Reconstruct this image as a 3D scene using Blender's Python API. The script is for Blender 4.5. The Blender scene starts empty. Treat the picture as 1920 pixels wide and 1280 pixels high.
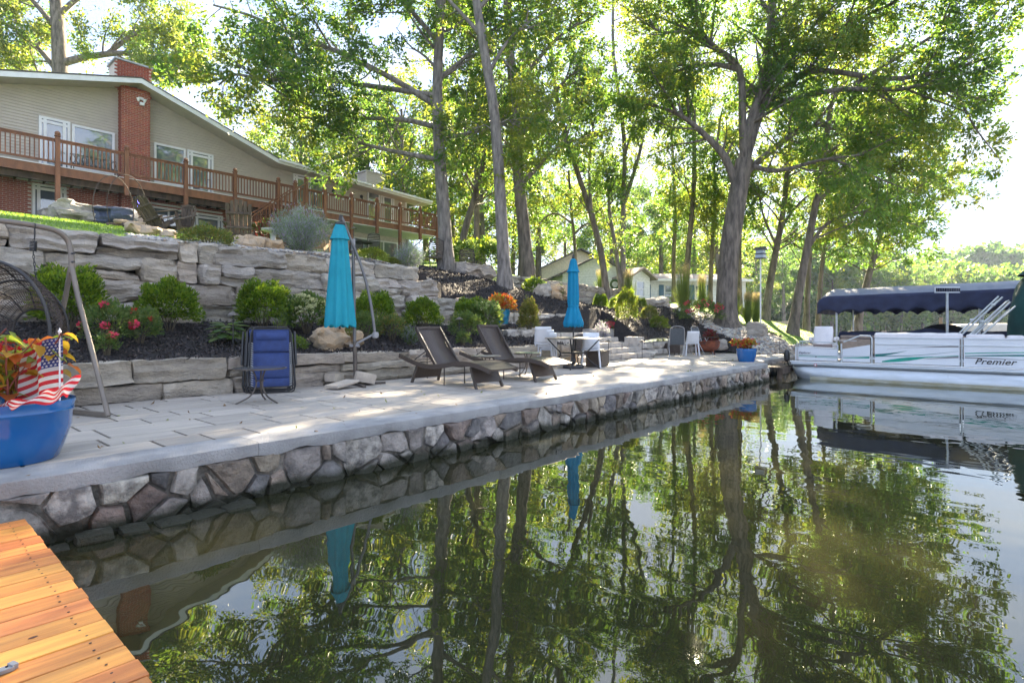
import bpy, bmesh, math, random
import numpy as np
from math import sin, cos, pi, radians, sqrt, atan2
from mathutils import Vector, noise
random.seed(7); rng = np.random.default_rng(7)
C = bpy.context.scene.collection
S = bpy.context.scene

# ------------------------------------------------------------------ camera
H_EYE = 1.48; FPX = 1048.0
FU, FV = 0.7515, 0.6597                  # forward in plan: x runs along the seawall, y runs inland
cam = bpy.data.cameras.new('camera'); cam_o = bpy.data.objects.new('camera', cam); C.objects.link(cam_o)
cam_o.location = (0, 0, H_EYE); cam_o.rotation_euler = (pi/2, 0, -atan2(FU, FV))
cam.sensor_width = 36; cam.lens = FPX/1920*36; cam.shift_y = -27/1920
cam.clip_start = 0.05; cam.clip_end = 6000
S.camera = cam_o
# ------------------------------------------------------------------ sky and sun
SUN = Vector((0.9687, 0.4123, 0.580)).normalized()
EL = math.asin(SUN.z); AZ = atan2(SUN.x, SUN.y)
W = bpy.data.worlds.new('World'); S.world = W; W.use_nodes = True
nt = W.node_tree; bg = nt.nodes['Background']
sky = nt.nodes.new('ShaderNodeTexSky'); sky.sky_type = 'NISHITA'; sky.sun_disc = False
sky.sun_elevation = EL; sky.sun_rotation = AZ; sky.air_density = 1.3; sky.dust_density = .8; sky.ozone_density = 1.6
tc = nt.nodes.new('ShaderNodeTexCoord'); mp = nt.nodes.new('ShaderNodeMapping')
mp.inputs['Scale'].default_value = (1.6, 1.6, 6.5)
nz = nt.nodes.new('ShaderNodeTexNoise'); nz.inputs['Scale'].default_value = 1.7; nz.inputs['Detail'].default_value = 7; nz.inputs['Roughness'].default_value = .55
veil = nt.nodes.new('ShaderNodeMix'); veil.data_type = 'RGBA'; veil.inputs['Factor'].default_value = .95; veil.inputs['B'].default_value = (.58, .79, 1.28, 1)
cr = nt.nodes.new('ShaderNodeValToRGB'); cr.color_ramp.elements[0].position = .44; cr.color_ramp.elements[1].position = .68
cr.color_ramp.elements[0].color = (.10, .10, .10, 1); cr.color_ramp.elements[1].color = (.9, .9, .9, 1)
mx = nt.nodes.new('ShaderNodeMix'); mx.data_type = 'RGBA'
mx.inputs['B'].default_value = (1.42, 1.5, 1.68, 1)
nt.links.new(tc.outputs['Generated'], mp.inputs['Vector']); nt.links.new(mp.outputs[0], nz.inputs['Vector'])
nt.links.new(nz.outputs['Fac'], cr.inputs['Fac']); nt.links.new(cr.outputs['Color'], mx.inputs['Factor'])
nt.links.new(sky.outputs['Color'], veil.inputs['A']); nt.links.new(veil.outputs['Result'], mx.inputs['A']); nt.links.new(mx.outputs['Result'], bg.inputs['Color'])
bg.inputs['Strength'].default_value = 0.12
sl = bpy.data.lights.new('sun', 'SUN'); sl.energy = 5.0; sl.angle = radians(.55); sl.color = (1, .84, .60)
so = bpy.data.objects.new('sun', sl); C.objects.link(so); so.rotation_euler = SUN.to_track_quat('Z', 'Y').to_euler(); so.location = (20, 10, 30)
vs = S.view_settings; vs.view_transform = 'Standard'; vs.look = 'None'; vs.exposure = 3.35; vs.gamma = 1; vs.use_curve_mapping = False
S.cycles.max_bounces = 8; S.cycles.diffuse_bounces = 3; S.cycles.glossy_bounces = 3; S.cycles.transmission_bounces = 4; S.cycles.transparent_max_bounces = 6
S.cycles.use_denoising = True; S.cycles.sample_clamp_indirect = 6

# ------------------------------------------------------------------ pixel -> place
def ray(px, py):
    X = (px-960)/FPX
    return (.6597*X+.7515, -.7515*X+.6597, -(py-613)/FPX)
def WP(px, py, d):
    r = ray(px, py); return Vector((r[0]*d, r[1]*d, H_EYE+r[2]*d))
def WG(px, py, z=.48):
    r = ray(px, py); return WP(px, py, (z-H_EYE)/r[2])
def WV(px, py, v):
    r = ray(px, py); return WP(px, py, v/r[1])
def WU(px, py, u):
    r = ray(px, py); return WP(px, py, u/r[0])

# ------------------------------------------------------------------ materials
MATS = {}
def mat(name, col, rough=.8, c2=None, scale=6, bump=.0, rnd=0., metal=0., detail=4, stretch=(1, 1, 1), spec=.5, lo=.35, hi=.65, bscale=None, trans=None, hue=0., coat=0., bdist=.03, wet=None):
    if name in MATS: return MATS[name]
    m = bpy.data.materials.new(name); m.use_nodes = True; n = m.node_tree; N = n.nodes; L = n.links
    b = N['Principled BSDF']; b.inputs['Roughness'].default_value = rough; b.inputs['Metallic'].default_value = metal
    b.inputs['Specular IOR Level'].default_value = spec; b.inputs['Coat Weight'].default_value = coat
    if c2 is None: c2 = tuple(c*.78 for c in col)
    t = N.new('ShaderNodeTexCoord'); mpg = N.new('ShaderNodeMapping'); mpg.inputs['Scale'].default_value = stretch
    oi = N.new('ShaderNodeObjectInfo')
    L.new(t.outputs['Object'], mpg.inputs['Vector'])
    add = N.new('ShaderNodeVectorMath'); add.operation = 'ADD'
    mul = N.new('ShaderNodeMath'); mul.operation = 'MULTIPLY'; mul.inputs[1].default_value = 37.0
    L.new(oi.outputs['Random'], mul.inputs[0]); L.new(mpg.outputs[0], add.inputs[0]); L.new(mul.outputs[0], add.inputs[1])
    nz = N.new('ShaderNodeTexNoise'); nz.inputs['Scale'].default_value = scale; nz.inputs['Detail'].default_value = detail; nz.inputs['Roughness'].default_value = .6
    L.new(add.outputs[0], nz.inputs['Vector'])
    r = N.new('ShaderNodeValToRGB'); r.color_ramp.elements[0].position = lo; r.color_ramp.elements[1].position = hi
    r.color_ramp.elements[0].color = (*c2, 1); r.color_ramp.elements[1].color = (*col, 1)
    L.new(nz.outputs['Fac'], r.inputs['Fac']); out = r.outputs['Color']
    if rnd or hue:
        hs = N.new('ShaderNodeHueSaturation'); mr = N.new('ShaderNodeMapRange'); mr.inputs['To Min'].default_value = 1-rnd; mr.inputs['To Max'].default_value = 1+rnd
        L.new(oi.outputs['Random'], mr.inputs['Value']); L.new(mr.outputs[0], hs.inputs['Value'])
        if hue:
            m3 = N.new('ShaderNodeMath'); m3.operation = 'MULTIPLY'; m3.inputs[1].default_value = 7.31
            m4 = N.new('ShaderNodeMath'); m4.operation = 'FRACT'; m2 = N.new('ShaderNodeMapRange')
            m2.inputs['To Min'].default_value = .5-hue; m2.inputs['To Max'].default_value = .5+hue
            L.new(oi.outputs['Random'], m3.inputs[0]); L.new(m3.outputs[0], m4.inputs[0]); L.new(m4.outputs[0], m2.inputs['Value']); L.new(m2.outputs[0], hs.inputs['Hue'])
        L.new(out, hs.inputs['Color']); out = hs.outputs['Color']
    if wet:      # algae and damp left by the lake, up to the height where the waves reach
        gp = N.new('ShaderNodeNewGeometry'); sx_ = N.new('ShaderNodeSeparateXYZ'); L.new(gp.outputs['Position'], sx_.inputs[0]); wn = N.new('ShaderNodeTexNoise'); wn.inputs['Scale'].default_value = 5; L.new(gp.outputs['Position'], wn.inputs['Vector'])
        wa = N.new('ShaderNodeMath'); wa.operation = 'MULTIPLY_ADD'; wa.inputs[1].default_value = -.16; L.new(wn.outputs['Fac'], wa.inputs[0]); L.new(sx_.outputs['Z'], wa.inputs[2])
        wr = N.new('ShaderNodeMapRange'); wr.inputs['From Min'].default_value = -.03; wr.inputs['From Max'].default_value = .05; L.new(wa.outputs[0], wr.inputs['Value'])
        wm = N.new('ShaderNodeMix'); wm.data_type = 'RGBA'; wm.inputs['A'].default_value = (*wet, 1); L.new(wr.outputs[0], wm.inputs['Factor']); L.new(out, wm.inputs['B']); out = wm.outputs['Result']
    L.new(out, b.inputs['Base Color'])
    if bump:
        nb = N.new('ShaderNodeTexNoise'); nb.inputs['Scale'].default_value = bscale or scale*4; nb.inputs['Detail'].default_value = 6; nb.inputs['Roughness'].default_value = .65
        L.new(add.outputs[0], nb.inputs['Vector']); bp = N.new('ShaderNodeBump'); bp.inputs['Strength'].default_value = min(1, bump); bp.inputs['Distance'].default_value = bdist
        L.new(nb.outputs['Fac'], bp.inputs['Height']); L.new(bp.outputs[0], b.inputs['Normal'])
    if trans:
        tr = N.new('ShaderNodeBsdfTranslucent'); tr.inputs['Color'].default_value = (*trans, 1)
        if rnd or hue or True:
            mxc = N.new('ShaderNodeMix'); mxc.data_type = 'RGBA'; mxc.inputs['A'].default_value = (*[c*.6 for c in trans], 1); mxc.inputs['B'].default_value = (*trans, 1)
            L.new(nz.outputs['Fac'], mxc.inputs['Factor']); L.new(mxc.outputs['Result'], tr.inputs['Color'])
        ms = N.new('ShaderNodeMixShader'); ms.inputs[0].default_value = .5
        L.new(b.outputs[0], ms.inputs[1]); L.new(tr.outputs[0], ms.inputs[2]); L.new(ms.outputs[0], N['Material Output'].inputs['Surface'])
    MATS[name] = m; return m

# ------------------------------------------------------------------ object helpers
def tag(o, label=None, cat=None, group=None, kind=None):
    if label: o['label'] = label
    if cat: o['category'] = cat
    if group: o['group'] = group
    if kind: o['kind'] = kind
    return o
def empty(name, loc=(0, 0, 0), rz=0., label=None, cat=None, group=None, kind=None):
    o = bpy.data.objects.new(name, None); C.objects.link(o); o.location = loc; o.rotation_euler = (0, 0, rz); o.empty_display_size = .1
    return tag(o, label, cat, group, kind)
KIDS = {}
def link(o, parent=None):
    C.objects.link(o)
    if parent is not None:
        o.parent = parent; KIDS.setdefault(parent.name, []).append(o)
    return o
def copy_tree(o, loc, rz=0., label=None, group=None, scale=None):
    c = o.copy(); C.objects.link(c); c.location = loc; c.rotation_euler = (0, 0, rz)
    if scale: c.scale = (scale,)*3 if not isinstance(scale, tuple) else scale
    if label: c['label'] = label
    if group: c['group'] = group
    for ch in KIDS.get(o.name, []):
        d = ch.copy(); link(d, c)
        for g in KIDS.get(ch.name, []):
            e = g.copy(); link(e, d)
    return c
class MB:
    def __init__(s): s.v = []; s.f = []; s.mi = []; s.cur = 0
    def add(s, vs, fs):
        b = len(s.v); s.v.extend([tuple(p) for p in vs]); s.f.extend([tuple(b+i for i in f) for f in fs]); s.mi.extend([s.cur]*len(fs)); return s
    def box(s, c, d, rz=0., rx=0., ry=0., taper=1.):
        hx, hy, hz = d[0]/2, d[1]/2, d[2]/2; P = []
        for z in (-1, 1):
            t = taper if z > 0 else 1
            for x, y in ((-1, -1), (1, -1), (1, 1), (-1, 1)):
                p = Vector((x*hx*t, y*hy*t, z*hz))
                if rx: p = Vector((p.x, p.y*cos(rx)-p.z*sin(rx), p.y*sin(rx)+p.z*cos(rx)))
                if ry: p = Vector((p.x*cos(ry)+p.z*sin(ry), p.y, -p.x*sin(ry)+p.z*cos(ry)))
                if rz: p = Vector((p.x*cos(rz)-p.y*sin(rz), p.x*sin(rz)+p.y*cos(rz), p.z))
                P.append(p+Vector(c))
        return s.add(P, [(3, 2, 1, 0), (4, 5, 6, 7), (0, 1, 5, 4), (1, 2, 6, 5), (2, 3, 7, 6), (3, 0, 4, 7)])
    def bar(s, a, b, w, h, up=(0, 0, 1)):      # rectangular bar from a to b
        a = Vector(a); b = Vector(b); t = (b-a).normalized(); up = Vector(up)
        x = t.cross(up)
        if x.length < 1e-4: x = t.cross(Vector((1, 0, 0)))
        x.normalize(); y = x.cross(t).normalized(); P = []
        for q in (a, b):
            for i, j in ((-1, -1), (1, -1), (1, 1), (-1, 1)): P.append(q+x*i*w/2+y*j*h/2)
        return s.add(P, [(3, 2, 1, 0), (4, 5, 6, 7), (0, 1, 5, 4), (1, 2, 6, 5), (2, 3, 7, 6), (3, 0, 4, 7)])
    def tube(s, pts, r, n=8, cap=True, closed=False):
        pts = [Vector(p) for p in pts]; m = len(pts); rr = r if isinstance(r, (list, tuple)) else [r]*m
        V = []; F = []; ref = None
        for i, p in enumerate(pts):
            if closed: t = pts[(i+1) % m]-pts[i-1]
            else: t = pts[min(i+1, m-1)]-pts[max(i-1, 0)]
            t = t.normalized() if t.length > 1e-9 else Vector((0, 0, 1))
            if ref is None:
                ref = t.orthogonal().normalized()
            else:
                ref = ref-t*ref.dot(t)
                ref = ref.normalized() if ref.length > 1e-6 else t.orthogonal().normalized()
            q = t.cross(ref)
            for k in range(n):
                a = 2*pi*k/n; V.append(p+(ref*cos(a)+q*sin(a))*rr[i])
        for i in range(m if closed else m-1):
            j = (i+1) % m
            for k in range(n): F.append((i*n+k, i*n+(k+1) % n, j*n+(k+1) % n, j*n+k))
        if cap and not closed:
            F.append(tuple(range(n))[::-1]); F.append(tuple((m-1)*n+k for k in range(n)))
        return s.add(V, F)
    def lathe(s, prof, c=(0, 0, 0), n=24, cap=True, sx=1., sy=1.):
        V = []; F = []; m = len(prof)
        for r, z in prof:
            for k in range(n):
                a = 2*pi*k/n; V.append((c[0]+r*cos(a)*sx, c[1]+r*sin(a)*sy, c[2]+z))
        for i in range(m-1):
            for k in range(n): F.append((i*n+k, i*n+(k+1) % n, (i+1)*n+(k+1) % n, (i+1)*n+k))
        if cap: F.append(tuple(range(n))[::-1]); F.append(tuple((m-1)*n+k for k in range(n)))
        return s.add(V, F)
    def grid(s, fn, nu, nv, closed=False):
        V = [fn(i/nu, j/nv) for i in range(nu+1) for j in range(nv+1)]
        F = [(i*(nv+1)+j, (i+1)*(nv+1)+j, (i+1)*(nv+1)+j+1, i*(nv+1)+j+1) for i in range(nu) for j in range(nv)]
        return s.add(V, F)
    def prism(s, poly, a, b, axis='y'):        # 2-D polygon extruded between a and b along an axis
        def P(p, t): return {'y': (p[0], t, p[1]), 'x': (t, p[0], p[1]), 'z': (p[0], p[1], t)}[axis]
        n = len(poly); V = [P(p, a) for p in poly]+[P(p, b) for p in poly]
        F = [tuple(range(n)), tuple(range(n, 2*n))[::-1]]+[(i, i+n, (i+1) % n+n, (i+1) % n) for i in range(n)]
        return s.add(V, F)
    def build(s, name, m, parent=None, smooth=False, origin=None, bevel=0., kind=None, sub=0, fix=True):
        me = bpy.data.meshes.new(name); V = s.v
        if origin is not None: V = [(p[0]-origin[0], p[1]-origin[1], p[2]-origin[2]) for p in V]
        me.from_pydata(V, [], s.f)
        if fix:
            bm = bmesh.new(); bm.from_mesh(me); bmesh.ops.recalc_face_normals(bm, faces=bm.faces); bm.to_mesh(me); bm.free()
        for mm in (m if isinstance(m, (list, tuple)) else [m]): me.materials.append(mm)
        if isinstance(m, (list, tuple)): me.polygons.foreach_set('material_index', s.mi)
        if smooth:
            me.polygons.foreach_set('use_smooth', [True]*len(me.polygons))
            if smooth != 2: me.set_sharp_from_angle(angle=radians(40))
        o = bpy.data.objects.new(name, me)
        if bevel:
            md = o.modifiers.new('bevel', 'BEVEL'); md.width = bevel; md.segments = 2; md.limit_method = 'ANGLE'
        if sub:
            md = o.modifiers.new('sub', 'SUBSURF'); md.levels = sub; md.render_levels = sub
        if origin is not None: o.location = origin
        link(o, parent)
        if kind: o['kind'] = kind
        return o
def npmesh(name, V, F, m, parent=None, kind=None, smooth=False, loc=None):
    """V (n,3), F (k,4 or 3) numpy"""
    me = bpy.data.meshes.new(name); k = F.shape[1]
    me.vertices.add(len(V)); me.vertices.foreach_set('co', V.astype(np.float32).ravel())
    me.loops.add(F.size); me.loops.foreach_set('vertex_index', F.astype(np.int32).ravel())
    me.polygons.add(len(F)); me.polygons.foreach_set('loop_start', np.arange(0, F.size, k, dtype=np.int32)); 
    me.update(calc_edges=True)
    if smooth: me.polygons.foreach_set('use_smooth', np.ones(len(F), dtype=bool))
    for mm in (m if isinstance(m, (list, tuple)) else [m]): me.materials.append(mm)
    if isinstance(m, (list, tuple)): me.polygons.foreach_set('material_index', rng.choice(len(m), len(F), p=None).astype(np.int32))
    o = bpy.data.objects.new(name, me)
    if loc is not None: o.location = loc
    link(o, parent)
    if kind: o['kind'] = kind
    return o
def inst(src, name, loc, parent=None, rz=0., scale=None):
    o = bpy.data.objects.new(name, src.data); o.location = loc; o.rotation_euler = (0, 0, rz)
    if scale is not None: o.scale = scale
    for md in src.modifiers:
        n = o.modifiers.new(md.name, md.type)
        if md.type == 'BEVEL': n.width = md.width; n.segments = md.segments; n.limit_method = 'ANGLE'
    return link(o, parent)
def unit(a): return a/np.maximum(np.linalg.norm(a, axis=-1, keepdims=True), 1e-9)
def leaf_quads(P, size, up=.35, aspect=.5, jitter=.35, fold=.12, dirs=None, droop=0.):
    """rhombic folded leaves at points P -> V,F"""
    n = len(P); d = rng.normal(size=(n, 3)) if dirs is None else dirs+rng.normal(size=(n, 3))*.5
    d[:, 2] -= droop; d = unit(d)
    nrm = rng.normal(size=(n, 3)); nrm[:, 2] += up*3; nrm = unit(nrm); s = unit(np.cross(d, nrm)); nn = np.cross(s, d)
    L = (size*(1+jitter*rng.normal(size=n)).clip(.5, 1.7))[:, None]; Wd = L*aspect*.5
    a = P; t = P+d*L; m1 = P+d*L*.45+s*Wd-nn*L*fold; m2 = P+d*L*.45-s*Wd-nn*L*fold
    V = np.stack([a, m1, t, m2], 1).reshape(-1, 3); F = np.arange(4*n).reshape(-1, 4)
    return V, F
# stone --------------------------------------------------------------
def rock_mesh(name, sx, sy, sz, m, seed=0, rnd=.04, amp=.03, cell=.09, strata=.5, lean=0.):
    nx, ny, nz_ = [max(2, min(18, int(round(a/cell)))) for a in (sx, sy, sz)]
    idx = {}; V = []; F = []; h = Vector((sx/2, sy/2, sz/2)); r = min(rnd, min(sx, sy, sz)*.4)
    lay = [random.uniform(-1, 1) for _ in range(12)]
    def vert(i, j, k):
        key = (i, j, k)
        if key in idx: return idx[key]
        p = Vector(((2*i/nx-1)*h.x, (2*j/ny-1)*h.y, (2*k/nz_-1)*h.z))
        q = Vector([max(-(h[a]-r), min(h[a]-r, p[a])) for a in range(3)])
        d = p-q
        if d.length > 1e-6: p = q+d.normalized()*r
        s = Vector((p.x, p.y, p.z))+Vector((seed*3.7, seed*1.3, seed*5.1))
        nn = noise.noise_vector(s*3.2)*amp+noise.noise_vector(s*9)*amp*.45
        L = lay[int((p.z/h.z+1)*3.2+noise.noise(s*2.)*1.0) % 12]
        e = 1 if abs(p.y) > h.y*.6 else 0
        p.y += (noise.cell(Vector((p.x*2.6+seed, noise.noise(s*1.3)*.8, p.z*5+seed)))-.5)*amp*1.1*e
        p = p+nn+Vector((0, -L*amp*strata*(1 if p.y < 0 else -1)*e, 0))
        # broken corners
        cx = noise.noise(Vector((seed, p.z*1.5, 7)))*.06*sx
        p.x += cx*(p.x/h.x)
        p.z += p.x*lean
        idx[key] = len(V); V.append(p); return idx[key]
    for i in range(nx):
        for j in range(ny):
            for k in (0, nz_):
                f = [vert(i, j, k), vert(i+1, j, k), vert(i+1, j+1, k), vert(i, j+1, k)]; F.append(f if k else f[::-1])
    for i in range(nx):
        for k in range(nz_):
            for j in (0, ny):
                f = [vert(i, j, k), vert(i+1, j, k), vert(i+1, j, k+1), vert(i, j, k+1)]; F.append(f[::-1] if j else f)
    for j in range(ny):
        for k in range(nz_):
            for i in (0, nx):
                f = [vert(i, j, k), vert(i, j+1, k), vert(i, j+1, k+1), vert(i, j, k+1)]; F.append(f if i else f[::-1])
    me = bpy.data.meshes.new(name); me.from_pydata(V, [], F); me.materials.append(m)
    me.polygons.foreach_set('use_smooth', [True]*len(F)); me.set_sharp_from_angle(angle=radians(22))
    return me
def put(name, me, loc, parent=None, rz=0., rx=0., ry=0.):
    o = bpy.data.objects.new(name, me); o.location = loc; o.rotation_euler = (rx, ry, rz); return link(o, parent)
# ------------------------------------------------------------------ materials of the place
m_conc = mat('concrete', (.43, .42, .415), .85, (.28, .275, .27), 2.6, .8, bscale=60, detail=8)
m_paver = mat('paver', (.46, .405, .34), .8, (.31, .275, .24), 3, .3, rnd=.16, lo=.25, hi=.7, bscale=50, stretch=(.5, 3, 1), detail=7)
m_joint = mat('joint_sand', (.05, .045, .04), .95, scale=30)
m_block = mat('quarry_stone', (.62, .53, .42), .9, (.34, .295, .245), 3.2, 1., rnd=.16, hue=.012, stretch=(1, 1, 2.6), bscale=11, detail=10, lo=.3, hi=.7, bdist=.10)
m_blockd = mat('weathered_stone', (.60, .53, .445), .9, (.33, .30, .265), 3.0, 1., rnd=.18, hue=.012, stretch=(1, 1, 3.2), bscale=10, detail=10, lo=.3, hi=.68, bdist=.10)
m_tan = mat('tan_stone', (.55, .38, .22), .9, (.33, .27, .2), 4, 1., rnd=.15, bscale=18, detail=8)
m_step = mat('step_stone', (.55, .49, .42), .9, (.30, .275, .25), 3.5, .9, rnd=.12, bscale=22, detail=8)
SEA = [mat('fieldstone_'+nm, c, .8, c2, sc, 1., rnd=.22, hue=.015, bscale=17, detail=10, lo=lo, hi=hi, bdist=.06, wet=(.035, .035, .018)) for nm, c, c2, sc, lo, hi in (
    ('grey', (.42, .37, .32), (.12, .11, .10), 7, .34, .62), ('tan', (.46, .37, .28), (.16, .125, .10), 6, .3, .66), ('brown', (.34, .26, .205), (.11, .085, .072), 7, .32, .66), ('slate', (.29, .265, .25), (.07, .066, .065), 6, .3, .64), ('lichen', (.52, .47, .40), (.16, .145, .13), 10, .38, .60))]
m_sea = SEA[0]
m_mortar = mat('mortar', (.36, .32, .27), .95, (.10, .09, .075), 8, 1., bscale=20, detail=9, bdist=.06, wet=(.03, .03, .015))
m_mulch = mat('mulch', (.035, .028, .026), .95, (.012, .010, .011), 25, 1., bscale=60)
m_chip = mat('mulch_chip', (.060, .047, .045), .7, (.015, .013, .014), 9, .0, spec=.6)
m_lawn = mat('lawn', (.16, .26, .03), .95, (.08, .15, .02), 2.5, .6, bscale=40, detail=8)
m_blade = mat('grass_blade', (.17, .32, .03), .7, (.09, .19, .02), .8, trans=(.35, .55, .04))
m_gravel = mat('gravel_bed', (.30, .27, .24), .95, (.12, .11, .10), 14, 1., bscale=20)
m_pebble = mat('pebble', (.50, .46, .41), .8, (.24, .215, .20), 2.2, .0, detail=2, lo=.42, hi=.58)
m_pine = mat('dock_wood', (.78, .33, .075), .42, (.42, .14, .035), 2.0, .12, rnd=.17, hue=.012, stretch=(.6, 9, 9), bscale=14, detail=8, lo=.3, hi=.66)
m_darkwood = mat('weathered_wood', (.12, .085, .06), .85, (.05, .036, .028), 6, .4, rnd=.15, stretch=(1, 1, .3))
m_brown = mat('stained_wood', (.25, .105, .05), .65, (.15, .062, .032), 5, .2, rnd=.1, stretch=(1, 1, .4))
m_siding = mat('vinyl_siding', (.50, .455, .39), .65, (.45, .41, .355), 2, .0)
m_white = mat('white_trim', (.74, .75, .76), .5, (.66, .67, .68), 4)
m_soffit = mat('soffit', (.50, .475, .43), .7, (.44, .42, .38), 3)
m_brick = mat('red_brick', (.40, .12, .065), .88, (.26, .07, .045), 10, .4, rnd=.2, hue=.01)
m_bmort = mat('brick_mortar', (.62, .55, .48), .95, scale=20, bump=.4)
m_roof = mat('shingle', (.11, .10, .095), .9, (.06, .055, .05), 8, .6, bscale=30)
m_dark = mat('dark_metal', (.045, .042, .042), .45, scale=5, metal=.3)
m_bronze = mat('bronze_metal', (.115, .095, .08), .4, (.09, .075, .065), 6, metal=.4)
m_taupe = mat('taupe_metal', (.21, .175, .145), .4, (.17, .145, .12), 5, metal=.3)
m_black = mat('black_plastic', (.02, .02, .022), .4, scale=5)
def m_glass():
    m = bpy.data.materials.new('window_glass'); m.use_nodes = True; b = m.node_tree.nodes['Principled BSDF']
    b.inputs['Base Color'].default_value = (.10, .13, .16, 1); b.inputs['Roughness'].default_value = .04; b.inputs['Specular IOR Level'].default_value = 1.; b.inputs['IOR'].default_value = 2.0
    return m
m_glass = m_glass()

# ------------------------------------------------------------------ the lie of the land
CP = np.array([  # u, v, z of the upper ground
 (-22, 12, 3.0), (-10, 12, 3.0), (0, 11.6, 3.02), (5, 11.6, 3.02), (9, 11.6, 3.0), (0, 18, 4.2), (8, 18, 4.1), (-12, 20, 4.6), (0, 25, 5.25), (6, 25, 5.2), (14, 24, 4.9), (21, 24, 4.8), (8, 40, 6), (22, 34, 5),
 (10.6, 13.5, 3.1), (12.6, 11.6, 2.05), (14.8, 13.4, 2.97), (14.8, 16.5, 3.7), (17.5, 14.5, 2.6), (19, 15.0, 2.4), (18, 12.3, 2.35), (22, 15.5, 2.4), (19, 17, 3.75), (22, 17.5, 3.65), (26, 17.5, 3.3),
 (13, 9.4, 1.05), (14.6, 11.4, 1.9), (17, 10.8, 2.05), (17, 9.5, 1.15), (20, 10, 1.45), (20, 12.5, 2.2), (24.2, 8.9, 1.55), (23, 12, 2.35), (27, 14, 2.75), (21.4, 5.8, .47), (21.4, 6.6, .48), (21.4, 7.5, .52), (21.4, 8.3, .62), (21.5, 9.1, .9), (22.6, 7, .95), (22.6, 5.9, .6), (25, 6.2, .8), (30, 6.2, .75),
 (29, 9, 1.65), (31.8, 9.2, 1.75), (35, 9, 1.2), (38, 13, 1.4), (33, 14, 2.7), (45, 22, 3.6), (35, 22, 3.7), (30, 30, 4.3), (60, 35, 4.3), (45, 50, 5), (70, 70, 6), (100, 60, 4), (140, 90, 5), (40, 120, 8), (0, 100, 8), (-30, 50, 7)])
def _phi(r2): return np.sqrt(r2+1.0)
_A = _phi((CP[:, None, 0]-CP[None, :, 0])**2+(CP[:, None, 1]-CP[None, :, 1])**2)+np.eye(len(CP))*-.05
TPSW = np.linalg.solve(np.block([[_A, np.ones((len(CP), 1))], [np.ones((1, len(CP))), np.zeros((1, 1))]]), np.append(CP[:, 2], 0))
def Hup(u, v):
    return float((_phi((CP[:, 0]-u)**2+(CP[:, 1]-v)**2)*TPSW[:-1]).sum()+TPSW[-1])
def Hbed(u, v):
    return 1.0+max(0, v-8.95)*.245
def sm(t): t = max(0., min(1., t)); return t*t*(3-2*t)
def shore(u):   # the v of the shoreline
    return float(np.interp(u, [-60, 16.2, 16.25, 21.3, 26, 31, 36, 42, 60, 90, 160], [4.86, 4.86, 5.45, 5.45, 5.4, 5.7, 8.0, 12.6, 19.5, 30, 44]))
def H(u, v):
    if 12.45 < u < 17.35 and v < 10.85: return .38+max(0, v-8.95)*.43
    if u < 10.7: s = 1. if v > 12.05 else 0.; z = Hup(u, v)*s+Hbed(u, v)*(1-s)
    elif u < 13:
        k = (u-10.7)/2.3; a = sm((v-12.0+k*2.1)/(.1+k*3.2)); z = Hup(u, v)*a+min(Hbed(u, v), 1.7)*(1-a)
    else: z = Hup(u, v)
    if u > 21.3:
        t = sm((v-shore(u)+.3)/1.6); z = -.5+(z+.5)*t
    return z
def klass(u, v):
    if v < shore(u)-.5: return None
    if u < 16.2 and v < 8.85: return None
    if u < 21.4 and v < 8.9 + (.35 if u > 16.2 else 0): return None
    if 12.6 < u < 16.4 and v < 10.6: return 'mulch'
    if u < 12.4 and v < 12.0: return 'mulch'
    # gravel swale: a band from (27.5, 14.5) down to (21.6, 5.6)
    f = (v-5.6)/9.; uc = 22.0+f*5.6
    if 5 < v < 15.2 and abs(u-uc) < 1.25-.25*f+.15*sin(v*2.1): return 'gravel'
    if 21.3 < u < 33 and v < shore(u)+1.0: return 'gravel'
    if u < 10.7 and v < 13.1+.3*sin(u*1.3): return 'lawn' if u < 3.3 else 'gravel'
    if u < 10.7 and v < 26: return 'lawn' if u < 5.2 or v > 15 else 'mulch'
    if u < 20 and v < 15.4: return 'mulch'
    if u < 16.5 and v < 17.2+.4*sin(u*2): return 'mulch'
    if u < uc and v < 15.4: return 'mulch'
    if u < 25.6 and uc <= u and v < 9.9 and v > 7: return 'mulch'
    return 'lawn'
def lines(*seg):
    o = []
    for a, b, s in seg: o += list(np.arange(a, b-1e-6, s))
    return o+[seg[-1][1]]
ul = lines((-40, -4, 2), (-4, 34, .2), (34, 50, 1), (50, 170, 6)); vl = lines((4.8, 18, .2), (18, 30, .6), (30, 170, 5))
hv = {}
def hvert(MBo, key, i, j, idx):
    if (key, i, j) not in idx:
        idx[(key, i, j)] = len(MBo.v); MBo.v.append((ul[i], vl[j], H(ul[i], vl[j])+.012*noise.noise(Vector((ul[i]*1.7, vl[j]*1.7, 0)))))
    return idx[(key, i, j)]
idx = {}; G = {'lawn': MB(), 'mulch': MB(), 'gravel': MB()}; CELLS = {'lawn': [], 'mulch': [], 'gravel': []}
for i in range(len(ul)-1):
    for j in range(len(vl)-1):
        k = klass((ul[i]+ul[i+1])/2, (vl[j]+vl[j+1])/2)
        if k:
            g = G[k]; g.f.append([hvert(g, k, *c, idx) for c in ((i, j), (i+1, j), (i+1, j+1), (i, j+1))]); CELLS[k].append((i, j))
for k, nm, m in (('lawn', 'lawn', m_lawn), ('mulch', 'garden_soil', m_mulch), ('gravel', 'gravel_ground', m_gravel)):
    G[k].mi = [0]*len(G[k].f); G[k].build(nm, m, smooth=2, kind='structure')
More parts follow.
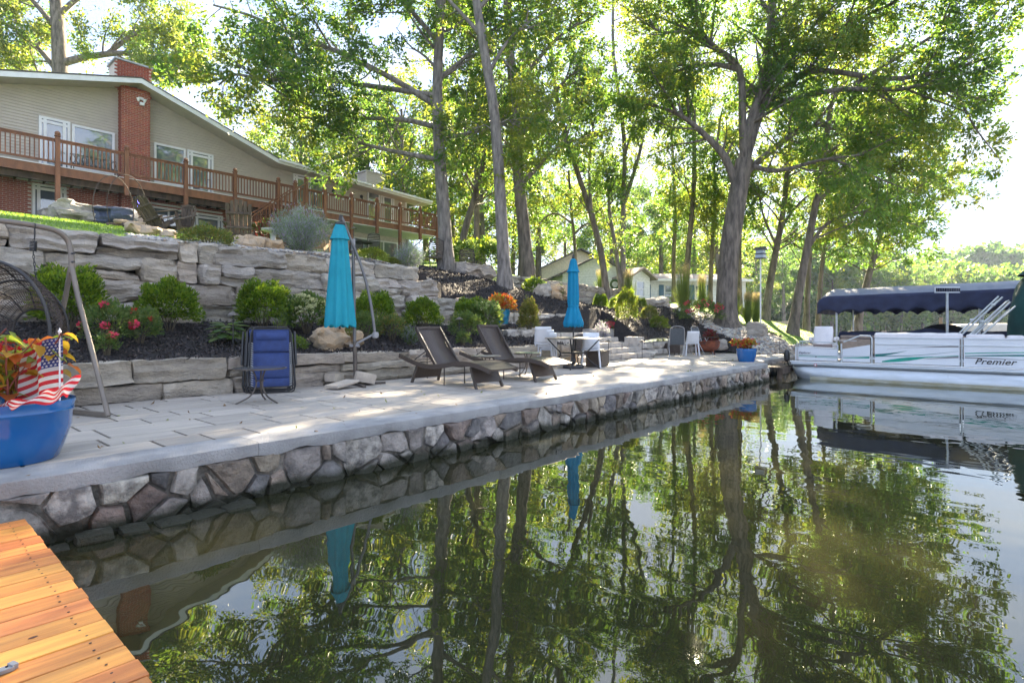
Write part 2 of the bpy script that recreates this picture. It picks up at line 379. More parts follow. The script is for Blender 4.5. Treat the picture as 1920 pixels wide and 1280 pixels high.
# lake bed and water
water = MB(); water.add([(-60, -400, 0), (3000, -1500, 0), (3000, 2500, 0), (-60, 2500, 0)], [(0, 1, 2, 3)])
mw = bpy.data.materials.new('lake_water'); mw.use_nodes = True; N = mw.node_tree.nodes; L = mw.node_tree.links; N.remove(N['Principled BSDF'])
df = N.new('ShaderNodeBsdfDiffuse'); df.inputs['Color'].default_value = (.024, .024, .011, 1)
gl = N.new('ShaderNodeBsdfGlossy'); gl.inputs['Roughness'].default_value = .012; gl.inputs['Color'].default_value = (.93, .95, .92, 1)
fr = N.new('ShaderNodeFresnel'); fr.inputs['IOR'].default_value = 2.05; ms = N.new('ShaderNodeMixShader')
t = N.new('ShaderNodeTexCoord'); mp = N.new('ShaderNodeMapping'); mp.inputs['Rotation'].default_value = (0, 0, radians(41)); mp.inputs['Scale'].default_value = (1, .55, 1)
n1 = N.new('ShaderNodeTexNoise'); n1.inputs['Scale'].default_value = 2.3; n1.inputs['Detail'].default_value = 2.; n1.inputs['Roughness'].default_value = .45
n2 = N.new('ShaderNodeTexNoise'); n2.inputs['Scale'].default_value = .55; n2.inputs['Detail'].default_value = 1
m1 = N.new('ShaderNodeMath'); m1.operation = 'MULTIPLY'; ad = N.new('ShaderNodeMath'); ad.operation = 'ADD'
bp = N.new('ShaderNodeBump'); bp.inputs['Strength'].default_value = .065; bp.inputs['Distance'].default_value = .06
L.new(t.outputs['Object'], mp.inputs[0]); L.new(mp.outputs[0], n1.inputs['Vector']); L.new(mp.outputs[0], n2.inputs['Vector'])
L.new(n2.outputs['Fac'], m1.inputs[0]); m1.inputs[1].default_value = 1.3; L.new(n1.outputs['Fac'], ad.inputs[0]); L.new(m1.outputs[0], ad.inputs[1]); L.new(ad.outputs[0], bp.inputs['Height'])
L.new(bp.outputs[0], gl.inputs['Normal']); L.new(bp.outputs[0], fr.inputs['Normal'])
L.new(fr.outputs[0], ms.inputs[0]); L.new(df.outputs[0], ms.inputs[1]); L.new(gl.outputs[0], ms.inputs[2]); L.new(ms.outputs[0], N['Material Output'].inputs['Surface'])
water.build('water', mw, kind='structure')

# ------------------------------------------------------------------ patio and coping
patio = MB(); patio.box((5.1, 7.0, .20), (22.2, 3.5, .5)); patio.box((18.8, 7.45, .20), (5.2, 3.6, .5))
patio_o = patio.build('patio', m_joint, kind='structure')
def paver_src(l, w):
    b = MB(); b.box((0, 0, 0), (l-.024, w-.016, .05)); o = b.build('paver', m_paver, patio_o, bevel=.004); return o
psz = {}
def paver(u0, u1, v0, v1):
    key = (round(u1-u0, 2), round(v1-v0, 2)); loc = ((u0+u1)/2, (v0+v1)/2, .455+random.uniform(-.001, .001))
    if key not in psz: psz[key] = paver_src(*key); psz[key].location = loc
    else: inst(psz[key], 'paver', loc, patio_o)
v = 5.26; rows = [.4, .4, .6, .4, .4, .6, .4, .3]
for r, w in enumerate(rows):
    u = -2.4+random.choice([0, .3, .6])
    while u < 21.2:
        l = random.choice([.4, .6, .6, .9, .9]) if u < 9 else random.choice([.9, .9, 1.2])
        v0, v1 = v, min(v+w, 8.76)
        if u > 16.2: v0 += .6; v1 += .6
        paver(round(u, 2), round(u+l, 2), round(v0, 2), round(v1, 2)); u += l
    v += w
# seawall: coping slabs, stones and mortar
seawall = MB(); seawall.box((6.1, 5.16, -.25), (20.2, .5, 1.2)); seawall.box((18.8, 5.72, -.25), (5.3, .5, 1.2))
sw = seawall.build('seawall', m_mortar, kind='structure')
def coping(u0, u1, v0, v1, th=.12):
    b = MB(); n = max(4, int((u1-u0)/.09)); rows_ = []
    for i in range(n+1):
        u = u0+(u1-u0)*i/n; e = .006*noise.noise(Vector((u*6, 0, 0)))+.01*noise.noise(Vector((u*1.2, 3, 0))); lo = .028*noise.noise(Vector((u*4, 9, 0)))+.012*noise.noise(Vector((u*17, 9, 0)))
        rows_.append([(u, v1, .481), (u, v0+.02, .4805), (u, v0+e, .468), (u, v0+e*1.5-.004, .48-th*.6), (u, v0+e*2+.012, .48-th+lo), (u, v0+.14, .48-th+lo-.01), (u, v1, .48-th)])
    V = [p for r in rows_ for p in r]; k = 7
    F = [(i*k+j, (i+1)*k+j, (i+1)*k+j+1, i*k+j+1) for i in range(n) for j in range(k-1)]+[tuple(range(k)), tuple(n*k+j for j in range(k))[::-1]]
    b.add(V, F); return b.build('coping', m_conc, sw, smooth=True)
e = -4.
while e < 16.1:
    n_ = min(16.22, e+3.1); coping(e, n_-.004, 4.86, 5.262); e = n_
coping(16.224, 21.3, 5.46, 5.86)
# fieldstones: voronoi cells on the wall face
def clip(poly, n, c):
    out = []
    for i in range(len(poly)):
        a, b = poly[i], poly[(i+1) % len(poly)]; da = a[0]*n[0]+a[1]*n[1]-c; db = b[0]*n[0]+b[1]*n[1]-c
        if da <= 0: out.append(a)
        if (da < 0) != (db < 0) and abs(da-db) > 1e-9:
            t = da/(da-db); out.append((a[0]+(b[0]-a[0])*t, a[1]+(b[1]-a[1])*t))
    return out
def stone_face(u0, u1, zb, zt, vface, du, rowsz, seed):
    R = random.Random(seed); pts = []; nu = int((u1-u0)/du)
    for i in range(nu):
        for j in range(rowsz):
            if R.random() < .26: continue
            pts.append((u0+(i+.5+R.uniform(-.48, .48))*du+(j % 2)*du*.5, zb+(zt-zb)*(j+.5+R.uniform(-.38, .38))/rowsz))
    WT = [R.uniform(-.085, .085) for _ in pts]
    for i, p in enumerate(pts):
        poly = [(p[0]-.32, zb), (p[0]+.32, zb), (p[0]+.32, zt), (p[0]-.32, zt)]
        for j, q in enumerate(pts):
            if i == j or abs(q[0]-p[0]) > .7: continue
            n = (q[0]-p[0], q[1]-p[1]); ln = sqrt(n[0]**2+n[1]**2); n = (n[0]/ln, n[1]/ln)
            poly = clip(poly, n, (p[0]+q[0])/2*n[0]+(p[1]+q[1])/2*n[1]+(WT[i]-WT[j])*.5-R.uniform(.002, .022))
            if len(poly) < 3: break
        if len(poly) < 3: continue
        cx = sum(a[0] for a in poly)/len(poly); cz = sum(a[1] for a in poly)/len(poly)
        # densify the outline, wobble it
        ring = []
        for a, b in zip(poly, poly[1:]+poly[:1]):
            m = max(1, int(sqrt((a[0]-b[0])**2+(a[1]-b[1])**2)/.07))
            for k in range(m): ring.append((a[0]+(b[0]-a[0])*k/m, a[1]+(b[1]-a[1])*k/m))
        if len(ring) < 5: continue
        n = len(ring); V = []; dep = R.uniform(.03, .085); tx, tz = R.uniform(-.25, .25), R.uniform(-.25, .2)
        for s, y in ((1.0, .06), (.975, -.35), (.91, -.85), (.55, -1.05)):
            for a in ring:
                w = 1+(.13*noise.noise(Vector((a[0]*13, a[1]*13, seed+i))) if s < 1 else 0)
                x = cx+(a[0]-cx)*s*w; z = cz+(a[1]-cz)*s*w
                yy = y*dep if y < 0 else .05
                if y < -.5: yy += tx*(x-cx)+tz*(z-cz)+.035*noise.noise(Vector((x*10, z*10, i)))
                V.append((x, vface+yy, z))
        V.append((cx, vface-dep*1.1+.03*noise.noise(Vector((i, 3, 4))), cz))
        F = [(r*n+k, r*n+(k+1) % n, (r+1)*n+(k+1) % n, (r+1)*n+k) for r in range(3) for k in range(n)]+[(3*n+k, 3*n+(k+1) % n, 4*n) for k in range(n)]
        b = MB(); b.add(V, F); b.build('stone', R.choice(SEA+SEA[:2]), sw, smooth=True, origin=(cx, vface, cz))
stone_face(-.6, 5., -.22, .36, 4.905, .21, 3, 1)
stone_face(4.96, 16.2, -.22, .36, 4.905, .215, 3, 2)
stone_face(16.3, 21.2, -.2, .36, 5.5, .34, 2, 3)
# end face of the jog
for k in range(3):
    put('stone', rock_mesh('stone', .16, .26, .17, SEA[k], 40+k), (16.2, 5.1+k*.17, .1+.12*(k % 2)), sw)
# small footing stones by the dock
for k in range(9):
    put('stone', rock_mesh('stone', random.uniform(.18, .34), .2, .1, SEA[k % 5], 50+k, amp=.02), (.05+k*.24, 4.76+random.uniform(-.02, .03), .0+random.uniform(-.03, .03)), sw, rz=random.uniform(-.2, .2))

# ------------------------------------------------------------------ dock
dock = empty('dock', (0, 0, 0), label='orange brown stained plank dock in the near corner beside the stone seawall', cat='dock')
ZD = .24
m_knot = mat('wood_knot', (.20, .06, .02), .5, (.07, .025, .012), 60)
b = MB()
for x in (.56, -.5, -1.7, -3.0): b.box((x, 1.2, ZD-.04-.09-.002), (.05, 7, .18))
b.build('joist', m_darkwood, dock)
v = -2.2
pl = None
while v < 4.72:
    w = .142; ue = .645+random.uniform(-.006, .006)
    b = MB(); b.box((0, 0, 0), (3.9, w-.006, .036)); o = b.build('plank', m_pine, dock, origin=(0, 0, 0), bevel=.004); o.location = (ue-1.95, v+w/2, ZD-.018+random.uniform(-.0015, .0015))
    for x in (.555, -.5):
        for s in (-.035, .035):
            if v > 1.2 or x > 0: nb = MB(); nb.lathe([(.005, .0), (.005, .0012)], (x+random.uniform(-.006, .006), v+w/2+s, ZD+.0008), 6); nb.build('nail', m_dark, dock)
    for q in range(2 if v > 1 else 0):
        kx, ky, kr = random.uniform(-.9, .55), v+w/2+random.uniform(-.05, .05), random.uniform(.008, .017); nb = MB(); nb.lathe([(kr, 0), (kr*.9, .0006)], (kx, ky, ZD+.0006), 12, sx=1.9); nb.build('knot', m_knot, dock)
    v += w+.003
b = MB(); b.bar((.60, -2.2, ZD-.14), (.60, 4.7, ZD-.14), .035, .2); b.build('rim_board', m_pine, dock)
b = MB()
for y in (4.3, .6): b.tube([(.5, y, -1.2), (.5, y, ZD-.05)], .05, 10)
b.build('pile', m_darkwood, dock)
# grey bracket with a dark round wheel at the near corner
p = WG(-6, 1268, ZD)
br = empty('dock_bracket', (p.x, p.y, ZD), label='grey metal bracket with a dark round roller lying on the dock planks', cat='bracket'); br.scale = (.7, .7, .7)
b = MB(); b.box((.03, .02, .012), (.075, .045, .024)); b.box((.065, .03, .016), (.03, .05, .03), rz=.3); b.build('plate', mat('grey_metal', (.33, .35, .37), .45, metal=.5), br, bevel=.004)
b = MB(); b.tube([(-.035, -.02, .035), (.0, -.02, .035)], .035, 18); b.build('roller', m_black, br, bevel=.004)
b = MB(); b.lathe([(.006, 0), (.006, .006)], (.04, .02, .024), 8); b.build('bolt', m_dark, br)
# ------------------------------------------------------------------ stone walls
def stone_wall(name, label, u0, u1, vf, base, courses, mats, lens=(.7, 1.4), depth=.5, setback=.05, seed=0, tops=None, group=None, vary=.0, gap=.004, vslope=0., rough=.034, jut=.06):
    """courses of rough blocks; tops(u) caps the height"""
    R = random.Random(seed); wl = empty(name, ((u0+u1)/2, vf, base((u0+u1)/2)), label=label, cat='wall', group=group)
    O = Vector(wl.location)
    z = 0.
    for c, h in enumerate(courses):
        u = u0+R.uniform(-.5, 0)*(c % 2)
        while u < u1-.12:
            l = min(R.uniform(*lens)*(1.0 if h > .2 else .8), u1-u+.1); uc = u+l/2; hh = h
            zb = base(uc)+z
            if tops is None or zb+h*.6 < tops(uc):
                parts_ = [(uc, l, zb, h)]
                if R.random() < .33 and h > .3: parts_ = [(uc, l, zb, h*.42), (uc, l, zb+h*.42, h*.58)] if R.random() < .6 else [(uc-l/4, l/2, zb, h), (uc+l/4, l/2, zb, h)]
                for a, ll, zz, h2 in parts_:
                    m = mats[R.randrange(len(mats))]
                    me = rock_mesh('stone', ll-gap, depth, h2-gap*.5, m, R.uniform(0, 99), rnd=rough*1.1, amp=rough, cell=.075, strata=.75)
                    vv = vf+depth/2+setback*c+R.uniform(-.5, 1)*jut+vary*sin(a)+vslope*(a-u0)
                    put('stone', me, (a-O.x, vv-O.y, zz+h2/2-O.z), wl, rz=R.uniform(-.05, .05)+math.atan(vslope), ry=R.uniform(-.02, .02), rx=R.uniform(-.04, .04))
            u += l
        z += h
    return wl
def backing(wl, u0, u1, v0, v1, z0, z1):
    b = MB(); o = wl.location; b.box(((u0+u1)/2-o.x, (v0+v1)/2-o.y, (z0+z1)/2-o.z), (u1-u0, v1-v0, z1-z0)); b.build('backfill', m_mulch, wl)
w1 = stone_wall('retaining_wall', 'low wall of pale quarried stone blocks behind the patio holding the mulch bed', -3.5, 12.7, 8.74, lambda u: .47, [.235, .315], [m_block], (.8, 1.5), .42, .02, 3, rough=.03, jut=.05)
backing(w1, -3.5, 12.4, 8.95, 9.1, .2, .96)
def top2(u): return 3.1 if u < 9.2 else (2.85 if u < 9.9 else (2.5 if u < 10.5 else 2.15))
w2 = stone_wall('boulder_wall', 'tall tiered wall of big grey boulders below the house terrace', -7, 11.1, 11.25, lambda u: 1.5, [.40, .38, .42, .38], [m_blockd, m_blockd, m_block], (.55, 1.7), .85, .085, 11, tops=top2, vary=.06, rough=.05, jut=.13)
backing(w2, -7, 10.0, 11.9, 12.0, 1.2, 2.95)
w3 = stone_wall('garden_wall', 'far grey stone block wall on the slope behind the blue table umbrella', 17.6, 27.0, 15.3, lambda u: 2.3-.02*(u-17), [.34, .36, .34, .34], [m_blockd], (.7, 1.5), .5, .05, 21, tops=lambda u: 3.75-.04*(u-17), vslope=.0, rough=.05, jut=.14)
backing(w3, 17.8, 26.6, 15.75, 15.85, 2, 3.4)
w4 = stone_wall('terrace_wall', 'stone tier beside the blue glazed pot above the steps', 11.4, 16.5, 11.0, lambda u: 1.0+.0*u, [.32, .3, .3], [m_step, m_blockd], (.8, 1.5), .5, .06, 31)
w4b = stone_wall('terrace_wall', 'short upper stone tier holding mulch above the blue glazed pot', 12.1, 15.0, 12.4, lambda u: 1.9, [.24, .22], [m_step], (.6, 1.1), .4, .03, 33)
w4c = stone_wall('terrace_wall', 'stepped stone cheek wall between the lower mulch bed and the stone steps', 11.3, 12.9, 9.6, lambda u: .85, [.3, .26, .24], [m_step], (.5, .9), .5, .25, 35, tops=lambda u: 1.55)
w5 = stone_wall('retaining_wall', 'low stone wall behind the folding chairs at the far end of the patio', 17.3, 21.4, 9.2, lambda u: .47, [.25, .23], [m_step], (.7, 1.3), .4, .02, 37)
# steps
stp = empty('stone_steps', (14.6, 9.4, .48), label='broad stone steps rising from the patio behind the umbrella table', cat='steps')
for k in range(5):
    u = 12.7+.1*k
    while u < 17.1-.12*k:
        l = min(random.uniform(.6, 1.1), 17.2-.12*k-u)
        if l > .2: put('stone', rock_mesh('stone', l-.012, .55, .165, m_step, random.uniform(0, 99), rnd=.02, amp=.014, cell=.09), (u+l/2-14.6, 9.1+.36*k-9.4, .56+.165*k-.48), stp)
        u += l
for u, v, l, z, h in ((16.7, 10.6, 1.3, 1.25, .34), (12.9, 10.75, .9, 1.3, .3), (17.15, 9.5, .5, .8, .7)):
    put('stone', rock_mesh('stone', l, .5, h, m_step, u, rnd=.03, amp=.015), (u-14.6, v-9.4, z-.48), stp)

# ------------------------------------------------------------------ boulders standing alone
def boulder(px, py, d, sx, sy, sz, m, label, seed, rz=0., z=None):
    p = WP(px, py, d); zz = H(p.x, p.y) if z is None else z
    o = bpy.data.objects.new('boulder', rock_mesh('boulder', sx, sy, sz, m, seed, rnd=.16, amp=.09, cell=.07)); link(o)
    o.location = (p.x, p.y, zz+sz*.38); o.rotation_euler = (random.uniform(-.1, .1), random.uniform(-.1, .1), rz); tag(o, label, 'boulder'); return o
boulder(612, 640, 10.3, .62, .4, .42, m_tan, 'tan angular boulder in the mulch below the cantilever umbrella', 1, .3)
boulder(655, 640, 10.8, .5, .4, .3, m_tan, 'small tan rock beside the larger angular one behind the cantilever pole', 2, -.4)
boulder(1023, 560, 21, .9, .6, .55, m_blockd, 'grey layered boulder in the mulch in front of the far block wall', 3)
boulder(1047, 560, 21, .95, .6, .62, m_tan, 'tan orange boulder next to the grey layered one on the mulch slope', 4)
boulder(888, 512, 22.5, 1.7, .8, .6, m_blockd, 'long flat grey boulder between two tree trunks on the mulch slope', 5)
boulder(178, 440, 18.2, 2.2, 1.1, .62, m_blockd, 'wide pale boulder in the lawn below the brick wall of the house', 6)
boulder(120, 430, 20.5, 1.5, 1.0, .5, m_blockd, 'low flat rock at the edge of the lawn left of the wide pale boulder', 7)
boulder(488, 458, 12.8, 1.0, .5, .24, m_tan, 'flat tan slab on the pebbles left of the lavender bush', 8)
boulder(282, 455, 12.2, .9, .5, .2, m_tan, 'flat beige slab at the corner of the upper lawn', 9)
boulder(1232, 575, 27, 1.5, .7, .5, m_step, 'brown rock at the head of the pebble swale', 10)
boulder(1418, 622, 22.5, .9, .6, .6, m_blockd, 'grey boulder on the pebbles right of the big oak behind the red flowers', 11)
boulder(1350, 655, 21.5, .6, .5, .4, m_blockd, 'grey rock beside the rusty fire bowl', 12)
boulder(1205, 628, 18.8, .7, .5, .3, m_step, 'grey rock in the mulch behind the stone steps', 13)
boulder(1160, 540, 26, 1.0, .7, .6, m_blockd, 'grey boulder ending the far block wall', 14)

# ------------------------------------------------------------------ the house
VW = 27.7; VR = 26.75; ZDK = 7.25; ZG = 4.7
house = empty('house', (9, VW, ZG), label='long house with tan siding over red brick and a brick chimney above the deck', cat='house')
HO = Vector(house.location)
def hb(b, name, m, **k):
    o = b.build(name, m, None, **k); o.parent = house; o.location = Vector(o.location)-HO; KIDS.setdefault(house.name, []).append(o); return o
RL = [(-6, 8.22), (7.26, 11.8), (13.1, 9.78), (22.9, 9.34)]
def roof_z(u): return float(np.interp(u, [a for a, _ in RL], [b for _, b in RL]))
# siding laps
b = MB(); lap = .116; z = ZDK-.12
while z < 11.7:
    us = [u for u in np.arange(-3.0, 21.61, .1) if roof_z(u)-.22 > z+lap*.5]
    if us:
        runs = [[us[0], us[0]]]
        for u in us[1:]:
            if u-runs[-1][1] > .15: runs.append([u, u])
            else: runs[-1][1] = u
        for a, c in runs:
            if c-a > .2: b.add([(a, VW-.04, z), (c, VW-.04, z), (c, VW-.004, z+lap), (a, VW-.004, z+lap), (a, VW, z), (c, VW, z)], [(0, 1, 2, 3), (4, 5, 1, 0)])
    z += lap
z = ZDK-.12
while z < 9.2:   # end wall
    b.add([(21.622, VW, z), (21.622, 37, z), (21.604, 37, z+lap), (21.604, VW, z+lap)], [(0, 1, 2, 3)]); z += lap
hb(b, 'siding', m_siding, fix=False)
b = MB(); poly = [(-3, ZG-.4), (21.6, ZG-.4)]+[(u, roof_z(u)-.22) for u in (21.6, 13.1, 7.26, -3)]
b.prism(poly, VW+.001, 36.9); hb(b, 'wall', m_soffit)
b = MB(); b.box((21.6, VW-.02, 8.2), (.12, .06, 2.2)); hb(b, 'corner_board', m_white)
# roof
b = MB(); poly = RL+[(u, z-.05) for u, z in RL[::-1]]; b.prism(poly, VR-.02, 37.6); hb(b, 'roof', m_roof)
b = MB(); poly = [(u, z-.052) for u, z in RL]+[(u, z-.25) for u, z in RL[::-1]]; b.prism(poly, VR, VR+.03); hb(b, 'fascia', m_white)
b = MB(); b.bar((13.1, VR-.06, 9.70), (22.9, VR-.06, 9.26), .11, .11); hb(b, 'gutter', m_white)
b = MB()
for (ua, za), (ub, zb) in zip(RL, RL[1:]):
    n = int((ub-ua)/.3)
    for i in range(n):
        x0 = ua+(ub-ua)*i/n; x1 = ua+(ub-ua)*(i+1)/n-.012; f = lambda x: za+(zb-za)*(x-ua)/(ub-ua)-.235
        b.add([(x0, VR+.03, f(x0)), (x1, VR+.03, f(x1)), (x1, VW, f(x1)), (x0, VW, f(x0))], [(0, 1, 2, 3)])
hb(b, 'soffit', m_soffit)
b = MB(); poly = [(u, z-.20) for u, z in RL]+[(u, z-.21) for u, z in RL[::-1]]; b.prism(poly, VR+.03, VW+.2); hb(b, 'soffit_board', m_bmort)
# right overhang end and downspout
b = MB(); b.tube([(22.3, 26.9, 9.2), (22.0, 27.3, 8.95), (21.75, 27.6, 8.8), (21.72, 27.62, 5.2)], .045, 6); hb(b, 'downspout', m_white)
# chimney
CU0, CU1 = 6.68, 7.70
b = MB(); b.box(((CU0+CU1)/2, 27.47, 8.05), (CU1-CU0-.02, .48, 6.55)); b.box(((CU0+CU1)/2+.0, 28.05, 11.9), (1.25, 1.1, 1.25))
chim = hb(b, 'chimney', m_bmort)
def brick_mesh(l, name='brick'):
    q = MB(); q.box((0, 0, 0), (l-.006, .03, .058)); o = q.build(name, m_brick, None, bevel=0); return o
bl, bh = .194, .0745; nbk = 0; src = None; stuff = MB()
def brick_at(u, v, z, l=.194, axis='u', big=True):
    global nbk, src
    if big and nbk < 296 and abs(l-.194) < .01 and axis == 'u':
        if src is None:
            q = MB(); q.box((0, 0, 0), (.188, .03, .058)); src = q.build('brick', m_brick, chim); src.location = (u, v, z)
        else: inst(src, 'brick', (u, v, z), chim)
        nbk += 1
    else:
        stuff.box((u, v, z), (l-.006, .03, .058) if axis == 'u' else (.03, l-.006, .058))
chim.location = chim.location+Vector((0, 0, 0))
rows_ = []
z = 5.0; r = 0
while z < 11.45:
    for k in range(5):
        if r % 2: us_ = [(CU0+.1+.204*k, .194)] if k < 5 else []
        else: us_ = [(CU0+.204*k+(.0 if k else .05), .194 if k else .09)]
        for u, l in us_: rows_.append((u if r % 2 or k == 0 else u, z, l, r))
    if r % 2 == 0: rows_.append((CU0+.204*5-.05, z, .09, r))
    z += bh; r += 1
rows_.sort(key=lambda q: -(q[1] > 7.2)*1-0*q[1])
for u, z, l, r in rows_: brick_at(u, 27.225, z, l)
z = 5.0; r = 0
while z < 11.45:
    for k in range(2): stuff.box((CU1+.0, 27.33+.2*k+.05*(r % 2), z), (.03, .184, .058)); stuff.box((CU0-.0, 27.33+.2*k+.05*(r % 2), z), (.03, .184, .058))
    z += bh; r += 1
z = 11.30; r = 0
while z < 12.5:
    for k in range(6): stuff.box((6.57+.104+.208*k-.1*(r % 2)+.02, 27.488, z), (.19, .04, .058))
    for k in range(5): stuff.box((7.82, 27.6+.205*k+.1*(r % 2), z), (.03, .19, .058))
    z += bh; r += 1
b = MB(); b.box((7.19, 28.05, 12.575), (1.4, 1.25, .07)); b.box((7.19, 28.05, 12.64), (.9, .8, .12), taper=.8); hb(b, 'chimney_cap', mat('galvanised', (.38, .40, .42), .5, metal=.4))
# lower brick wall
OPEN = [(2.95-1.55, 4.25-1.55, 6.95)]
def uo(px, v=VW): r_ = ray(px, 400); return r_[0]/r_[1]*v
lo_open = [(uo(60)-.05, uo(124)+.05, 6.98), (uo(281)-.05, uo(348)+.05, 6.75), (uo(360)-.05, uo(417)+.05, 6.75), (13.5, 21.7, 7.2)]
z = ZG-.1; r = 0
while z < ZDK-.2:
    u = -1.5+.1*(r % 2)
    while u < 13.6:
        if not any(a < u < c and z < t for a, c, t in lo_open) and not (CU0 < u < CU1): stuff.box((u, VW-.02, z), (.188, .03, .058))
        u += .204
    z += bh; r += 1
o = hb(stuff, 'brickwork', m_brick, fix=False); o['kind'] = 'stuff'
b = MB(); b.box((5.5, VW-.006, 5.9), (17.5, .012, 2.6)); hb(b, 'mortar_face', m_bmort)
# windows and doors
def window(u0, u1, z0, z1, kind='window', v=VW-.02, mull=1, door=False, blind=False):
    w = MB(); t = .085; yc = v-.035; dp = .07
    w.box(((u0+u1)/2, yc, z1-t/2), (u1-u0, dp, t)); w.box(((u0+u1)/2, yc, z0+t/2), (u1-u0, dp, t))
    w.box((u0+t/2, yc, (z0+z1)/2), (t, dp, z1-z0-2*t)); w.box((u1-t/2, yc, (z0+z1)/2), (t, dp, z1-z0-2*t))
    for k in range(1, mull): x = u0+(u1-u0)*k/mull; w.box((x, yc, (z0+z1)/2), (.06, dp-.01, z1-z0-2*t))
    o = hb(w, kind, m_white)
    def sub(bb, nm, m):
        q = bb.build(nm, m, None); q.parent = o; q.location = -HO*0-Vector(o.location)*0; q.location = Vector((0, 0, 0)); KIDS.setdefault(o.name, []).append(q)
    g = MB(); g.box(((u0+u1)/2, v-.02, (z0+z1)/2), (u1-u0-2*t, .012, z1-z0-2*t)); sub(g, 'pane', m_glass)
    if door:
        s = MB(); i = t+.10
        s.box(((u0+u1)/2, v-.045, z0+i/2+.1), (u1-u0-2*t, .035, .2)); s.box(((u0+u1)/2, v-.045, z1-i), (u1-u0-2*t, .035, .1))
        s.box((u0+i, v-.045, (z0+z1)/2), (.1, .03, z1-z0-2*t)); s.box((u1-i, v-.045, (z0+z1)/2), (.1, .03, z1-z0-2*t)); sub(s, 'stile', m_white)
        h = MB(); h.tube([(u1-i, v-.06, z0+1.0), (u1-i, v-.11, z0+1.0), (u1-i-.1, v-.11, z0+1.0)], .012, 6); sub(h, 'handle', m_dark)
    if blind:
        s = MB(); x = u0+t+.05
        while x < u1-t-.03: s.box((x, v-.009, (z0+z1)/2), (.075, .004, z1-z0-2*t)); x += .09
        sub(s, 'blind', m_white)
    return o
window(uo(72), uo(131), ZDK+.02, 9.55, 'door', door=True, blind=True); window(uo(134), uo(214), 7.75, 9.5, 'window', blind=True)
window(uo(288), uo(347), 7.75, 9.48); window(uo(350), uo(399), ZDK+.02, 9.48, 'door', door=True)
window(uo(549), uo(577), ZDK+.02, 9.45, 'door', door=True); window(uo(579), uo(609), ZDK+.02, 9.45, 'door', mull=1)
window(uo(688), uo(711), 7.6, 9.42); window(uo(713), uo(738), ZDK+.02, 9.42, 'door', door=True)
window(uo(60), uo(124), ZG+.2, 6.95, 'door', door=True); window(uo(281), uo(348), 5.3, 6.72, mull=2); window(uo(360), uo(417), ZG+.1, 6.7, 'door', mull=1, door=True)
b = MB(); b.box((uo(90), VW-.1, 7.03), (2.0, .12, .08)); hb(b, 'lintel', m_white); b = MB(); b.box((uo(340), VW-.1, 6.82), (3.4, .1, .08)); hb(b, 'lintel', m_white)
window(uo(660), uo(745), ZG+.1, 6.6, 'sliding_door', v=VW-.02, mull=3)
b = MB(); b.box((17.6, VW-.012, 5.9), (8.1, .012, 2.5)); hb(b, 'basement_wall', mat('painted_wall', (.55, .5, .44), .8))
# lamps and floodlight
def wall_lamp(px, z):
    u = uo(px); b = MB(); b.box((u, VW-.04, z), (.1, .03, .16)); b.tube([(u, VW-.05, z+.05), (u, VW-.14, z+.1), (u, VW-.16, z+.02)], .012, 6)
    b.lathe([(.03, .0), (.06, .16), (.075, .17), (.01, .25)], (u, VW-.16, z-.18), 6); hb(b, 'wall_lamp', m_black)
wall_lamp(623, 8.95); wall_lamp(676, 8.95)
b = MB(); b.box((CU1-.35, 27.17, 11.05), (.18, .06, .1))
for s in (-.11, .11): b.lathe([(.03, 0), (.075, .12), (.08, .14)], (CU1-.35+s, 27.08, 10.88), 10)
b.box((CU1-.32, 27.12, 10.82), (.16, .1, .12)); hb(b, 'floodlight', m_white)
b = MB(); u = 17.2; b.lathe([(.20, 0), (.20, .3), (.27, .33), (.3, .45), (.24, .62), (.1, .72)], (u, 29.6, 9.9), 14); hb(b, 'roof_vent', m_dark)
# siding chimney on the roof
b = MB(); c0 = 21.0
b.box((c0, 30.5, 10.3), (1.35, 1.0, 1.9)); hb(b, 'flue_box', m_siding)
b = MB(); z = 9.4
while z < 11.2: b.box((c0, 30.5, z), (1.40, 1.05, .012)); z += lap
for sx in (-.69, .69):
    b.box((c0+sx, 29.98, 10.3), (.09, .05, 1.9))
hb(b, 'flue_lap', m_siding); b = MB(); b.box((c0, 30.5, 11.28), (1.55, 1.15, .06)); b.box((c0, 30.5, 11.36), (.5, .4, .1)); hb(b, 'flue_cap', m_soffit)

# ------------------------------------------------------------------ the deck
VD = 25.5
deck = empty('deck', (9, VD, ZG), label='long raised brown wooden deck with railings along the house', cat='deck')
DO = Vector(deck.location)
def db(b, name, m, **k):
    o = b.build(name, m, None, **k); o.parent = deck; o.location = Vector(o.location)-DO; KIDS.setdefault(deck.name, []).append(o); return o
ux = lambda px: uo(px, VD)
UE = 22.2
b = MB(); v = VD-.02
while v < VW-.03: b.box((10.6, v+.07, ZDK-.02), (23.2, .136, .036)); v += .142
db(b, 'deck_boards', m_brown)
b = MB(); b.box((10.6, VD, ZDK-.19), (23.2, .045, .30)); db(b, 'fascia', m_brown)
b = MB(); b.box((10.6, VD-.03, ZDK-.012), (23.2, .02, .024)); db(b, 'edge_strip', m_white)
b = MB()
for u in np.arange(-.8, 13.2, .42): b.box((u, (VD+VW)/2, ZDK-.17), (.045, VW-VD-.1, .24))
b.box((6, VD+.35, ZDK-.42), (14.4, .09, .24)); db(b, 'joist', m_darkwood)
b = MB(); b.box((17.7, (VD+VW)/2, ZDK-.36), (8.9, VW-VD-.06, .02)); b.box((17.7, VD-.035, ZDK-.352), (8.9, .02, .03)); db(b, 'ceiling_panel', m_white)
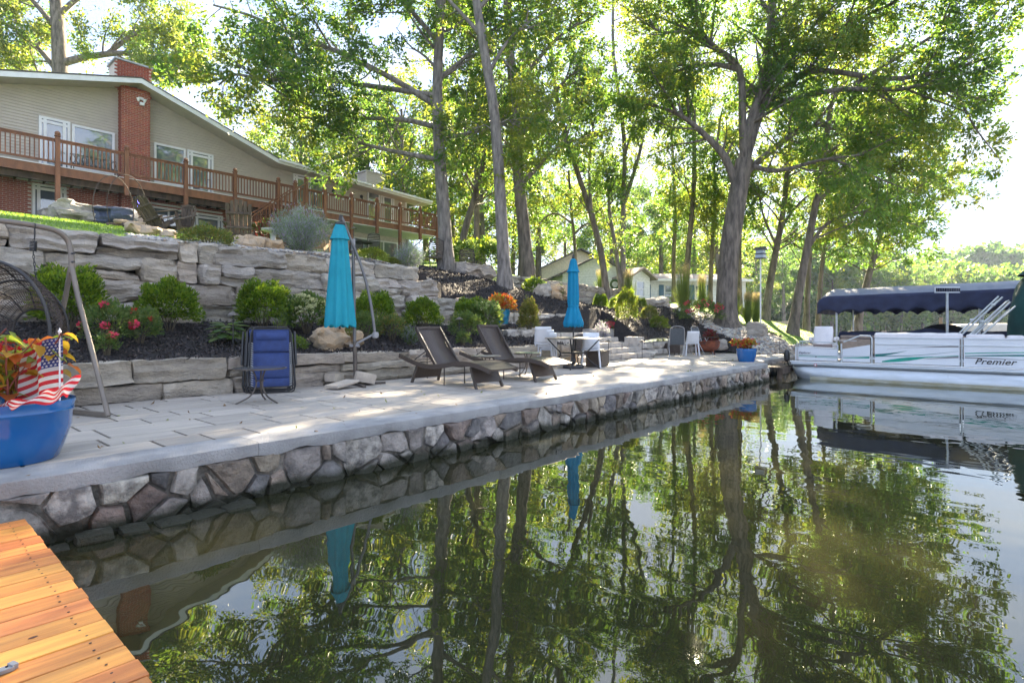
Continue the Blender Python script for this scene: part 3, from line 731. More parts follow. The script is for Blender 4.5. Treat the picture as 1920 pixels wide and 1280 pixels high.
pp = MB(); pp.box((0, 0, -.55), (.14, .14, 1.75)); pp.box((0, 0, .34), (.17, .17, .03)); pp.lathe([(.05, .355), (.085, .40), (.09, .43), (.06, .49), (.02, .51)], (0, 0, 0), 8)
postS = pp.build('post', m_brown, deck)
pq = MB(); pq.box((0, 0, -1.6), (.14, .14, 3.8)); pq.box((0, 0, .34), (.17, .17, .03)); pq.lathe([(.05, .355), (.085, .40), (.09, .43), (.06, .49), (.02, .51)], (0, 0, 0), 8)
postL = pq.build('post', m_brown, deck)
pposts = [(-.9, 1), (ux(107), 1), (ux(236), 0), (ux(347), 1), (ux(439), 0), (ux(520), 0), (ux(552), 1), (ux(607), 0), (ux(657), 1), (ux(705), 0), (ux(748), 1), (ux(786), 0), (UE, 1)]
fS = fL = True; ZP = ZDK+.72
for u, lg in pposts:
    loc = (u-DO.x, -.09, ZP-DO.z)
    if lg and fL: postL.location = loc; fL = False
    elif not lg and fS: postS.location = loc; fS = False
    else: inst(postL if lg else postS, 'post', loc, deck)
ub = [p[0] for p in pposts]
b = MB(); b.box((0, 0, 0), (.034, .034, .80)); bal = b.build('baluster', m_brown, deck); first = True
nb_ = 0
for a, c in zip(ub, ub[1:]):
    if abs(a-ux(520)) < .01: pass
    for nm, zz, w_, h_ in (('top_rail', .93, .10, .035), ('upper_rail', .87, .035, .08), ('bottom_rail', .12, .035, .08)):
        q = MB(); q.box(((a+c)/2, VD-.09, ZDK+zz), (c-a-.14, w_, h_)); db(q, nm, m_brown)
    n = int((c-a-.14)/.125)
    for k in range(n):
        u = a+.07+(c-a-.14)*(k+.5)/n; loc = (u-DO.x, -.115, ZDK+.50-DO.z)
        if first: bal.location = loc; first = False
        else: inst(bal, 'baluster', loc, deck)
        nb_ += 1
# right end railing back to the house
q = MB(); q.box((UE, (VD+VW)/2, ZDK+.93), (.1, VW-VD, .035)); q.box((UE, (VD+VW)/2, ZDK+.12), (.035, VW-VD, .08)); db(q, 'end_rail', m_brown)
for k in range(16): inst(bal, 'baluster', (UE-DO.x, .0+.13*k, ZDK+.5-DO.z), deck)
# stairs going down along the front of the deck
su0 = ux(550); su1 = su0-2.75; zt, zb = ZDK, 5.15; n = 10; vs0, vs1 = VD-1.2, VD-.18
for k in range(n):
    u = su0-(k+.5)*(su0-su1)/n; z = zt-(k+1)*(zt-zb)/n
    q = MB(); q.box((u, (vs0+vs1)/2, z), ((su0-su1)/n+.03, vs1-vs0, .04)); db(q, 'tread', m_brown)
for vv in (vs0, vs1):
    q = MB(); q.bar((su0, vv, zt-.15), (su1, vv, zb-.15), .045, .30); db(q, 'stringer', m_brown)
    q = MB(); q.bar((su0, vv, zt+.9), (su1, vv, zb+.9), .09, .04); q.bar((su0, vv, zt+.12), (su1, vv, zb+.12), .04, .07); db(q, 'stair_rail', m_brown)
    for k in range(15):
        t = (k+.5)/15; inst(bal, 'baluster', (su0+(su1-su0)*t-DO.x, vv-DO.y, zt+(zb-zt)*t+.5-DO.z), deck)
    for t in (0, 1.): inst(postS, 'post', (su0+(su1-su0)*t-DO.x, vv-DO.y, zt+(zb-zt)*t+.72-DO.z), deck)
# string lights
b = MB()
for a, c in zip(ub[6:], ub[7:]): b.tube([(a+(c-a)*t, VD-.17, ZP+.25-.16*4*t*(1-t)) for t in np.linspace(0, 1, 9)], .006, 4)
db(b, 'light_cord', m_black)
b = MB()
for a, c in zip(ub[6:], ub[7:]):
    for t in (.1, .35, .65, .9): b.lathe([(.01, .0), (.035, -.05), (.03, -.09), (.0, -.11)], (a+(c-a)*t, VD-.17, ZP+.24-.16*4*t*(1-t)), 6)
db(b, 'light_bulb', m_white)
# ------------------------------------------------------------------ trees
m_bark = mat('bark', (.22, .185, .155), .95, (.07, .06, .05), 7, 1., bscale=18, stretch=(1, 1, .22), detail=9, rnd=.12)
m_barkg = mat('grey_bark', (.26, .235, .21), .95, (.10, .09, .082), 9, 1., bscale=24, stretch=(1, 1, .25), detail=9, rnd=.1)
m_leafA = mat('leaf_green', (.08, .165, .03), .5, (.045, .095, .014), 1.2, trans=(.20, .38, .045))
m_leafB = mat('leaf_olive', (.11, .18, .03), .5, (.065, .115, .02), 1.2, trans=(.29, .45, .05))
m_leafC = mat('leaf_yellow', (.17, .21, .03), .5, (.10, .15, .02), 1.2, trans=(.42, .48, .05))
m_leafD = mat('leaf_deep', (.045, .10, .03), .5, (.03, .07, .02), 1.2, trans=(.15, .31, .05))
LEAF = [m_leafA, m_leafA, m_leafB, m_leafC]
def perp(t):
    r = Vector((random.gauss(0, 1), random.gauss(0, 1), random.gauss(0, 1))); r -= t*r.dot(t)
    return r.normalized() if r.length > 1e-5 else t.orthogonal()
def limb(mb, p, d, L, r, wob=.22, up=.06, n=None, sides=5, droop=0.):
    n = n or max(3, int(L/.6)); pts = [p.copy()]; d = d.normalized()
    for i in range(n):
        d = (d+perp(d)*wob*random.uniform(.3, 1)+Vector((0, 0, up-droop*i/n))).normalized(); pts.append(pts[-1]+d*L/n)
    mb.tube(pts, [max(.006, r*(1-.78*i/n)) for i in range(n+1)], sides, cap=False); return pts
def at(pts, t):
    x = t*(len(pts)-1); i = min(int(x), len(pts)-2); f = x-i; return pts[i].lerp(pts[i+1], f), (pts[i+1]-pts[i]).normalized()
def foliate(mb, pts, r, LP, LD, dens=1., sub=(1.2, 3.2), t0=.2, upb=.15, step=.55, twl=.8):
    """side branches and twigs along a limb; leaf points go to LP"""
    L = sum((a-b).length for a, b in zip(pts, pts[1:])); n = max(2, int(L*(1-t0)/step*dens))
    for i in range(n):
        t = t0+(1-t0)*(i+random.random())/n; p, tg = at(pts, min(t, .999)); d = (tg*.55+perp(tg)*.9+Vector((0, 0, upb))).normalized()
        l2 = random.uniform(*sub)*(1-.45*t); q = limb(mb, p, d, l2, max(.012, r*(1-.7*t)*.38), .3, .03, sides=4)
        m = max(3, int(l2/.28))
        for k in range(m):
            s = .25+.75*(k+random.random())/m; a, tg2 = at(q, min(s, .999)); dd = (tg2*.6+perp(tg2)*.8+Vector((0, 0, .05))).normalized()
            l3 = random.uniform(.35, 1)*twl*(1-.3*s); e = a+dd*l3
            if random.random() < .5: mb.tube([a, a+dd*l3*.5+Vector((0, 0, .02)), e], [.009, .006, .004], 3, cap=False)
            LP.append((a, e)); LD.append(dd)
def leaves(name, LP, LD, root, per, size, mats=LEAF, spread=.16, aspect=.48, keep=None, deep=.0):
    spread = spread*.75
    A = np.array([tuple(a) for a, _ in LP]); B = np.array([tuple(b) for _, b in LP]); D = np.array([tuple(d) for d in LD])
    n = len(A); I = np.repeat(np.arange(n), per); t = rng.random(len(I))**.7
    P = A[I]+(B[I]-A[I])*t[:, None]*1.1+rng.normal(size=(len(I), 3))*spread*np.array([1, 1, .8])
    # each twig keeps one main hue, so crowns show light and dark clumps
    V, F = leaf_quads(P, size, up=.25, aspect=aspect, dirs=D[I]*.8, droop=.15)
    lo = np.array(root.location)
    o = npmesh(name, V-lo, F, mats, root)
    cl = (np.sin(A[:, 0]*.9+A[:, 2]*1.3)+np.sin(A[:, 1]*1.1-A[:, 2]*.8)+rng.normal(size=n)*.9)
    q = np.argsort(np.argsort(cl))/n; mi = np.minimum((q*len(mats)).astype(int), len(mats)-1)[I]
    swap = rng.random(len(I)) < .3; mi[swap] = rng.integers(0, len(mats), swap.sum())
    o.data.polygons.foreach_set('material_index', mi.astype(np.int32)); return o
def tree_start(name, base, label, cat='tree', group=None): return empty(name, tuple(base), label=label, cat=cat, group=group)
def finish(root, mb, LP, LD, per, size, bark=None, mats=LEAF, **k):
    o = Vector(root.location); mb.build('trunk', bark or m_bark, root, smooth=2, fix=False); mb_o = KIDS[root.name][-1]; mb_o.data.transform(__import__('mathutils').Matrix.Translation(-o))
    if LP: leaves('crown', LP, LD, root, per, size, mats, **k)
def dense(pts, k=4):
    out = []
    n = len(pts)
    for i in range(n-1):
        p0 = pts[max(i-1, 0)]; p1 = pts[i]; p2 = pts[i+1]; p3 = pts[min(i+2, n-1)]
        for j in range(k):
            t = j/k; out.append(.5*((2*p1)+(p2-p0)*t+(2*p0-5*p1+4*p2-p3)*t*t+(3*p1-p0-3*p2+p3)*t*t*t))
    return out+[pts[-1]]
def px_path(pts, d0): return dense([WP(p[0], p[1], p[2] if len(p) > 2 else d0) for p in pts])
def hero(name, label, d, trunk, r0, r1, limbs, per=24, size=0.128, dens=1., bark=None, mats=LEAF, auto=0, topl=4., sub=(1.2, 3.2), tt=.55, group=None, **k):
    """trunk and main limbs follow given paths, everything finer grows from them"""
    T = px_path(trunk, d); b = T[0].copy(); b.z = H(b.x, b.y)-.15; T[0] = b
    root = tree_start(name, (b.x, b.y, b.z), label, group=group); mb = MB(); n = len(T)
    rr = [r0+(r1-r0)*(i/(n-1))**.8 for i in range(n)]; rr[0] = r0*1.45; rr[1] = r0*1.12
    mb.tube(T, rr, 14, cap=False); LP, LD = [], []
    for lm in limbs:
        pts = px_path(lm[1:], d) ; r = lm[0]
        m = len(pts); mb.tube(pts, [r*(1-.75*i/(m-1)) for i in range(m)], 8, cap=False)
        foliate(mb, pts, r, LP, LD, dens, sub)
        # forks
        for q in range(2+int(len(pts)/5)):
            p, tg = at(pts, random.uniform(.35, .95)); q2 = limb(mb, p, tg*.8+perp(tg)*.7+Vector((0, 0, .2)), random.uniform(1.5, 3.5), r*.4, .2, .05, sides=5)
            foliate(mb, q2, r*.4, LP, LD, dens, (sub[0]*.7, sub[1]*.7), t0=.1)
    for i in range(auto):
        p, tg = at(T, random.uniform(tt, .99)); dd = (perp(tg)+tg*random.uniform(.1, .7)+Vector((0, 0, .15))); q = limb(mb, p, dd, topl*random.uniform(.55, 1.1), r1*.5, .18, .08, sides=6)
        foliate(mb, q, r1*.45, LP, LD, dens, sub)
    finish(root, mb, LP, LD, per, size, bark, mats, **k); return root
random.seed(21)
hero('oak_tree', 'massive oak with thick forked trunk standing between the pebble swale and the lawn', 24,
     [(1362, 612), (1363, 540), (1368, 470), (1378, 400), (1387, 345), (1396, 300)], .46, .36, [
     (.26, (1394, 320), (1402, 250), (1424, 180), (1438, 100), (1448, 0), (1455, -120), (1470, -220)),
     (.22, (1396, 305), (1424, 215), (1455, 130), (1490, 30), (1530, -90)),
     (.20, (1384, 360), (1359, 295), (1317, 249), (1274, 216), (1215, 194)),
     (.20, (1396, 310), (1392, 230), (1386, 131), (1336, 85), (1307, 43), (1280, -40)),
     (.17, (1388, 345), (1412, 312), (1481, 256), (1538, 233, 23), (1600, 225, 22)),
     (.16, (1400, 260), (1424, 183), (1461, 101), (1562, 73, 23), (1611, 36, 22), (1680, 5, 21)),
     (.16, (1405, 240), (1445, 187), (1522, 134, 23), (1664, 148, 21), (1765, 134, 20), (1850, 110, 19)),
     (.12, (1430, 200), (1560, 170, 22), (1684, 168, 20.5), (1741, 160, 20), (1850, 190, 19)),
     (.12, (1386, 131), (1330, 120), (1280, 130), (1230, 150)),
     (.12, (1440, 100), (1540, 20), (1640, -40), (1750, -70, 22)),
     (.10, (1336, 85), (1290, 60), (1240, 60), (1190, 30)),
     (.12, (1412, 312), (1460, 320, 23), (1540, 300, 22), (1620, 290, 21)),
     (.10, (1600, 160, 22), (1680, 110, 21), (1760, 60, 20), (1800, 20, 20))],
     per=39, size=0.140, dens=1.4, sub=(1.2, 3.4), spread=.2)
hero('maple_tree', 'tall straight grey trunk beside the deck end with leafy limbs over the roof', 22,
     [(838, 505), (832, 400), (824, 290), (820, 180), (824, 60), (832, -60), (838, -220)], .30, .13, [
     (.11, (824, 300), (760, 288), (700, 275), (660, 262), (600, 225, 21)),
     (.12, (821, 240), (760, 225), (669, 220), (597, 203, 21), (530, 180, 20.5)),
     (.13, (820, 200), (740, 150), (640, 100), (560, 70), (470, 30, 21), (400, 10, 21)),
     (.12, (820, 180), (720, 165), (600, 150), (500, 150, 20), (440, 140, 20), (410, 160, 20)),
     (.11, (822, 80), (760, 10), (680, -60), (560, -120), (460, -150)),
     (.10, (820, 150), (870, 110), (920, 60), (970, 20)), (.10, (826, 20), (800, -60), (740, -150), (700, -230)),
     (.09, (822, 260), (880, 250), (930, 235), (960, 200))],
     per=39, size=0.140, dens=1.35, sub=(1.1, 3.), bark=m_barkg, mats=[m_leafD, m_leafA, m_leafA, m_leafB, m_leafC], auto=9, tt=.5)
hero('leaning_oak', 'tall grey trunk leaning slightly, rising from the mulch behind the loungers', 20,
     [(947, 533), (941, 430), (934, 300), (925, 200), (909, 100), (893, 0), (880, -120), (872, -260)], .245, .12, [
     (.09, (905, 70), (860, 20), (800, -40), (720, -100)), (.09, (895, 20), (950, -40), (1010, -100)), (.08, (915, 140), (950, 80), (990, 40)),
     (.03, (938, 380), (955, 360), (968, 350)), (.03, (928, 240), (950, 225), (962, 235)), (.03, (912, 120), (940, 110), (962, 130)), (.03, (930, 250), (910, 235), (898, 240))],
     per=34, size=0.136, dens=1.1, sub=(.7, 2.2), bark=m_barkg, mats=[m_leafA, m_leafB, m_leafC, m_leafC], auto=8, tt=.8)
hero('dark_oak', 'dark furrowed oak trunk standing on the upper lawn behind the leaning grey trunk', 26,
     [(988, 506), (981, 420), (972, 330), (965, 200), (955, 80), (948, -60), (945, -200)], .34, .14, [
     (.13, (975, 350), (1010, 310), (1040, 280), (1075, 262)), (.12, (970, 260), (1020, 200), (1060, 150), (1090, 130)),
     (.12, (962, 180), (1010, 110), (1060, 60), (1100, 40)), (.1, (960, 130), (900, 80), (860, 40)), (.1, (972, 330), (940, 290), (900, 270)), (.1, (950, 20), (1000, -40), (1080, -80))],
     per=34, size=0.145, dens=1.15, mats=[m_leafA, m_leafA, m_leafB, m_leafC], auto=8, tt=.35)
hero('slim_tree', 'slim dark straight trunk between the maple and the leaning oak', 30, [(893, 478), (894, 380), (892, 280), (884, 170), (880, 40), (875, -100)], .17, .08, [], per=32, size=0.162, auto=15, tt=.3, topl=4, mats=[m_leafA, m_leafB, m_leafC])
hero('bent_tree', 'bent mossy trunk curving up behind the wicker chairs', 28, [(862, 482), (872, 430), (890, 370), (905, 310), (910, 230), (905, 100)], .2, .09, [], per=32, size=0.162, auto=13, tt=.3, topl=4, mats=[m_leafA, m_leafB, m_leafC])
hero('ivy_tree', 'ivy clad leaning trunk behind the blue table umbrella', 29, [(1138, 560), (1128, 480), (1108, 400), (1085, 330), (1060, 250), (1040, 160), (1030, 40)], .19, .09, [(.1, (1110, 410), (1105, 330), (1110, 260), (1120, 180))], per=34, size=0.153, auto=13, tt=.25, topl=3.5, mats=[m_leafD, m_leafA, m_leafB])
hero('twin_trunk_tree', 'pale slim tree with two trunks forking upward above the garden wall', 30, [(1170, 560), (1168, 470), (1169, 380), (1171, 280), (1163, 200), (1150, 100), (1150, -30)], .17, .07,
     [(.14, (1166, 560), (1155, 470), (1143, 400), (1140, 340), (1128, 290)), (.12, (1170, 380), (1190, 320), (1205, 260), (1212, 190), (1220, 100)), (.07, (1171, 300), (1180, 260), (1195, 220))],
     per=19, size=0.145, dens=.95, auto=10, tt=.4, topl=3, bark=m_barkg, mats=[m_leafA, m_leafB, m_leafB, m_leafC])
hero('young_oak', 'dark slim trunk in front of the pale bungalow with blue shutters', 33, [(1284, 562), (1290, 480), (1297, 400), (1302, 320), (1300, 200), (1295, 90)], .2, .08, [], per=23, size=0.162, auto=17, tt=.28, topl=4, mats=[m_leafA, m_leafB, m_leafC])
hero('thin_maple', 'thin sunlit brown trunk beside the ornamental grass in front of the bungalow', 36, [(1264, 565), (1263, 480), (1267, 400), (1262, 300), (1255, 180)], .14, .07, [], per=32, size=0.162, auto=14, tt=.3, topl=3.5, mats=[m_leafA, m_leafB, m_leafC])
hero('small_ash', 'slender brown trunk at the bungalow corner just left of the big oak', 34, [(1331, 578), (1333, 510), (1336, 450), (1340, 380), (1338, 280)], .16, .08, [], per=32, size=0.170, auto=13, tt=.3, topl=3.2, mats=[m_leafA, m_leafB, m_leafC])
hero('lawn_tree', 'straight trunk just right of the big oak on the lawn edge', 33, [(1386, 572), (1386, 500), (1387, 430), (1390, 340), (1400, 230)], .17, .08, [], per=32, size=0.170, auto=12, tt=.35, topl=3.4, mats=[m_leafA, m_leafB, m_leafC])
hero('lawn_oak', 'leaning trunk on the bright lawn right of the white birdhouse pole', 30, [(1434, 600), (1444, 530), (1455, 470), (1468, 400), (1478, 300), (1490, 180)], .22, .1, [(.1, (1462, 430), (1500, 380), (1540, 350)), (.08, (1455, 460), (1430, 400), (1420, 340))], per=34, size=0.157, auto=16, tt=.35, topl=4, mats=[m_leafA, m_leafB, m_leafC])
hero('shore_oak', 'dark leaning oak trunk at the lawn edge behind the pontoon bow', 26, [(1486, 622), (1496, 560), (1507, 500), (1522, 420), (1537, 340), (1552, 240), (1570, 130)], .235, .1, [(.1, (1512, 470), (1550, 420), (1600, 400), (1650, 395)), (.1, (1530, 380), (1590, 330), (1660, 310), (1730, 330)), (.08, (1545, 290), (1620, 250), (1700, 240), (1770, 250))], per=38, size=0.140, auto=14, tt=.4, topl=3.8, dens=1.15, mats=[m_leafA, m_leafA, m_leafB, m_leafC])
hero('shore_maple', 'brown sunlit trunk between the shore oak and the navy boat canopy', 32, [(1512, 612), (1514, 560), (1518, 480), (1524, 400), (1530, 300)], .18, .08, [], per=32, size=0.162, auto=14, tt=.3, topl=3.6, mats=[m_leafA, m_leafB, m_leafC])
hero('dock_tree', 'tree trunk emerging just left of the navy boat canopy', 33, [(1534, 618), (1538, 540), (1545, 470), (1560, 380), (1575, 260)], .15, .07, [], per=23, size=0.162, auto=16, tt=.35, topl=4.2, mats=[m_leafD, m_leafA, m_leafB])
hero('pale_trunk_tree', 'leaning brown trunk seen under the navy boat canopy', 34, [(1606, 622), (1616, 570), (1636, 490), (1655, 420), (1670, 320)], .26, .1, [(.1, (1650, 440), (1700, 400), (1760, 385)), (.1, (1640, 470), (1600, 420), (1580, 360))], per=36, size=0.162, auto=18, tt=.4, topl=4.5, dens=1.1)
def foliage_tree(name, label, d, trunk, r0, r1, limbs, **k): return hero(name, label, d, trunk, r0, r1, limbs, **k)
foliage_tree('yard_oak', 'old oak behind the house with a thick limb arching over the roof beside the chimney', 40,
     [(118, 330), (115, 200), (112, 110), (108, 40), (100, -60), (95, -180)], .62, .3, [
     (.28, (112, 120), (160, 108), (230, 100), (290, 112), (340, 135)), (.22, (112, 140), (80, 100), (40, 60), (-20, 30)), (.2, (108, 30), (170, -20), (240, -40), (300, -20)),
     (.2, (110, 60), (60, 0), (0, -60), (-60, -90)), (.18, (200, 103), (260, 60), (320, 50), (350, 90)), (.16, (105, 0), (140, -80), (200, -150)), (.16, (112, 150), (60, 140), (0, 110))],
     per=47, size=0.204, dens=1.0, sub=(2., 4.5), spread=.36, mats=[m_leafB, m_leafC, m_leafC, m_leafA])
hero('hanging_maple', 'small leafy maple screening the white garage behind the blue market umbrella', 33, [(1082, 556), (1080, 500), (1076, 440), (1070, 380), (1066, 320)], .12, .06, [(.07, (1076, 440), (1100, 420), (1130, 430), (1150, 455)), (.07, (1074, 420), (1040, 400), (1010, 420), (990, 450)), (.06, (1072, 400), (1100, 370), (1140, 370))], per=36, size=.15, auto=8, tt=.5, topl=2.6, mats=[m_leafA, m_leafB, m_leafC])
# background trees: three kinds, copied
def generic(name, label, h, cr, seed, mats, per=38, size=0.221, pos=(0, 0, 0), nl=26):
    random.seed(seed); root = tree_start(name, pos, label); o = Vector(pos); mb = MB()
    T = limb(mb, o+Vector((0, 0, -.3)), Vector((0, 0, 1)), h*.85, h*.018+.05, .05, .1, n=9, sides=8); LP, LD = [], []
    for i in range(nl):
        t = .18+.8*i/nl; p, tg = at(T, t); a = i*2.4+random.random(); s = sin(pi*min(1, (t-.05)*1.0))**.6
        q = limb(mb, p, Vector((cos(a), sin(a), .35+.5*t)), cr*s*random.uniform(.7, 1.1)+.5, .05, .18, .04, sides=4)
        foliate(mb, q, .05, LP, LD, .8, (1., 2.4), step=.8)
    finish(root, mb, LP, LD, per, size, m_bark, mats, spread=.35); return root
random.seed(5)
g1 = generic('background_tree', 'round bright green tree behind the house roof', 14, 4.6, 31, [m_leafA, m_leafB, m_leafC, m_leafC], pos=(21, 40, 6.0))
g2 = generic('background_tree', 'dense dark tree behind the siding flue box', 16, 5.2, 32, [m_leafD, m_leafA, m_leafB], pos=(28, 39, 5.2))
g3 = generic('background_tree', 'loose light tree far behind the garden wall', 13, 4.2, 33, [m_leafB, m_leafC, m_leafA], per=14, pos=(38, 40, 4.6))
bgp = [(500, 50, 14, 0), (560, 46, 13, 2), (620, 52, 15, 1), (450, 60, 15, 0), (690, 44, 15, 1), (760, 42, 15, 0), (800, 52, 16, 2), (850, 48, 16, 1), (905, 44, 16, 0), (960, 52, 15, 2), (1010, 46, 14, 1), (1060, 66, 15, 0), (1110, 70, 16, 2), (1150, 62, 16, 1),
       (1200, 72, 15, 0), (1240, 62, 15, 1), (1300, 66, 16, 0), (1350, 60, 15, 2), (1420, 95, 15, 0), (1470, 90, 14, 1), (1560, 108, 17, 0), (1620, 116, 19, 2), (1690, 122, 15, 0), (1730, 125, 17, 1), (60, 48, 17, 1), (-60, 42, 17, 0), (200, 52, 15, 2), (300, 58, 13, 0),
       (1790, 136, 17, 2), (1860, 142, 18, 0), (1640, 118, 18, 1)]
lab = ['round bright green tree', 'dense darker tree', 'loose yellowish tree']
where = ['behind the main gable roof', 'behind the low roof near the black vent', 'behind the siding flue box', 'behind the brick chimney', 'behind the roof end', 'beyond the deck corner', 'beyond the maple trunk', 'behind the slim dark trunk', 'behind the leaning oak', 'behind the dark oak', 'behind the beige house', 'behind the beige house gable',
         'behind the white garage', 'behind the twin trunk tree', 'beyond the bungalow chimney end', 'behind the bungalow roof ridge', 'behind the young oak', 'behind the big oak trunk', 'beyond the birdhouse pole', 'beyond the leaning lawn oak', 'above the canopy front', 'above the navy canopy', 'above the solar panel', 'right of the solar panel on the far bank',
         'far beyond the yard oak', 'at the left edge behind the house', 'seen through the yard oak limb', 'past the arching limb', 'on the far bank by the right edge', 'at the right edge by the green cover', 'low behind the canopy']
random.seed(77)
for i, (px, d, h, k) in enumerate(bgp):
    p = WP(px, 500, d); s = h/(14, 16, 13)[k]; z = H(p.x, p.y)
    if d > 100: z = .6
    if 80 < d < 100: z = 2.
    copy_tree((g1, g2, g3)[k], (p.x, p.y, z-.2), random.uniform(0, 6.2), '%s %s' % (lab[k], where[i]), 'background trees', s*random.uniform(.92, 1.08))
for g in (g1, g2, g3): g['group'] = 'background trees'

# far wooded shore and hills
def far_wood(name, pts, n, hgt, cr, size, mats, per):
    PP = []
    for i in range(n):
        t = random.random()*(len(pts)-1); a = int(t); f = t-a; c = Vector(pts[a]).lerp(Vector(pts[min(a+1, len(pts)-1)]), f)+Vector((random.uniform(-8, 8), random.uniform(-8, 8), 0))
        h = hgt*random.uniform(.65, 1.15); c.z += 0
        for k in range(9):   # lobes
            an = random.random()*6.28; rr = random.random()*cr; q = Vector((c.x+cos(an)*rr, c.y+sin(an)*rr, c.z+h*random.uniform(.12, .9)))
            s = cr*random.uniform(.35, .6)*(1.1-.4*(q.z-c.z)/h)
            u_ = unit(rng.normal(size=(per, 3)))*(rng.random((per, 1))**.35)*s; PP.append(u_*np.array([1, 1, .8])+np.array(q))
    P = np.concatenate(PP); V, F = leaf_quads(P, size, up=.3, aspect=.75); o = npmesh(name, V, F, mats); o['kind'] = 'stuff'; return o
random.seed(9)
far_wood('distant_forest', [tuple(WP(px, 613, d)[:2])+(z,) for px, d, z in ((1180, 120, 2), (1300, 130, 2), (1400, 120, 0), (1480, 118, 0), (1560, 125, 0), (1650, 135, 0), (1740, 145, 0), (1840, 150, 0), (1950, 150, 0), (2100, 150, 0), (2400, 150, 0))], 230, 19, 6.5, 1.0, [m_leafD, m_leafA, m_leafA, m_leafB], 75)
far_wood('distant_hill_forest', [tuple(WP(px, 613, d)[:2])+(z,) for px, d, z in ((1550, 260, 8), (1750, 280, 12), (1900, 300, 18), (2050, 300, 18), (2300, 300, 16))], 110, 26, 12, 2.2, [m_leafD, m_leafA], 60)
fs = MB(); fp = [WP(px, 613, d) for px, d in ((1100, 112), (1400, 112), (1560, 118), (1740, 135), (1950, 140), (2400, 140))]; bp_ = [WP(px, 613, 900) for px in (1100, 1400, 1560, 1740, 1950, 2400)]
fs.add([(p.x, p.y, -.2) for p in fp]+[(p.x*1.03, p.y*1.03, .9) for p in fp]+[(p.x, p.y, 22) for p in bp_], [(i, i+1, 7+i, 6+i) for i in range(5)]+[(6+i, 7+i, 13+i, 12+i) for i in range(5)])
fs.build('far_shore', m_lawn, kind='structure', smooth=2)
# ------------------------------------------------------------------ planting
def M2(n, c, t, **k): return mat(n, c, .55, tuple(x*.6 for x in c), 3, trans=t, **k)
m_box = [M2('boxwood_a', (.12, .22, .018), (.30, .48, .02)), M2('boxwood_b', (.17, .27, .02), (.48, .60, .03)), M2('boxwood_c', (.07, .14, .015), (.15, .28, .015))]
m_sage = [M2('sage_a', (.40, .46, .40), (.35, .42, .33)), M2('sage_b', (.46, .40, .56), (.4, .34, .48)), M2('sage_c', (.22, .32, .17), (.28, .4, .18))]
m_gold = [M2('gold_a', (.22, .24, .04), (.42, .42, .05)), M2('gold_b', (.12, .18, .03), (.25, .32, .03)), M2('gold_c', (.30, .24, .08), (.42, .32, .06))]
m_rose = [M2('rose_a', (.09, .165, .05), (.2, .33, .06)), M2('rose_b', (.15, .21, .06), (.32, .4, .08))]
m_red = mat('red_petal', (.75, .03, .035), .5, (.5, .01, .02), 20, trans=(.8, .06, .05)); m_pink = mat('pink_petal', (.8, .09, .16), .5, (.6, .04, .1), 20, trans=(.8, .1, .15))
m_cream = mat('cream_petal', (.72, .70, .42), .6, (.5, .55, .25), 20, trans=(.6, .6, .3)); m_lime = mat('lime_petal', (.42, .58, .18), .6, (.3, .45, .1), 20, trans=(.5, .6, .2))
m_coleus = [M2('coleus_a', (.55, .09, .02), (.8, .15, .03)), M2('coleus_b', (.50, .22, .03), (.75, .35, .04)), M2('coleus_c', (.32, .30, .05), (.5, .5, .06))]
m_straw = mat('straw', (.50, .40, .22), .8, (.35, .28, .14), 5, trans=(.5, .4, .2)); m_reed = mat('reed', (.14, .20, .05), .7, (.09, .13, .03), 3, trans=(.25, .34, .06))
m_barb = [M2('barberry_a', (.22, .03, .04), (.4, .05, .05)), M2('barberry_b', (.12, .08, .04), (.25, .14, .05))]
m_stem = mat('plant_stem', (.10, .08, .05), .8)
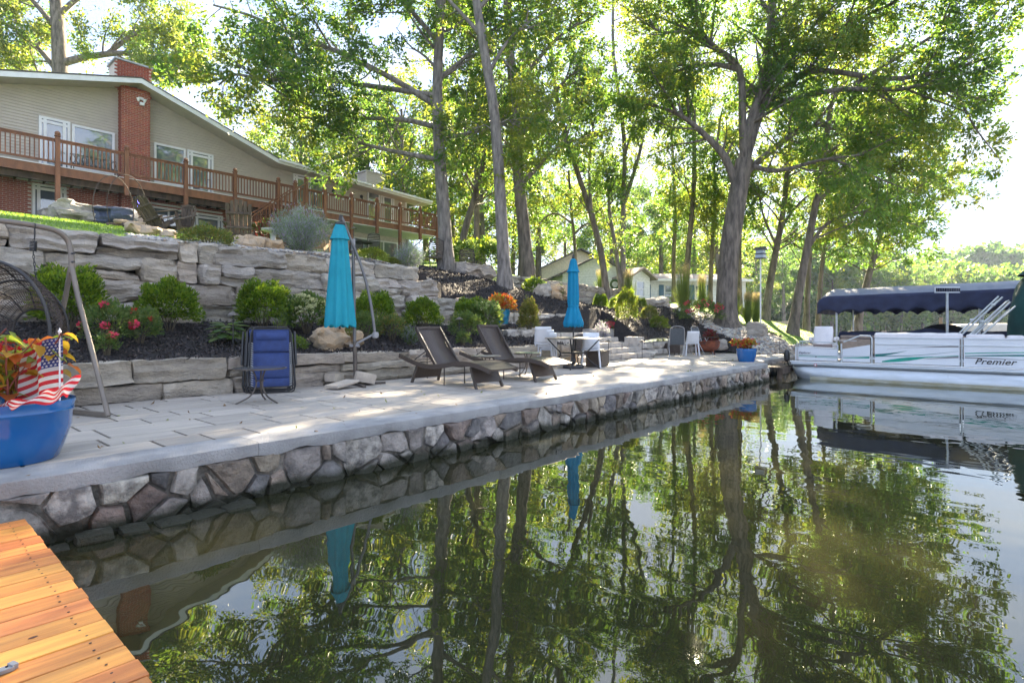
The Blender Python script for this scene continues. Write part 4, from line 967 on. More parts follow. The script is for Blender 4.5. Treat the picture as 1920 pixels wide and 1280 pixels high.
def shrub_at(root, w, h, mats, n, size, style='round', up=.5, aspect=.45, flowers=None, shell=.62):
    R = unit(rng.normal(size=(n, 3))); R[:, 2] = np.where(R[:, 2] < -.45, -R[:, 2], R[:, 2])
    lump = 1+.12*np.sin(R[:, 0]*7+root.location.x*9)+.12*np.sin(R[:, 1]*8+R[:, 2]*6+root.location.y*5)+.07*np.sin(R[:, 0]*19+R[:, 2]*23)*np.sin(R[:, 1]*21)
    q = shell+(1-shell)*rng.random(n)**.6
    P = R*(lump*q)[:, None]*np.array([w/2, w/2, h*.56])+np.array([0, 0, h*.46])
    if style == 'spiky':
        t = rng.random(n)**.6; a = rng.random(n)*6.283; rr = rng.random(n)**.5; P = np.stack([np.cos(a)*rr*w*.5*(.25+.75*t), np.sin(a)*rr*w*.5*(.25+.75*t), t*h*(1.05-.45*rr**2)*(1+.16*np.sin(a*5)+.1*np.sin(a*11+rr*9))], 1); R = np.stack([np.cos(a)*rr*.8, np.sin(a)*rr*.8, np.full(n, 1.1)], 1)
    if style == 'low':
        P[:, 2] = np.abs(P[:, 2]-h*.2)*.9
    D = unit(R+np.array([0, 0, up])); P[:, 2] = np.maximum(P[:, 2], .01)
    V, F = leaf_quads(P, size, up=.1, aspect=aspect, dirs=D*1.4)
    o = npmesh('foliage', V, F, mats, root)
    b = MB()
    for k in range(9):
        a = k*.7; b.tube([(cos(a)*.03, sin(a)*.03, -.03), (cos(a)*w*.15, sin(a)*w*.15, h*.35), (cos(a)*w*.3, sin(a)*w*.3, h*.68)], [.012, .008, .004], 4)
    b.build('stem', m_stem, root)
    if flowers:
        fm, fs, fn, kind = flowers; src = None
        for k in range(fn):
            r = unit(rng.normal(size=3)); r[2] = abs(r[2])*.9+.05; r[1] = -abs(r[1]) if rng.random() < .65 else r[1]; r = unit(r); p = r*np.array([w/2, w/2, h*.56])*1.02+np.array([0, 0, h*.46])
            if src is None:
                m_ = 60 if kind == 'head' else 26; rr = unit(rng.normal(size=(m_, 3))); V, F = leaf_quads(rr*fs*.42*np.array([1, 1, .8]), fs*(.32 if kind == 'head' else .55), aspect=.9, dirs=rr*1.5)
                src = npmesh('flower_head' if kind == 'head' else 'blossom', V, F, fm, root, loc=p)
            else:
                inst(src, src.name.split('.')[0], tuple(p), root, rz=random.uniform(0, 6), scale=(random.uniform(.75, 1.2),)*3)
    return root
def shrub(name, label, px, v, w, h, mats, n, size, group=None, cat='shrub', z=None, dz=0, **k):
    p = WV(px, 600, v); root = empty(name, (p.x, p.y, (H(p.x, p.y) if z is None else z)+dz), label=label, cat=cat, group=group)
    return shrub_at(root, w, h, mats, n, size, **k)
bx = shrub('boxwood', 'clipped round boxwood behind the swing frame at the foot of the boulder wall', 128, 10.6, .98, .92, m_box, 9000, .05)
bx['group'] = 'round boxwoods along the boulder wall'
for px, v, s, l in ((318, 10.6, .93, 'round boxwood with one tall sprig above the red rose bush'), (493, 10.6, .98, 'round boxwood directly behind the folded blue chairs'), (702, 10.5, .93, 'round boxwood just right of the cantilever umbrella pole'),
                    (793, 10.55, .86, 'round boxwood above the first lounger backrest'), (880, 10.5, .84, 'round boxwood beside the cream hydrangea and the blue pot')):
    p = WV(px, 600, v); copy_tree(bx, (p.x, p.y, H(p.x, p.y)), px*.37, l, None, (s, s, s*random.uniform(.93, 1.05)))
    
for px, v, s, l in ((1126, 12.2, .62, 'small round boxwood above the steps, nearest the blue umbrella'), (1157, 12.2, .66, 'small round boxwood above the tall golden shrub'), (1202, 12.0, .52, 'small round boxwood at the edge of the pebble swale')):
    p = WV(px, 600, v); copy_tree(bx, (p.x, p.y, H(p.x, p.y)), px*.37, l, 'small boxwoods above the steps', s)
shrub('golden_shrub', 'tall rounded golden green shrub at the top right of the stone steps', 1175, 10.0, .75, 1.25, m_gold[:2]+m_box[:1], 7000, .05)
shrub('variegated_shrub', 'upright variegated shrub growing in front of the stone tier between lounger and table', 992, 9.9, .55, 1.0, m_gold, 5000, .045, style='round', shell=.3)
shrub('hydrangea', 'hydrangea with cream flower heads in the mulch left of the cantilever umbrella', 575, 10.35, .85, .72, m_rose, 1500, .09, flowers=(m_cream, .15, 15, 'head'))
shrub('hydrangea', 'hydrangea with pale green flower heads spilling around the blue glazed pot', 905, 10.2, 1.0, .8, m_rose, 1700, .09, flowers=([m_lime, m_cream], .15, 15, 'head'))
shrub('hydrangea', 'large lime hydrangea between the maple and the leaning oak trunks', 897, 17.4, 2.7, 1.35, [m_leafA, m_box[1]], 3800, .13, flowers=([m_lime], .26, 18, 'head'))
shrub('hydrangea', 'small green hydrangea in front of the far block wall near the leaning trunk', 1001, 14.5, .95, .95, [m_leafA, m_box[1]], 1400, .09, flowers=([m_lime], .16, 6, 'head'))
shrub('rose_bush', 'rose bush with pink and red blooms left of the boxwood with a tall sprig', 205, 9.75, .62, .62, m_rose, 2200, .045, flowers=(m_pink, .075, 5, 'f'))
shrub('rose_bush', 'rose bush with a single coral bloom in front of the boxwood with a tall sprig', 262, 9.9, .62, .5, m_rose, 2200, .045, flowers=(m_red, .07, 3, 'f'))
shrub('rose_bush', 'low rose bush nearest the lower wall behind the swing frame', 200, 9.35, .3, .28, m_rose, 700, .04, flowers=(m_pink, .07, 2, 'f'), shell=.2)
shrub('rose_bush', 'dark leafy rose bush in the mulch below the round boxwood by the hydrangea', 873, 9.7, .75, .62, m_rose, 2400, .05)
shrub('rose_bush', 'rose bush behind the cantilever pole with dull bronze leaves', 735, 9.7, .62, .52, m_rose+m_gold[2:], 1900, .045)
shrub('rose_bush', 'leafy green rose bush beside the cantilever umbrella mast', 685, 9.8, .5, .55, m_rose, 1700, .045)
shrub('rose_bush', 'rose bush covered in dark pink blooms at the foot of the big oak', 1313, 9.7, 1.9, 1.0, m_rose, 3400, .07, flowers=(m_pink, .13, 14, 'f'))
shrub('rose_bush', 'coral flowering bush beside the tall golden shrub above the steps', 1140, 10.6, .5, .6, m_sage[2:]+m_gold[1:], 1700, .045, flowers=(m_pink, .08, 8, 'f'))
shrub('russian_sage', 'large grey green sage bush with violet haze on top of the boulder wall', 565, 12.5, 1.5, .95, m_sage+m_sage[2:], 15000, .055, style='spiky', aspect=.22, cat='shrub')
shrub('russian_sage', 'smaller grey green sage bush on the boulder wall near its right end', 768, 12.4, .9, .75, m_sage+m_sage[2:], 8000, .05, style='spiky', aspect=.22)
shrub('russian_sage', 'silvery sage beside the coral bush above the stone steps', 1128, 10.3, .6, .6, m_sage[:2], 4000, .045, style='spiky', aspect=.22)
shrub('spirea', 'straw green low shrub on the pebbles in front of the fallen wooden chairs', 388, 12.3, .95, .5, m_gold+m_rose[:1], 5500, .035, style='low')
shrub('spirea', 'bright yellow green low shrub on the boulder wall right of the umbrella', 698, 12.3, .75, .42, m_gold[:2]+m_box[1:2], 4500, .035, style='low')
shrub('spirea', 'low golden shrub at the crown of the boulder wall beside the smaller sage', 735, 12.6, .5, .3, m_gold[:2], 2000, .035, style='low')
shrub('spirea', 'golden bronze shrub in the mulch left of the folding chairs', 1217, 10.6, .65, .6, m_gold+m_rose, 3500, .045)
shrub('spirea', 'yellow green shrub spilling over the wall behind the folding chairs', 1236, 9.75, .65, .5, m_gold[:2]+m_box[:1], 3200, .045)
shrub('spirea', 'small dull shrub beside the lounger backrest in the mulch', 868, 9.2, .32, .3, m_rose, 900, .035)
shrub('barberry', 'red leaved barberry in front of the deck stairs', 500, 18.5, 1.2, .8, m_barb+m_rose[:1], 2600, .07)
shrub('barberry', 'dark red barberry between the deck posts at the foot of the house', 470, 23.5, 1.2, .7, m_barb, 1500, .08)
shrub('yarrow', 'thin green perennial leaning out of the mulch behind the table umbrella', 1050, 12.3, .4, .55, m_sage[2:]+m_rose[1:], 900, .07, style='spiky', aspect=.2)
shrub('catmint', 'green perennial with purple spikes in the mulch behind the first lounger', 770, 9.3, .45, .36, m_rose+m_sage[1:], 2000, .045, style='spiky', aspect=.25)
shrub('catmint', 'sprawling green perennial right of the folded blue chairs', 548, 9.35, .5, .26, m_rose+m_box[1:2], 1600, .04, style='low')
shrub('catmint', 'thin tall perennial behind the folded blue chairs', 527, 10.0, .3, .5, m_rose+m_box[1:2], 400, .05, style='spiky', aspect=.2)
shrub('coneflower', 'tuft of straw tipped perennials under the hanging blue umbrella', 640, 9.4, .5, .42, m_gold+m_rose, 1300, .05, style='spiky', aspect=.2)
shrub('meadow_plant', 'yellow flowered plant beside the garage wall on the bright lawn', 1257, 20, 1.2, .7, m_gold[:1]+m_box[1:2], 1200, .08)
# hosta
def hosta(label, px, v, w, h, n=26, mats=None):
    p = WV(px, 600, v); root = empty('hosta', (p.x, p.y, H(p.x, p.y)), label=label, cat='plant'); mats = mats or m_rose
    lf = None
    for k in range(n):
        a = k*2.4; t = (k+1)/n; r = w*.5*(.35+.65*t)
        b = MB(); L = w*.34*random.uniform(.8, 1.2)
        def fn(i, j, L=L):
            x = i*L; wd = L*.36*sin(pi*min(1, .05+i*.95))**.7; y = (j-.5)*2*wd; return (x, y, -.9*x*x/L*.5-.25*abs(y)+.01*sin(j*12))
        b.grid(fn, 5, 4); o = b.build('leaf', mats[k % len(mats)], root, smooth=True, fix=False); o.location = (cos(a)*r*.45, sin(a)*r*.45, h*(1-.6*t)); o.rotation_euler = (0, -.5+.5*t, a)
hosta('clump of broad hosta leaves beside the path light left of the folded chairs', 428, 9.75, .6, .36)
hosta('yellow green hosta tuft just behind the folded blue chairs', 465, 9.7, .34, .28, 12, [m_box[1], m_gold[0]])
hosta('low broad leaved plant between the first lounger and the boxwood', 750, 10.0, .35, .22, 14)
# ornamental grasses
def reed(label, px, v, w, h, n=420, plume=True):
    p = WV(px, 600, v); root = empty('ornamental_grass', (p.x, p.y, H(p.x, p.y)), label=label, cat='ornamental grass')
    V, F, V2, F2 = [], [], [], []
    for k in range(n):
        a = random.random()*6.28; r = random.random()**.5; tall = plume and random.random() < .38; hh = h*(random.uniform(.8, 1) if tall else random.uniform(.35, .65)); out = w*.5*r*(.7 if tall else 1.2)
        base = Vector((cos(a)*r*w*.12, sin(a)*r*w*.12, 0)); tip = Vector((cos(a)*out, sin(a)*out, hh)); mid = base.lerp(tip, .55)+Vector((0, 0, hh*.12)); s = Vector((-sin(a), cos(a), 0))*.007
        i = len(V); V += [base-s, base+s, mid+s, mid-s, tip]; F += [(i, i+1, i+2), (i, i+2, i+3), (i+3, i+2, i+4)]
        if tall:
            for q in range(7):
                c = tip.lerp(mid, q*.09); dd = Vector((random.gauss(0, .03), random.gauss(0, .03), .05)); j = len(V2); V2 += [c, c+dd*.5+s*1.6, c+dd*1.5, ]; F2 += [(j, j+1, j+2)]
    npmesh('blade', np.array([tuple(x) for x in V]), np.array(F), m_reed, root)
    if V2: npmesh('plume', np.array([tuple(x) for x in V2]), np.array(F2), m_straw, root)
for px, v, w, h, l in ((1178, 14.6, .9, 1.7, 'tall feathery grass at the end of the far block wall'), (1281, 11.8, 1.5, 2.3, 'tallest clump of straw plumed grass in front of the bungalow window'), (1316, 12.0, .8, 1.9, 'straw plumed grass between the slim trunks left of the big oak'),
                       (1128, 18.5, 1.2, 1.6, 'plumed grass in front of the white garage gable'), (1378, 9.8, .9, 1.5, 'plumed grass immediately right of the big oak trunk'), (1402, 9.0, .7, 1.5, 'plumed grass left of the birdhouse pole'), (1417, 9.0, .8, 1.5, 'plumed grass at the foot of the birdhouse pole')):
    reed(l, px, v, w, h)

# ------------------------------------------------------------------ ground stuff
def scatter(cells, n, pred=None):
    c = np.array(cells); ua = np.array(ul); va = np.array(vl); A = (ua[c[:, 0]+1]-ua[c[:, 0]])*(va[c[:, 1]+1]-va[c[:, 1]]); cu = (ua[c[:, 0]+1]+ua[c[:, 0]])/2; cv = (va[c[:, 1]+1]+va[c[:, 1]])/2
    d2 = cu**2+cv**2; w = A/(d2**.6)*(d2 < 45**2)*((cu*.7515+cv*.6597) > 3)
    if pred is not None: w = w*pred(cu, cv)
    w = w/w.sum(); k = rng.choice(len(c), n, p=w); f = rng.random((n, 2)); i, j = c[k, 0], c[k, 1]
    u = ua[i]+(ua[i+1]-ua[i])*f[:, 0]; v = va[j]+(va[j+1]-va[j])*f[:, 1]
    hz = {}
    def hq(a, b):
        q = (int(a), int(b))
        if q not in hz: hz[q] = H(ul[q[0]], vl[q[1]])+.012*noise.noise(Vector((ul[q[0]]*1.7, vl[q[1]]*1.7, 0)))
        return hz[q]
    z = np.array([(hq(a, b)*(1-x)+hq(a+1, b)*x)*(1-y)+(hq(a, b+1)*(1-x)+hq(a+1, b+1)*x)*y for a, b, (x, y) in zip(i, j, f)])
    return np.stack([u, v, z], 1)
# grass blades
P = scatter(CELLS['lawn'], 90000); n = len(P); d = rng.normal(size=(n, 3))*.45; d[:, 2] = 1; d = unit(d); hgt = rng.uniform(.03, .075, (n, 1)); dist = np.linalg.norm(P[:, :2], axis=1)[:, None]
s = unit(np.cross(d, rng.normal(size=(n, 3))))*np.clip(dist*.0005, .003, .02)
V = np.stack([P-s, P+s, P+d*hgt], 1).reshape(-1, 3); npmesh('grass', V, np.arange(3*n).reshape(-1, 3), [m_blade, m_blade, m_leafA], kind='stuff')
# mulch chips
P = scatter(CELLS['mulch'], 110000, lambda u, v: (v < 18)*1.); n = len(P); dist = np.linalg.norm(P[:, :2], axis=1)
V, F = leaf_quads(P+np.array([0, 0, .012])+rng.normal(size=(n, 3))*.008, np.clip(.022+.0022*dist, .03, .07)*1., up=.5, aspect=.42, jitter=.4, fold=.05)
npmesh('mulch_chips', V, F, [m_chip, m_chip, m_mulch, mat('mulch_pale', (.12, .09, .075), .8, (.05, .04, .035), 5)], kind='stuff')
# pebbles: squashed octahedra / icosahedra
bm = bmesh.new(); bmesh.ops.create_icosphere(bm, subdivisions=1, radius=1); ico = np.array([tuple(v.co) for v in bm.verts]); icf = np.array([[v.index for v in f.verts] for f in bm.faces]); bm.free()
def pebbles(name, P, smin, smax, mats):
    n = len(P); s = rng.uniform(smin, smax, (n, 1, 1)); sc = rng.uniform(.6, 1.2, (n, 1, 3))*np.array([1.1, 1.1, .65]); a = rng.random(n)*6.28; c, q = np.cos(a), np.sin(a)
    V = ico[None]*(1+rng.normal(size=(n, 12, 1))*.09)*s*sc; x = V[:, :, 0]*c[:, None]-V[:, :, 1]*q[:, None]; y = V[:, :, 0]*q[:, None]+V[:, :, 1]*c[:, None]; V = np.stack([x, y, V[:, :, 2]], 2)+P[:, None, :]
    F = (icf[None]+(np.arange(n)*12)[:, None, None]).reshape(-1, 3); o = npmesh(name, V.reshape(-1, 3), F, mats, kind='stuff', smooth=True)
    o.data.polygons.foreach_set('material_index', np.repeat(rng.integers(0, len(mats), n), 20).astype(np.int32)); return o
pm = [mat('pebble_%s' % nm, c, .75, tuple(x*.8 for x in c), 9) for nm, c in (('pale', (.50, .46, .42)), ('grey', (.33, .32, .31)), ('tan', (.44, .34, .25)), ('slate', (.20, .20, .21)), ('cream', (.58, .54, .46)))]
pebbles('river_pebbles', scatter(CELLS['gravel'], 9500, lambda u, v: (u > 12)*1.)+np.array([0, 0, .03]), .035, .10, pm)
pebbles('terrace_pebbles', scatter(CELLS['gravel'], 5200, lambda u, v: (u < 12)*1.)+np.array([0, 0, .02]), .025, .06, pm)

P = np.stack([rng.uniform(-1, 21, 260), rng.uniform(4.9, 8.7, 260), np.full(260, .487)], 1); P = P[(P[:, 0] < 16) | (P[:, 1] > 5.6)]
V, F = leaf_quads(P, .045, up=2.5, aspect=.6, fold=.2); npmesh('fallen_leaves', V, F, [mat('dry_leaf', (.30, .17, .06), .8, (.16, .09, .04), 8), m_leafC], kind='stuff')
# ------------------------------------------------------------------ furniture on the patio
ZP0 = .48
m_cyan = mat('turquoise_canvas', (.035, .52, .66), .75, (.025, .46, .60), 3, .15, bscale=120, trans=(.01, .45, .58))
m_pot = mat('blue_glaze', (.003, .085, .29), .14, (.003, .12, .35), 1.6, .04, coat=.5, stretch=(1, 1, .5))
m_blue = mat('blue_mesh_fabric', (.020, .045, .165), .7, (.014, .032, .12), 12, .3, bscale=260)
m_wht = mat('white_resin', (.72, .73, .76), .4, (.66, .67, .70), 5)
m_wick = bpy.data.materials.new('woven_rattan'); m_wick.use_nodes = True
def _w(m):
    N = m.node_tree.nodes; L = m.node_tree.links; b = N['Principled BSDF']; b.inputs['Roughness'].default_value = .45
    t = N.new('ShaderNodeTexCoord'); ck = N.new('ShaderNodeTexChecker'); ck.inputs['Scale'].default_value = 55
    ck.inputs['Color1'].default_value = (.105, .078, .062, 1); ck.inputs['Color2'].default_value = (.040, .030, .026, 1)
    L.new(t.outputs['Object'], ck.inputs['Vector']); L.new(ck.outputs['Color'], b.inputs['Base Color'])
    w = N.new('ShaderNodeTexWave'); w.inputs['Scale'].default_value = 9; L.new(t.outputs['Object'], w.inputs['Vector'])
    bp = N.new('ShaderNodeBump'); bp.inputs['Strength'].default_value = .6; bp.inputs['Distance'].default_value = .01; L.new(ck.outputs['Fac'], bp.inputs['Height']); L.new(bp.outputs[0], b.inputs['Normal'])
_w(m_wick)
m_stone_top = mat('mosaic_top', (.42, .40, .33), .25, (.16, .16, .14), 9, .2)

# big blue planters with begonias
def bowl(root, R, h, foot):
    b = MB(); b.lathe([(foot, 0), (foot*1.04, .01), (R*.86, h*.30), (R*.94, h*.55), (R*.955, h*.78), (R*.985, h*.83), (R*.97, h*.87), (R*1.0, h*.97), (R*1.0, h), (R*.93, h), (R*.90, h*.85), (R*.5, h*.82), (.01, h*.82)], n=56, cap=False)
    b.build('pot', m_pot, root, smooth=True, fix=True); b = MB(); b.lathe([(R*.9, h*.86), (.01, h*.88)], n=20, cap=False); b.build('soil', m_mulch, root)
m_beg = [M2('begonia_gold', (.52, .30, .03), (.85, .55, .05)), M2('begonia_green', (.22, .30, .04), (.5, .6, .06)), M2('begonia_copper', (.48, .12, .03), (.85, .25, .05))]
m_rstem = mat('red_stem', (.24, .06, .04), .5)
def begonia(root, R, h, H_, nst, leaf, nf, small=False):
    random.seed(int(R*1000)); tips = []
    b = MB()
    for k in range(nst):
        a = k*2.4+.4; r = R*random.uniform(.1, .6); p = Vector((cos(a)*r, sin(a)*r, h*.86)); d = Vector((cos(a)*.35, sin(a)*.35, 1)).normalized(); L = H_*random.uniform(.7, 1.05)
        pts = limb(b, p, d, L, .012 if not small else .007, .22, .05, n=5, sides=6); tips.append(pts)
        for q in range(3): e, tg = at(pts, random.uniform(.25, .9)); tips.append(limb(b, e, tg+perp(tg)*.9, L*.42, .006, .25, .05, n=3, sides=4))
    b.build('stem', m_rstem, root, smooth=2, fix=False)
    def leafmesh(m):
        q = MB()
        def fn(i, j):
            x = i*leaf; wd = leaf*.40*(sin(pi*(i**.8))**.75+.02); y = (j-.5)*2*wd; return (x, y+.06*leaf*i, -.35*x*x/leaf+.35*abs(y)-.04*leaf*sin(i*14)*abs(j-.5))
        q.grid(fn, 6, 4); return q
    srcs = []
    n = 0
    for pts in tips:
        for k in range(6 if not small else 9):
            if n >= 296: break
            e, tg = at(pts, random.uniform(.2, 1.)); dd = (perp(tg)+tg*.2+Vector((0, 0, .1))).normalized()
            if len(srcs) < 3: o = leafmesh(0).build('leaf', m_beg[len(srcs)], root, smooth=True, fix=False); srcs.append(o)
            else: o = inst(srcs[random.choice((0, 0, 0, 1, 1, 1, 2))], 'leaf', (0, 0, 0), root)
            o.location = e+dd*leaf*.25; o.rotation_euler = (random.uniform(-.5, .5), random.uniform(-.3, .7), atan2(dd.y, dd.x)); s = random.uniform(.65, 1.25); o.scale = (s, s, s); n += 1
    src = None
    for k in range(nf):
        e, tg = at(random.choice(tips), random.uniform(.5, 1)); e = e+Vector((random.gauss(0, R*.22), random.gauss(0, R*.22), random.uniform(-.06, .05)))
        if src is None:
            rr = unit(rng.normal(size=(30, 3))); V, F = leaf_quads(rr*leaf*.18, leaf*.27, aspect=.85, dirs=rr*1.3); src = npmesh('blossom', V, F, m_red, root, loc=tuple(e))
        else: inst(src, 'blossom', tuple(e), root, rz=random.uniform(0, 6), scale=(random.uniform(.7, 1.3),)*3)
pc = WP(8, 850, 4.18)
pl1 = empty('planter', (pc.x, pc.y, ZP0), label='large glossy blue bowl planter with yellow leaved red begonias near the dock', cat='planter')
bowl(pl1, .425, .45, .31); begonia(pl1, .44, .45, .55, 15, .115, 26)
pc = WG(1403, 678)
pl2 = empty('planter', (pc.x, pc.y+.05, ZP0), label='smaller blue bowl planter with orange begonias at the far patio corner', cat='planter')
bowl(pl2, .285, .385, .21); begonia(pl2, .30, .385, .36, 9, .085, 70, True)
# terrace pot
p = WP(940, 600, 15.6); pl3 = empty('planter', (p.x, p.y, 1.56), label='turquoise glazed pot of orange coleus on the stone tier beside the hydrangea', cat='planter')
b = MB(); b.lathe([(.17, 0), (.2, .03), (.235, .25), (.25, .36), (.235, .38), (.26, .42), (.22, .42), (.2, .36), (.01, .36)], n=28, cap=False); b.build('pot', mat('teal_glaze', (.01, .20, .33), .2, (.01, .14, .26), 4, coat=.4), pl3, smooth=True)
n = 1500; R_ = unit(rng.normal(size=(n, 3))); R_[:, 2] = abs(R_[:, 2]); P = R_*np.array([.42, .42, .42])*(rng.random((n, 1))**.5)+np.array([0, 0, .42]); V, F = leaf_quads(P, .09, aspect=.5, dirs=R_); npmesh('foliage', V, F, m_coleus, pl3)
def flag_mesh(root, W_, H_, sag, fold, mats, name='flag'):
    """stars and stripes: stripes and canton are faces, stars are raised shapes"""
    def S(s, t):   # s along the fly, t down the hoist
        x = -W_*(.55*s+.12*s*s)*1.0; z = -t*H_-sag*s**1.7; y = fold*sin(s*9+t*1.6)*(.3+s)*.5-.05*s
        return Vector((x+fold*.4*cos(s*8), y, z))
    stripes = [MB(), MB(), MB()]
    nu = 30
    for k in range(13):
        for i in range(nu):
            s0, s1 = i/nu, (i+1)/nu
            if k < 7 and s1 <= .401: g = 2
            else: g = k % 2
            for q in range(2):
                t0, t1 = (k+q/2)/13, (k+q/2+.5)/13
                stripes[g].add([S(s0, t0), S(s1, t0), S(s1, t1), S(s0, t1)], [(0, 1, 2, 3)])
    for g, nm in ((0, 'red_stripes'), (1, 'white_stripes'), (2, 'canton')): stripes[g].build(nm, mats[g], root, fix=False, smooth=True)
    st = MB()
    for r in range(9):
        for c in range(6 if r % 2 == 0 else 5):
            cs = .401*(c+(.5 if r % 2 == 0 else 1))/6; ct = 7/13*(r+.6)/9.2
            p0 = S(cs, ct); e1 = (S(cs+.01, ct)-p0).normalized(); e2 = (S(cs, ct+.01)-p0).normalized(); nrm = e1.cross(e2).normalized(); pts = []
            for q in range(10):
                rad = .0115 if q % 2 == 0 else .0046; a = q*pi/5; pts.append(p0+(e1*sin(a)-e2*cos(a))*rad)
            for sg in (.0015, -.0015): st.add([x+nrm*sg for x in pts], [tuple(range(10))])
    st.build('stars', mats[1], root, fix=False)
m_fr = mat('flag_red', (.62, .02, .035), .6, trans=(.6, .03, .04)); m_fw = mat('flag_white', (.78, .78, .78), .6, trans=(.7, .7, .7)); m_fb = mat('flag_blue', (.02, .035, .22), .6, trans=(.03, .05, .3))
p = WP(112, 690, 4.2); fl = empty('flag', (p.x, p.y, 0.9), rz=-.75, label='small American flag on a white stick standing in the near blue planter', cat='flag')
b = MB(); b.tube([(0.0, 0, -.06), (.0, 0, .53)], .006, 8); b.lathe([(.006, .53), (.013, .545), (.006, .56), (.001, .575)], n=8); b.build('stick', m_wht, fl)
sub_ = empty('cloth', (0, 0, .49)); 
fw = MB(); flag_mesh(fl, .36, .40, .13, .05, [m_fr, m_fw, m_fb])
for ch in KIDS[fl.name]:
    if ch.name.split('.')[0] in ('red_stripes', 'white_stripes', 'canton', 'stars'): ch.location = (0, 0, .505)
bpy.data.objects.remove(sub_)
# draped bunting in the planter
p = WP(48, 762, 3.86); bt = empty('bunting', (p.x, p.y, .93), rz=-.72, label='red and white striped bunting draped through the begonias of the near planter', cat='bunting')
for g in range(2):
    b = MB()
    for k in range(g, 7, 2):
        def fn(i, j, k=k):
            s = i; t = (k+j)/7; a = -1.0+2.1*s; return (.30*sin(a)*(1-.15*t)+.10*t, .06*sin(s*11+t*4)*.5+.13*cos(a)*.4, .10*s*s-.02+.11*(t)*(.4+s)+.02*sin(s*17))
        b.grid(fn, 26, 2)
    b.build('red_stripes' if g == 0 else 'white_stripes', m_fr if g == 0 else m_fw, bt, fix=False, smooth=True)
p = WP(940, 585, 15.4); f2 = empty('flag', (p.x+.22, p.y-.1, 2.35), rz=-.75, label='tiny American flag stuck in the turquoise coleus pot', cat='flag')
b = MB(); b.tube([(0, 0, -.4), (0, 0, .06)], .006, 6); b.build('stick', m_wht, f2)
for g, m in ((0, m_fr), (1, m_fw)):
    b = MB()
    for k in range(g, 7, 2): b.add([(-.02*k, .01*(k % 2), 0), (-.02*(k+1), .01*((k+1) % 2), 0), (-.02*(k+1)-.02, .01, -.26), (-.02*k-.02, 0, -.26)], [(0, 1, 2, 3)])
    b.build('red_stripes' if g == 0 else 'white_stripes', m, f2, fix=False)
b = MB(); b.box((-.03, -.008, -.04), (.07, .004, .09)); b.build('canton', m_fb, f2)

# hanging egg chair and its frame
sf = empty('swing_frame', (1.5, 8.0, ZP0), label='taupe steel A-frame of a patio swing rising beside the near blue planter', cat='swing frame')
SO = Vector((1.5, 8.0, ZP0)); J = WP(134, 494, 6.5)
def rel(*pts): return [Vector(p)-SO for p in pts]
top = dense([WP(-330, 425, 5.9), WP(-150, 402, 6.05), WP(0, 414, 6.1), WP(70, 424, 6.25), WP(108, 434, 6.4), WP(128, 453, 6.5), WP(134, 480, 6.5)], 5)
b = MB(); b.tube([p-SO for p in top]+[WP(135, 510, 6.5)-SO], .030, 12); b.build('top_tube', m_taupe, sf, smooth=True, fix=False)
FT = WG(203, 783); b = MB(); b.tube(rel(WP(134, 497, 6.5), WP(146, 556, 6.46), WP(172, 655, 6.3), (FT.x, FT.y, .5)), .027, 12); b.build('leg', m_taupe, sf, smooth=True)
RT = WG(80, 768); b = MB(); b.tube(rel(WP(133, 500, 6.5), WP(126, 540, 6.55), WP(117, 588, 6.6), (RT.x, RT.y, .5)), .027, 12); b.build('leg', m_taupe, sf, smooth=True)
BT = WG(128, 774); b = MB(); b.bar(Vector((FT.x, FT.y, .515))-SO, Vector((BT.x-.15, BT.y+.35, .515))-SO, .05, .05); b.build('foot_bar', m_taupe, sf, bevel=.008)
T2 = top[0]; b = MB(); b.tube(rel(T2, T2+Vector((-.2, -.3, -.6)), (T2.x-.3, T2.y-.9, .5)), .027, 10); b.build('leg', m_taupe, sf, smooth=True)
b = MB(); b.tube(rel(T2, T2+Vector((-.2, .3, -.6)), (T2.x-.3, T2.y+.9, .5)), .027, 10); b.build('leg', m_taupe, sf, smooth=True)
b = MB()
for y in (475, 491): b.tube(rel(WP(135, y, 6.47), WP(139, y, 6.45)), .012, 8)
b.build('bolt', m_dark, sf)
ec = empty('hanging_chair', tuple(WP(65, 428, 6.22)), label='dark wicker hanging egg chair suspended by a chain and spring from the steel frame', cat='hanging chair')
EO = Vector(ec.location)
def links(b, a, c, n, r=.012, t=.0035):
    for k in range(n):
        m = a.lerp(c, (k+.5)/n); L = (c-a).length/n*.68; pts = []
        for q in range(8):
            an = q*pi/4; w = cos(an)*r; pts.append(m+Vector(((w if k % 2 else 0)*.66, (0 if k % 2 else w), sin(an)*L)))
        b.tube(pts, t, 5, closed=True)
A1 = WP(65, 430, 6.22); A2 = WP(63, 452, 6.22); A3 = WP(62, 471, 6.22); A4 = WP(70, 548, 6.15)
b = MB(); b.tube([A1-EO+Vector((0, 0, .035))+Vector((.0, .033*cos(t), .033*sin(t))) for t in np.linspace(0, 6.28, 13)[:-1]], .006, 6, closed=True); b.tube([A1-EO+Vector((0, .022*cos(t), -.045+.05*sin(t))) for t in np.linspace(0, 6.28, 13)[:-1]], .005, 6, closed=True); b.build('hook', m_dark, ec)
b = MB(); b.tube([A2-EO+(A3-A2)*(k/56)+Vector((.03*cos(k*.78), .03*sin(k*.78), 0)) for k in range(57)], .0065, 5); b.build('spring', m_black, ec, smooth=True)
b = MB(); links(b, A3-EO, A4-EO, 11); links(b, A1-EO+Vector((0, 0, -.09)), A2-EO, 2); b.build('chain', m_black, ec)
CE = WP(-6, 628, 6.1)
rx = Vector((.6597, -.7515, 0)); fz = Vector((.7515, .6597, 0)); up = Vector((0, 0, 1))
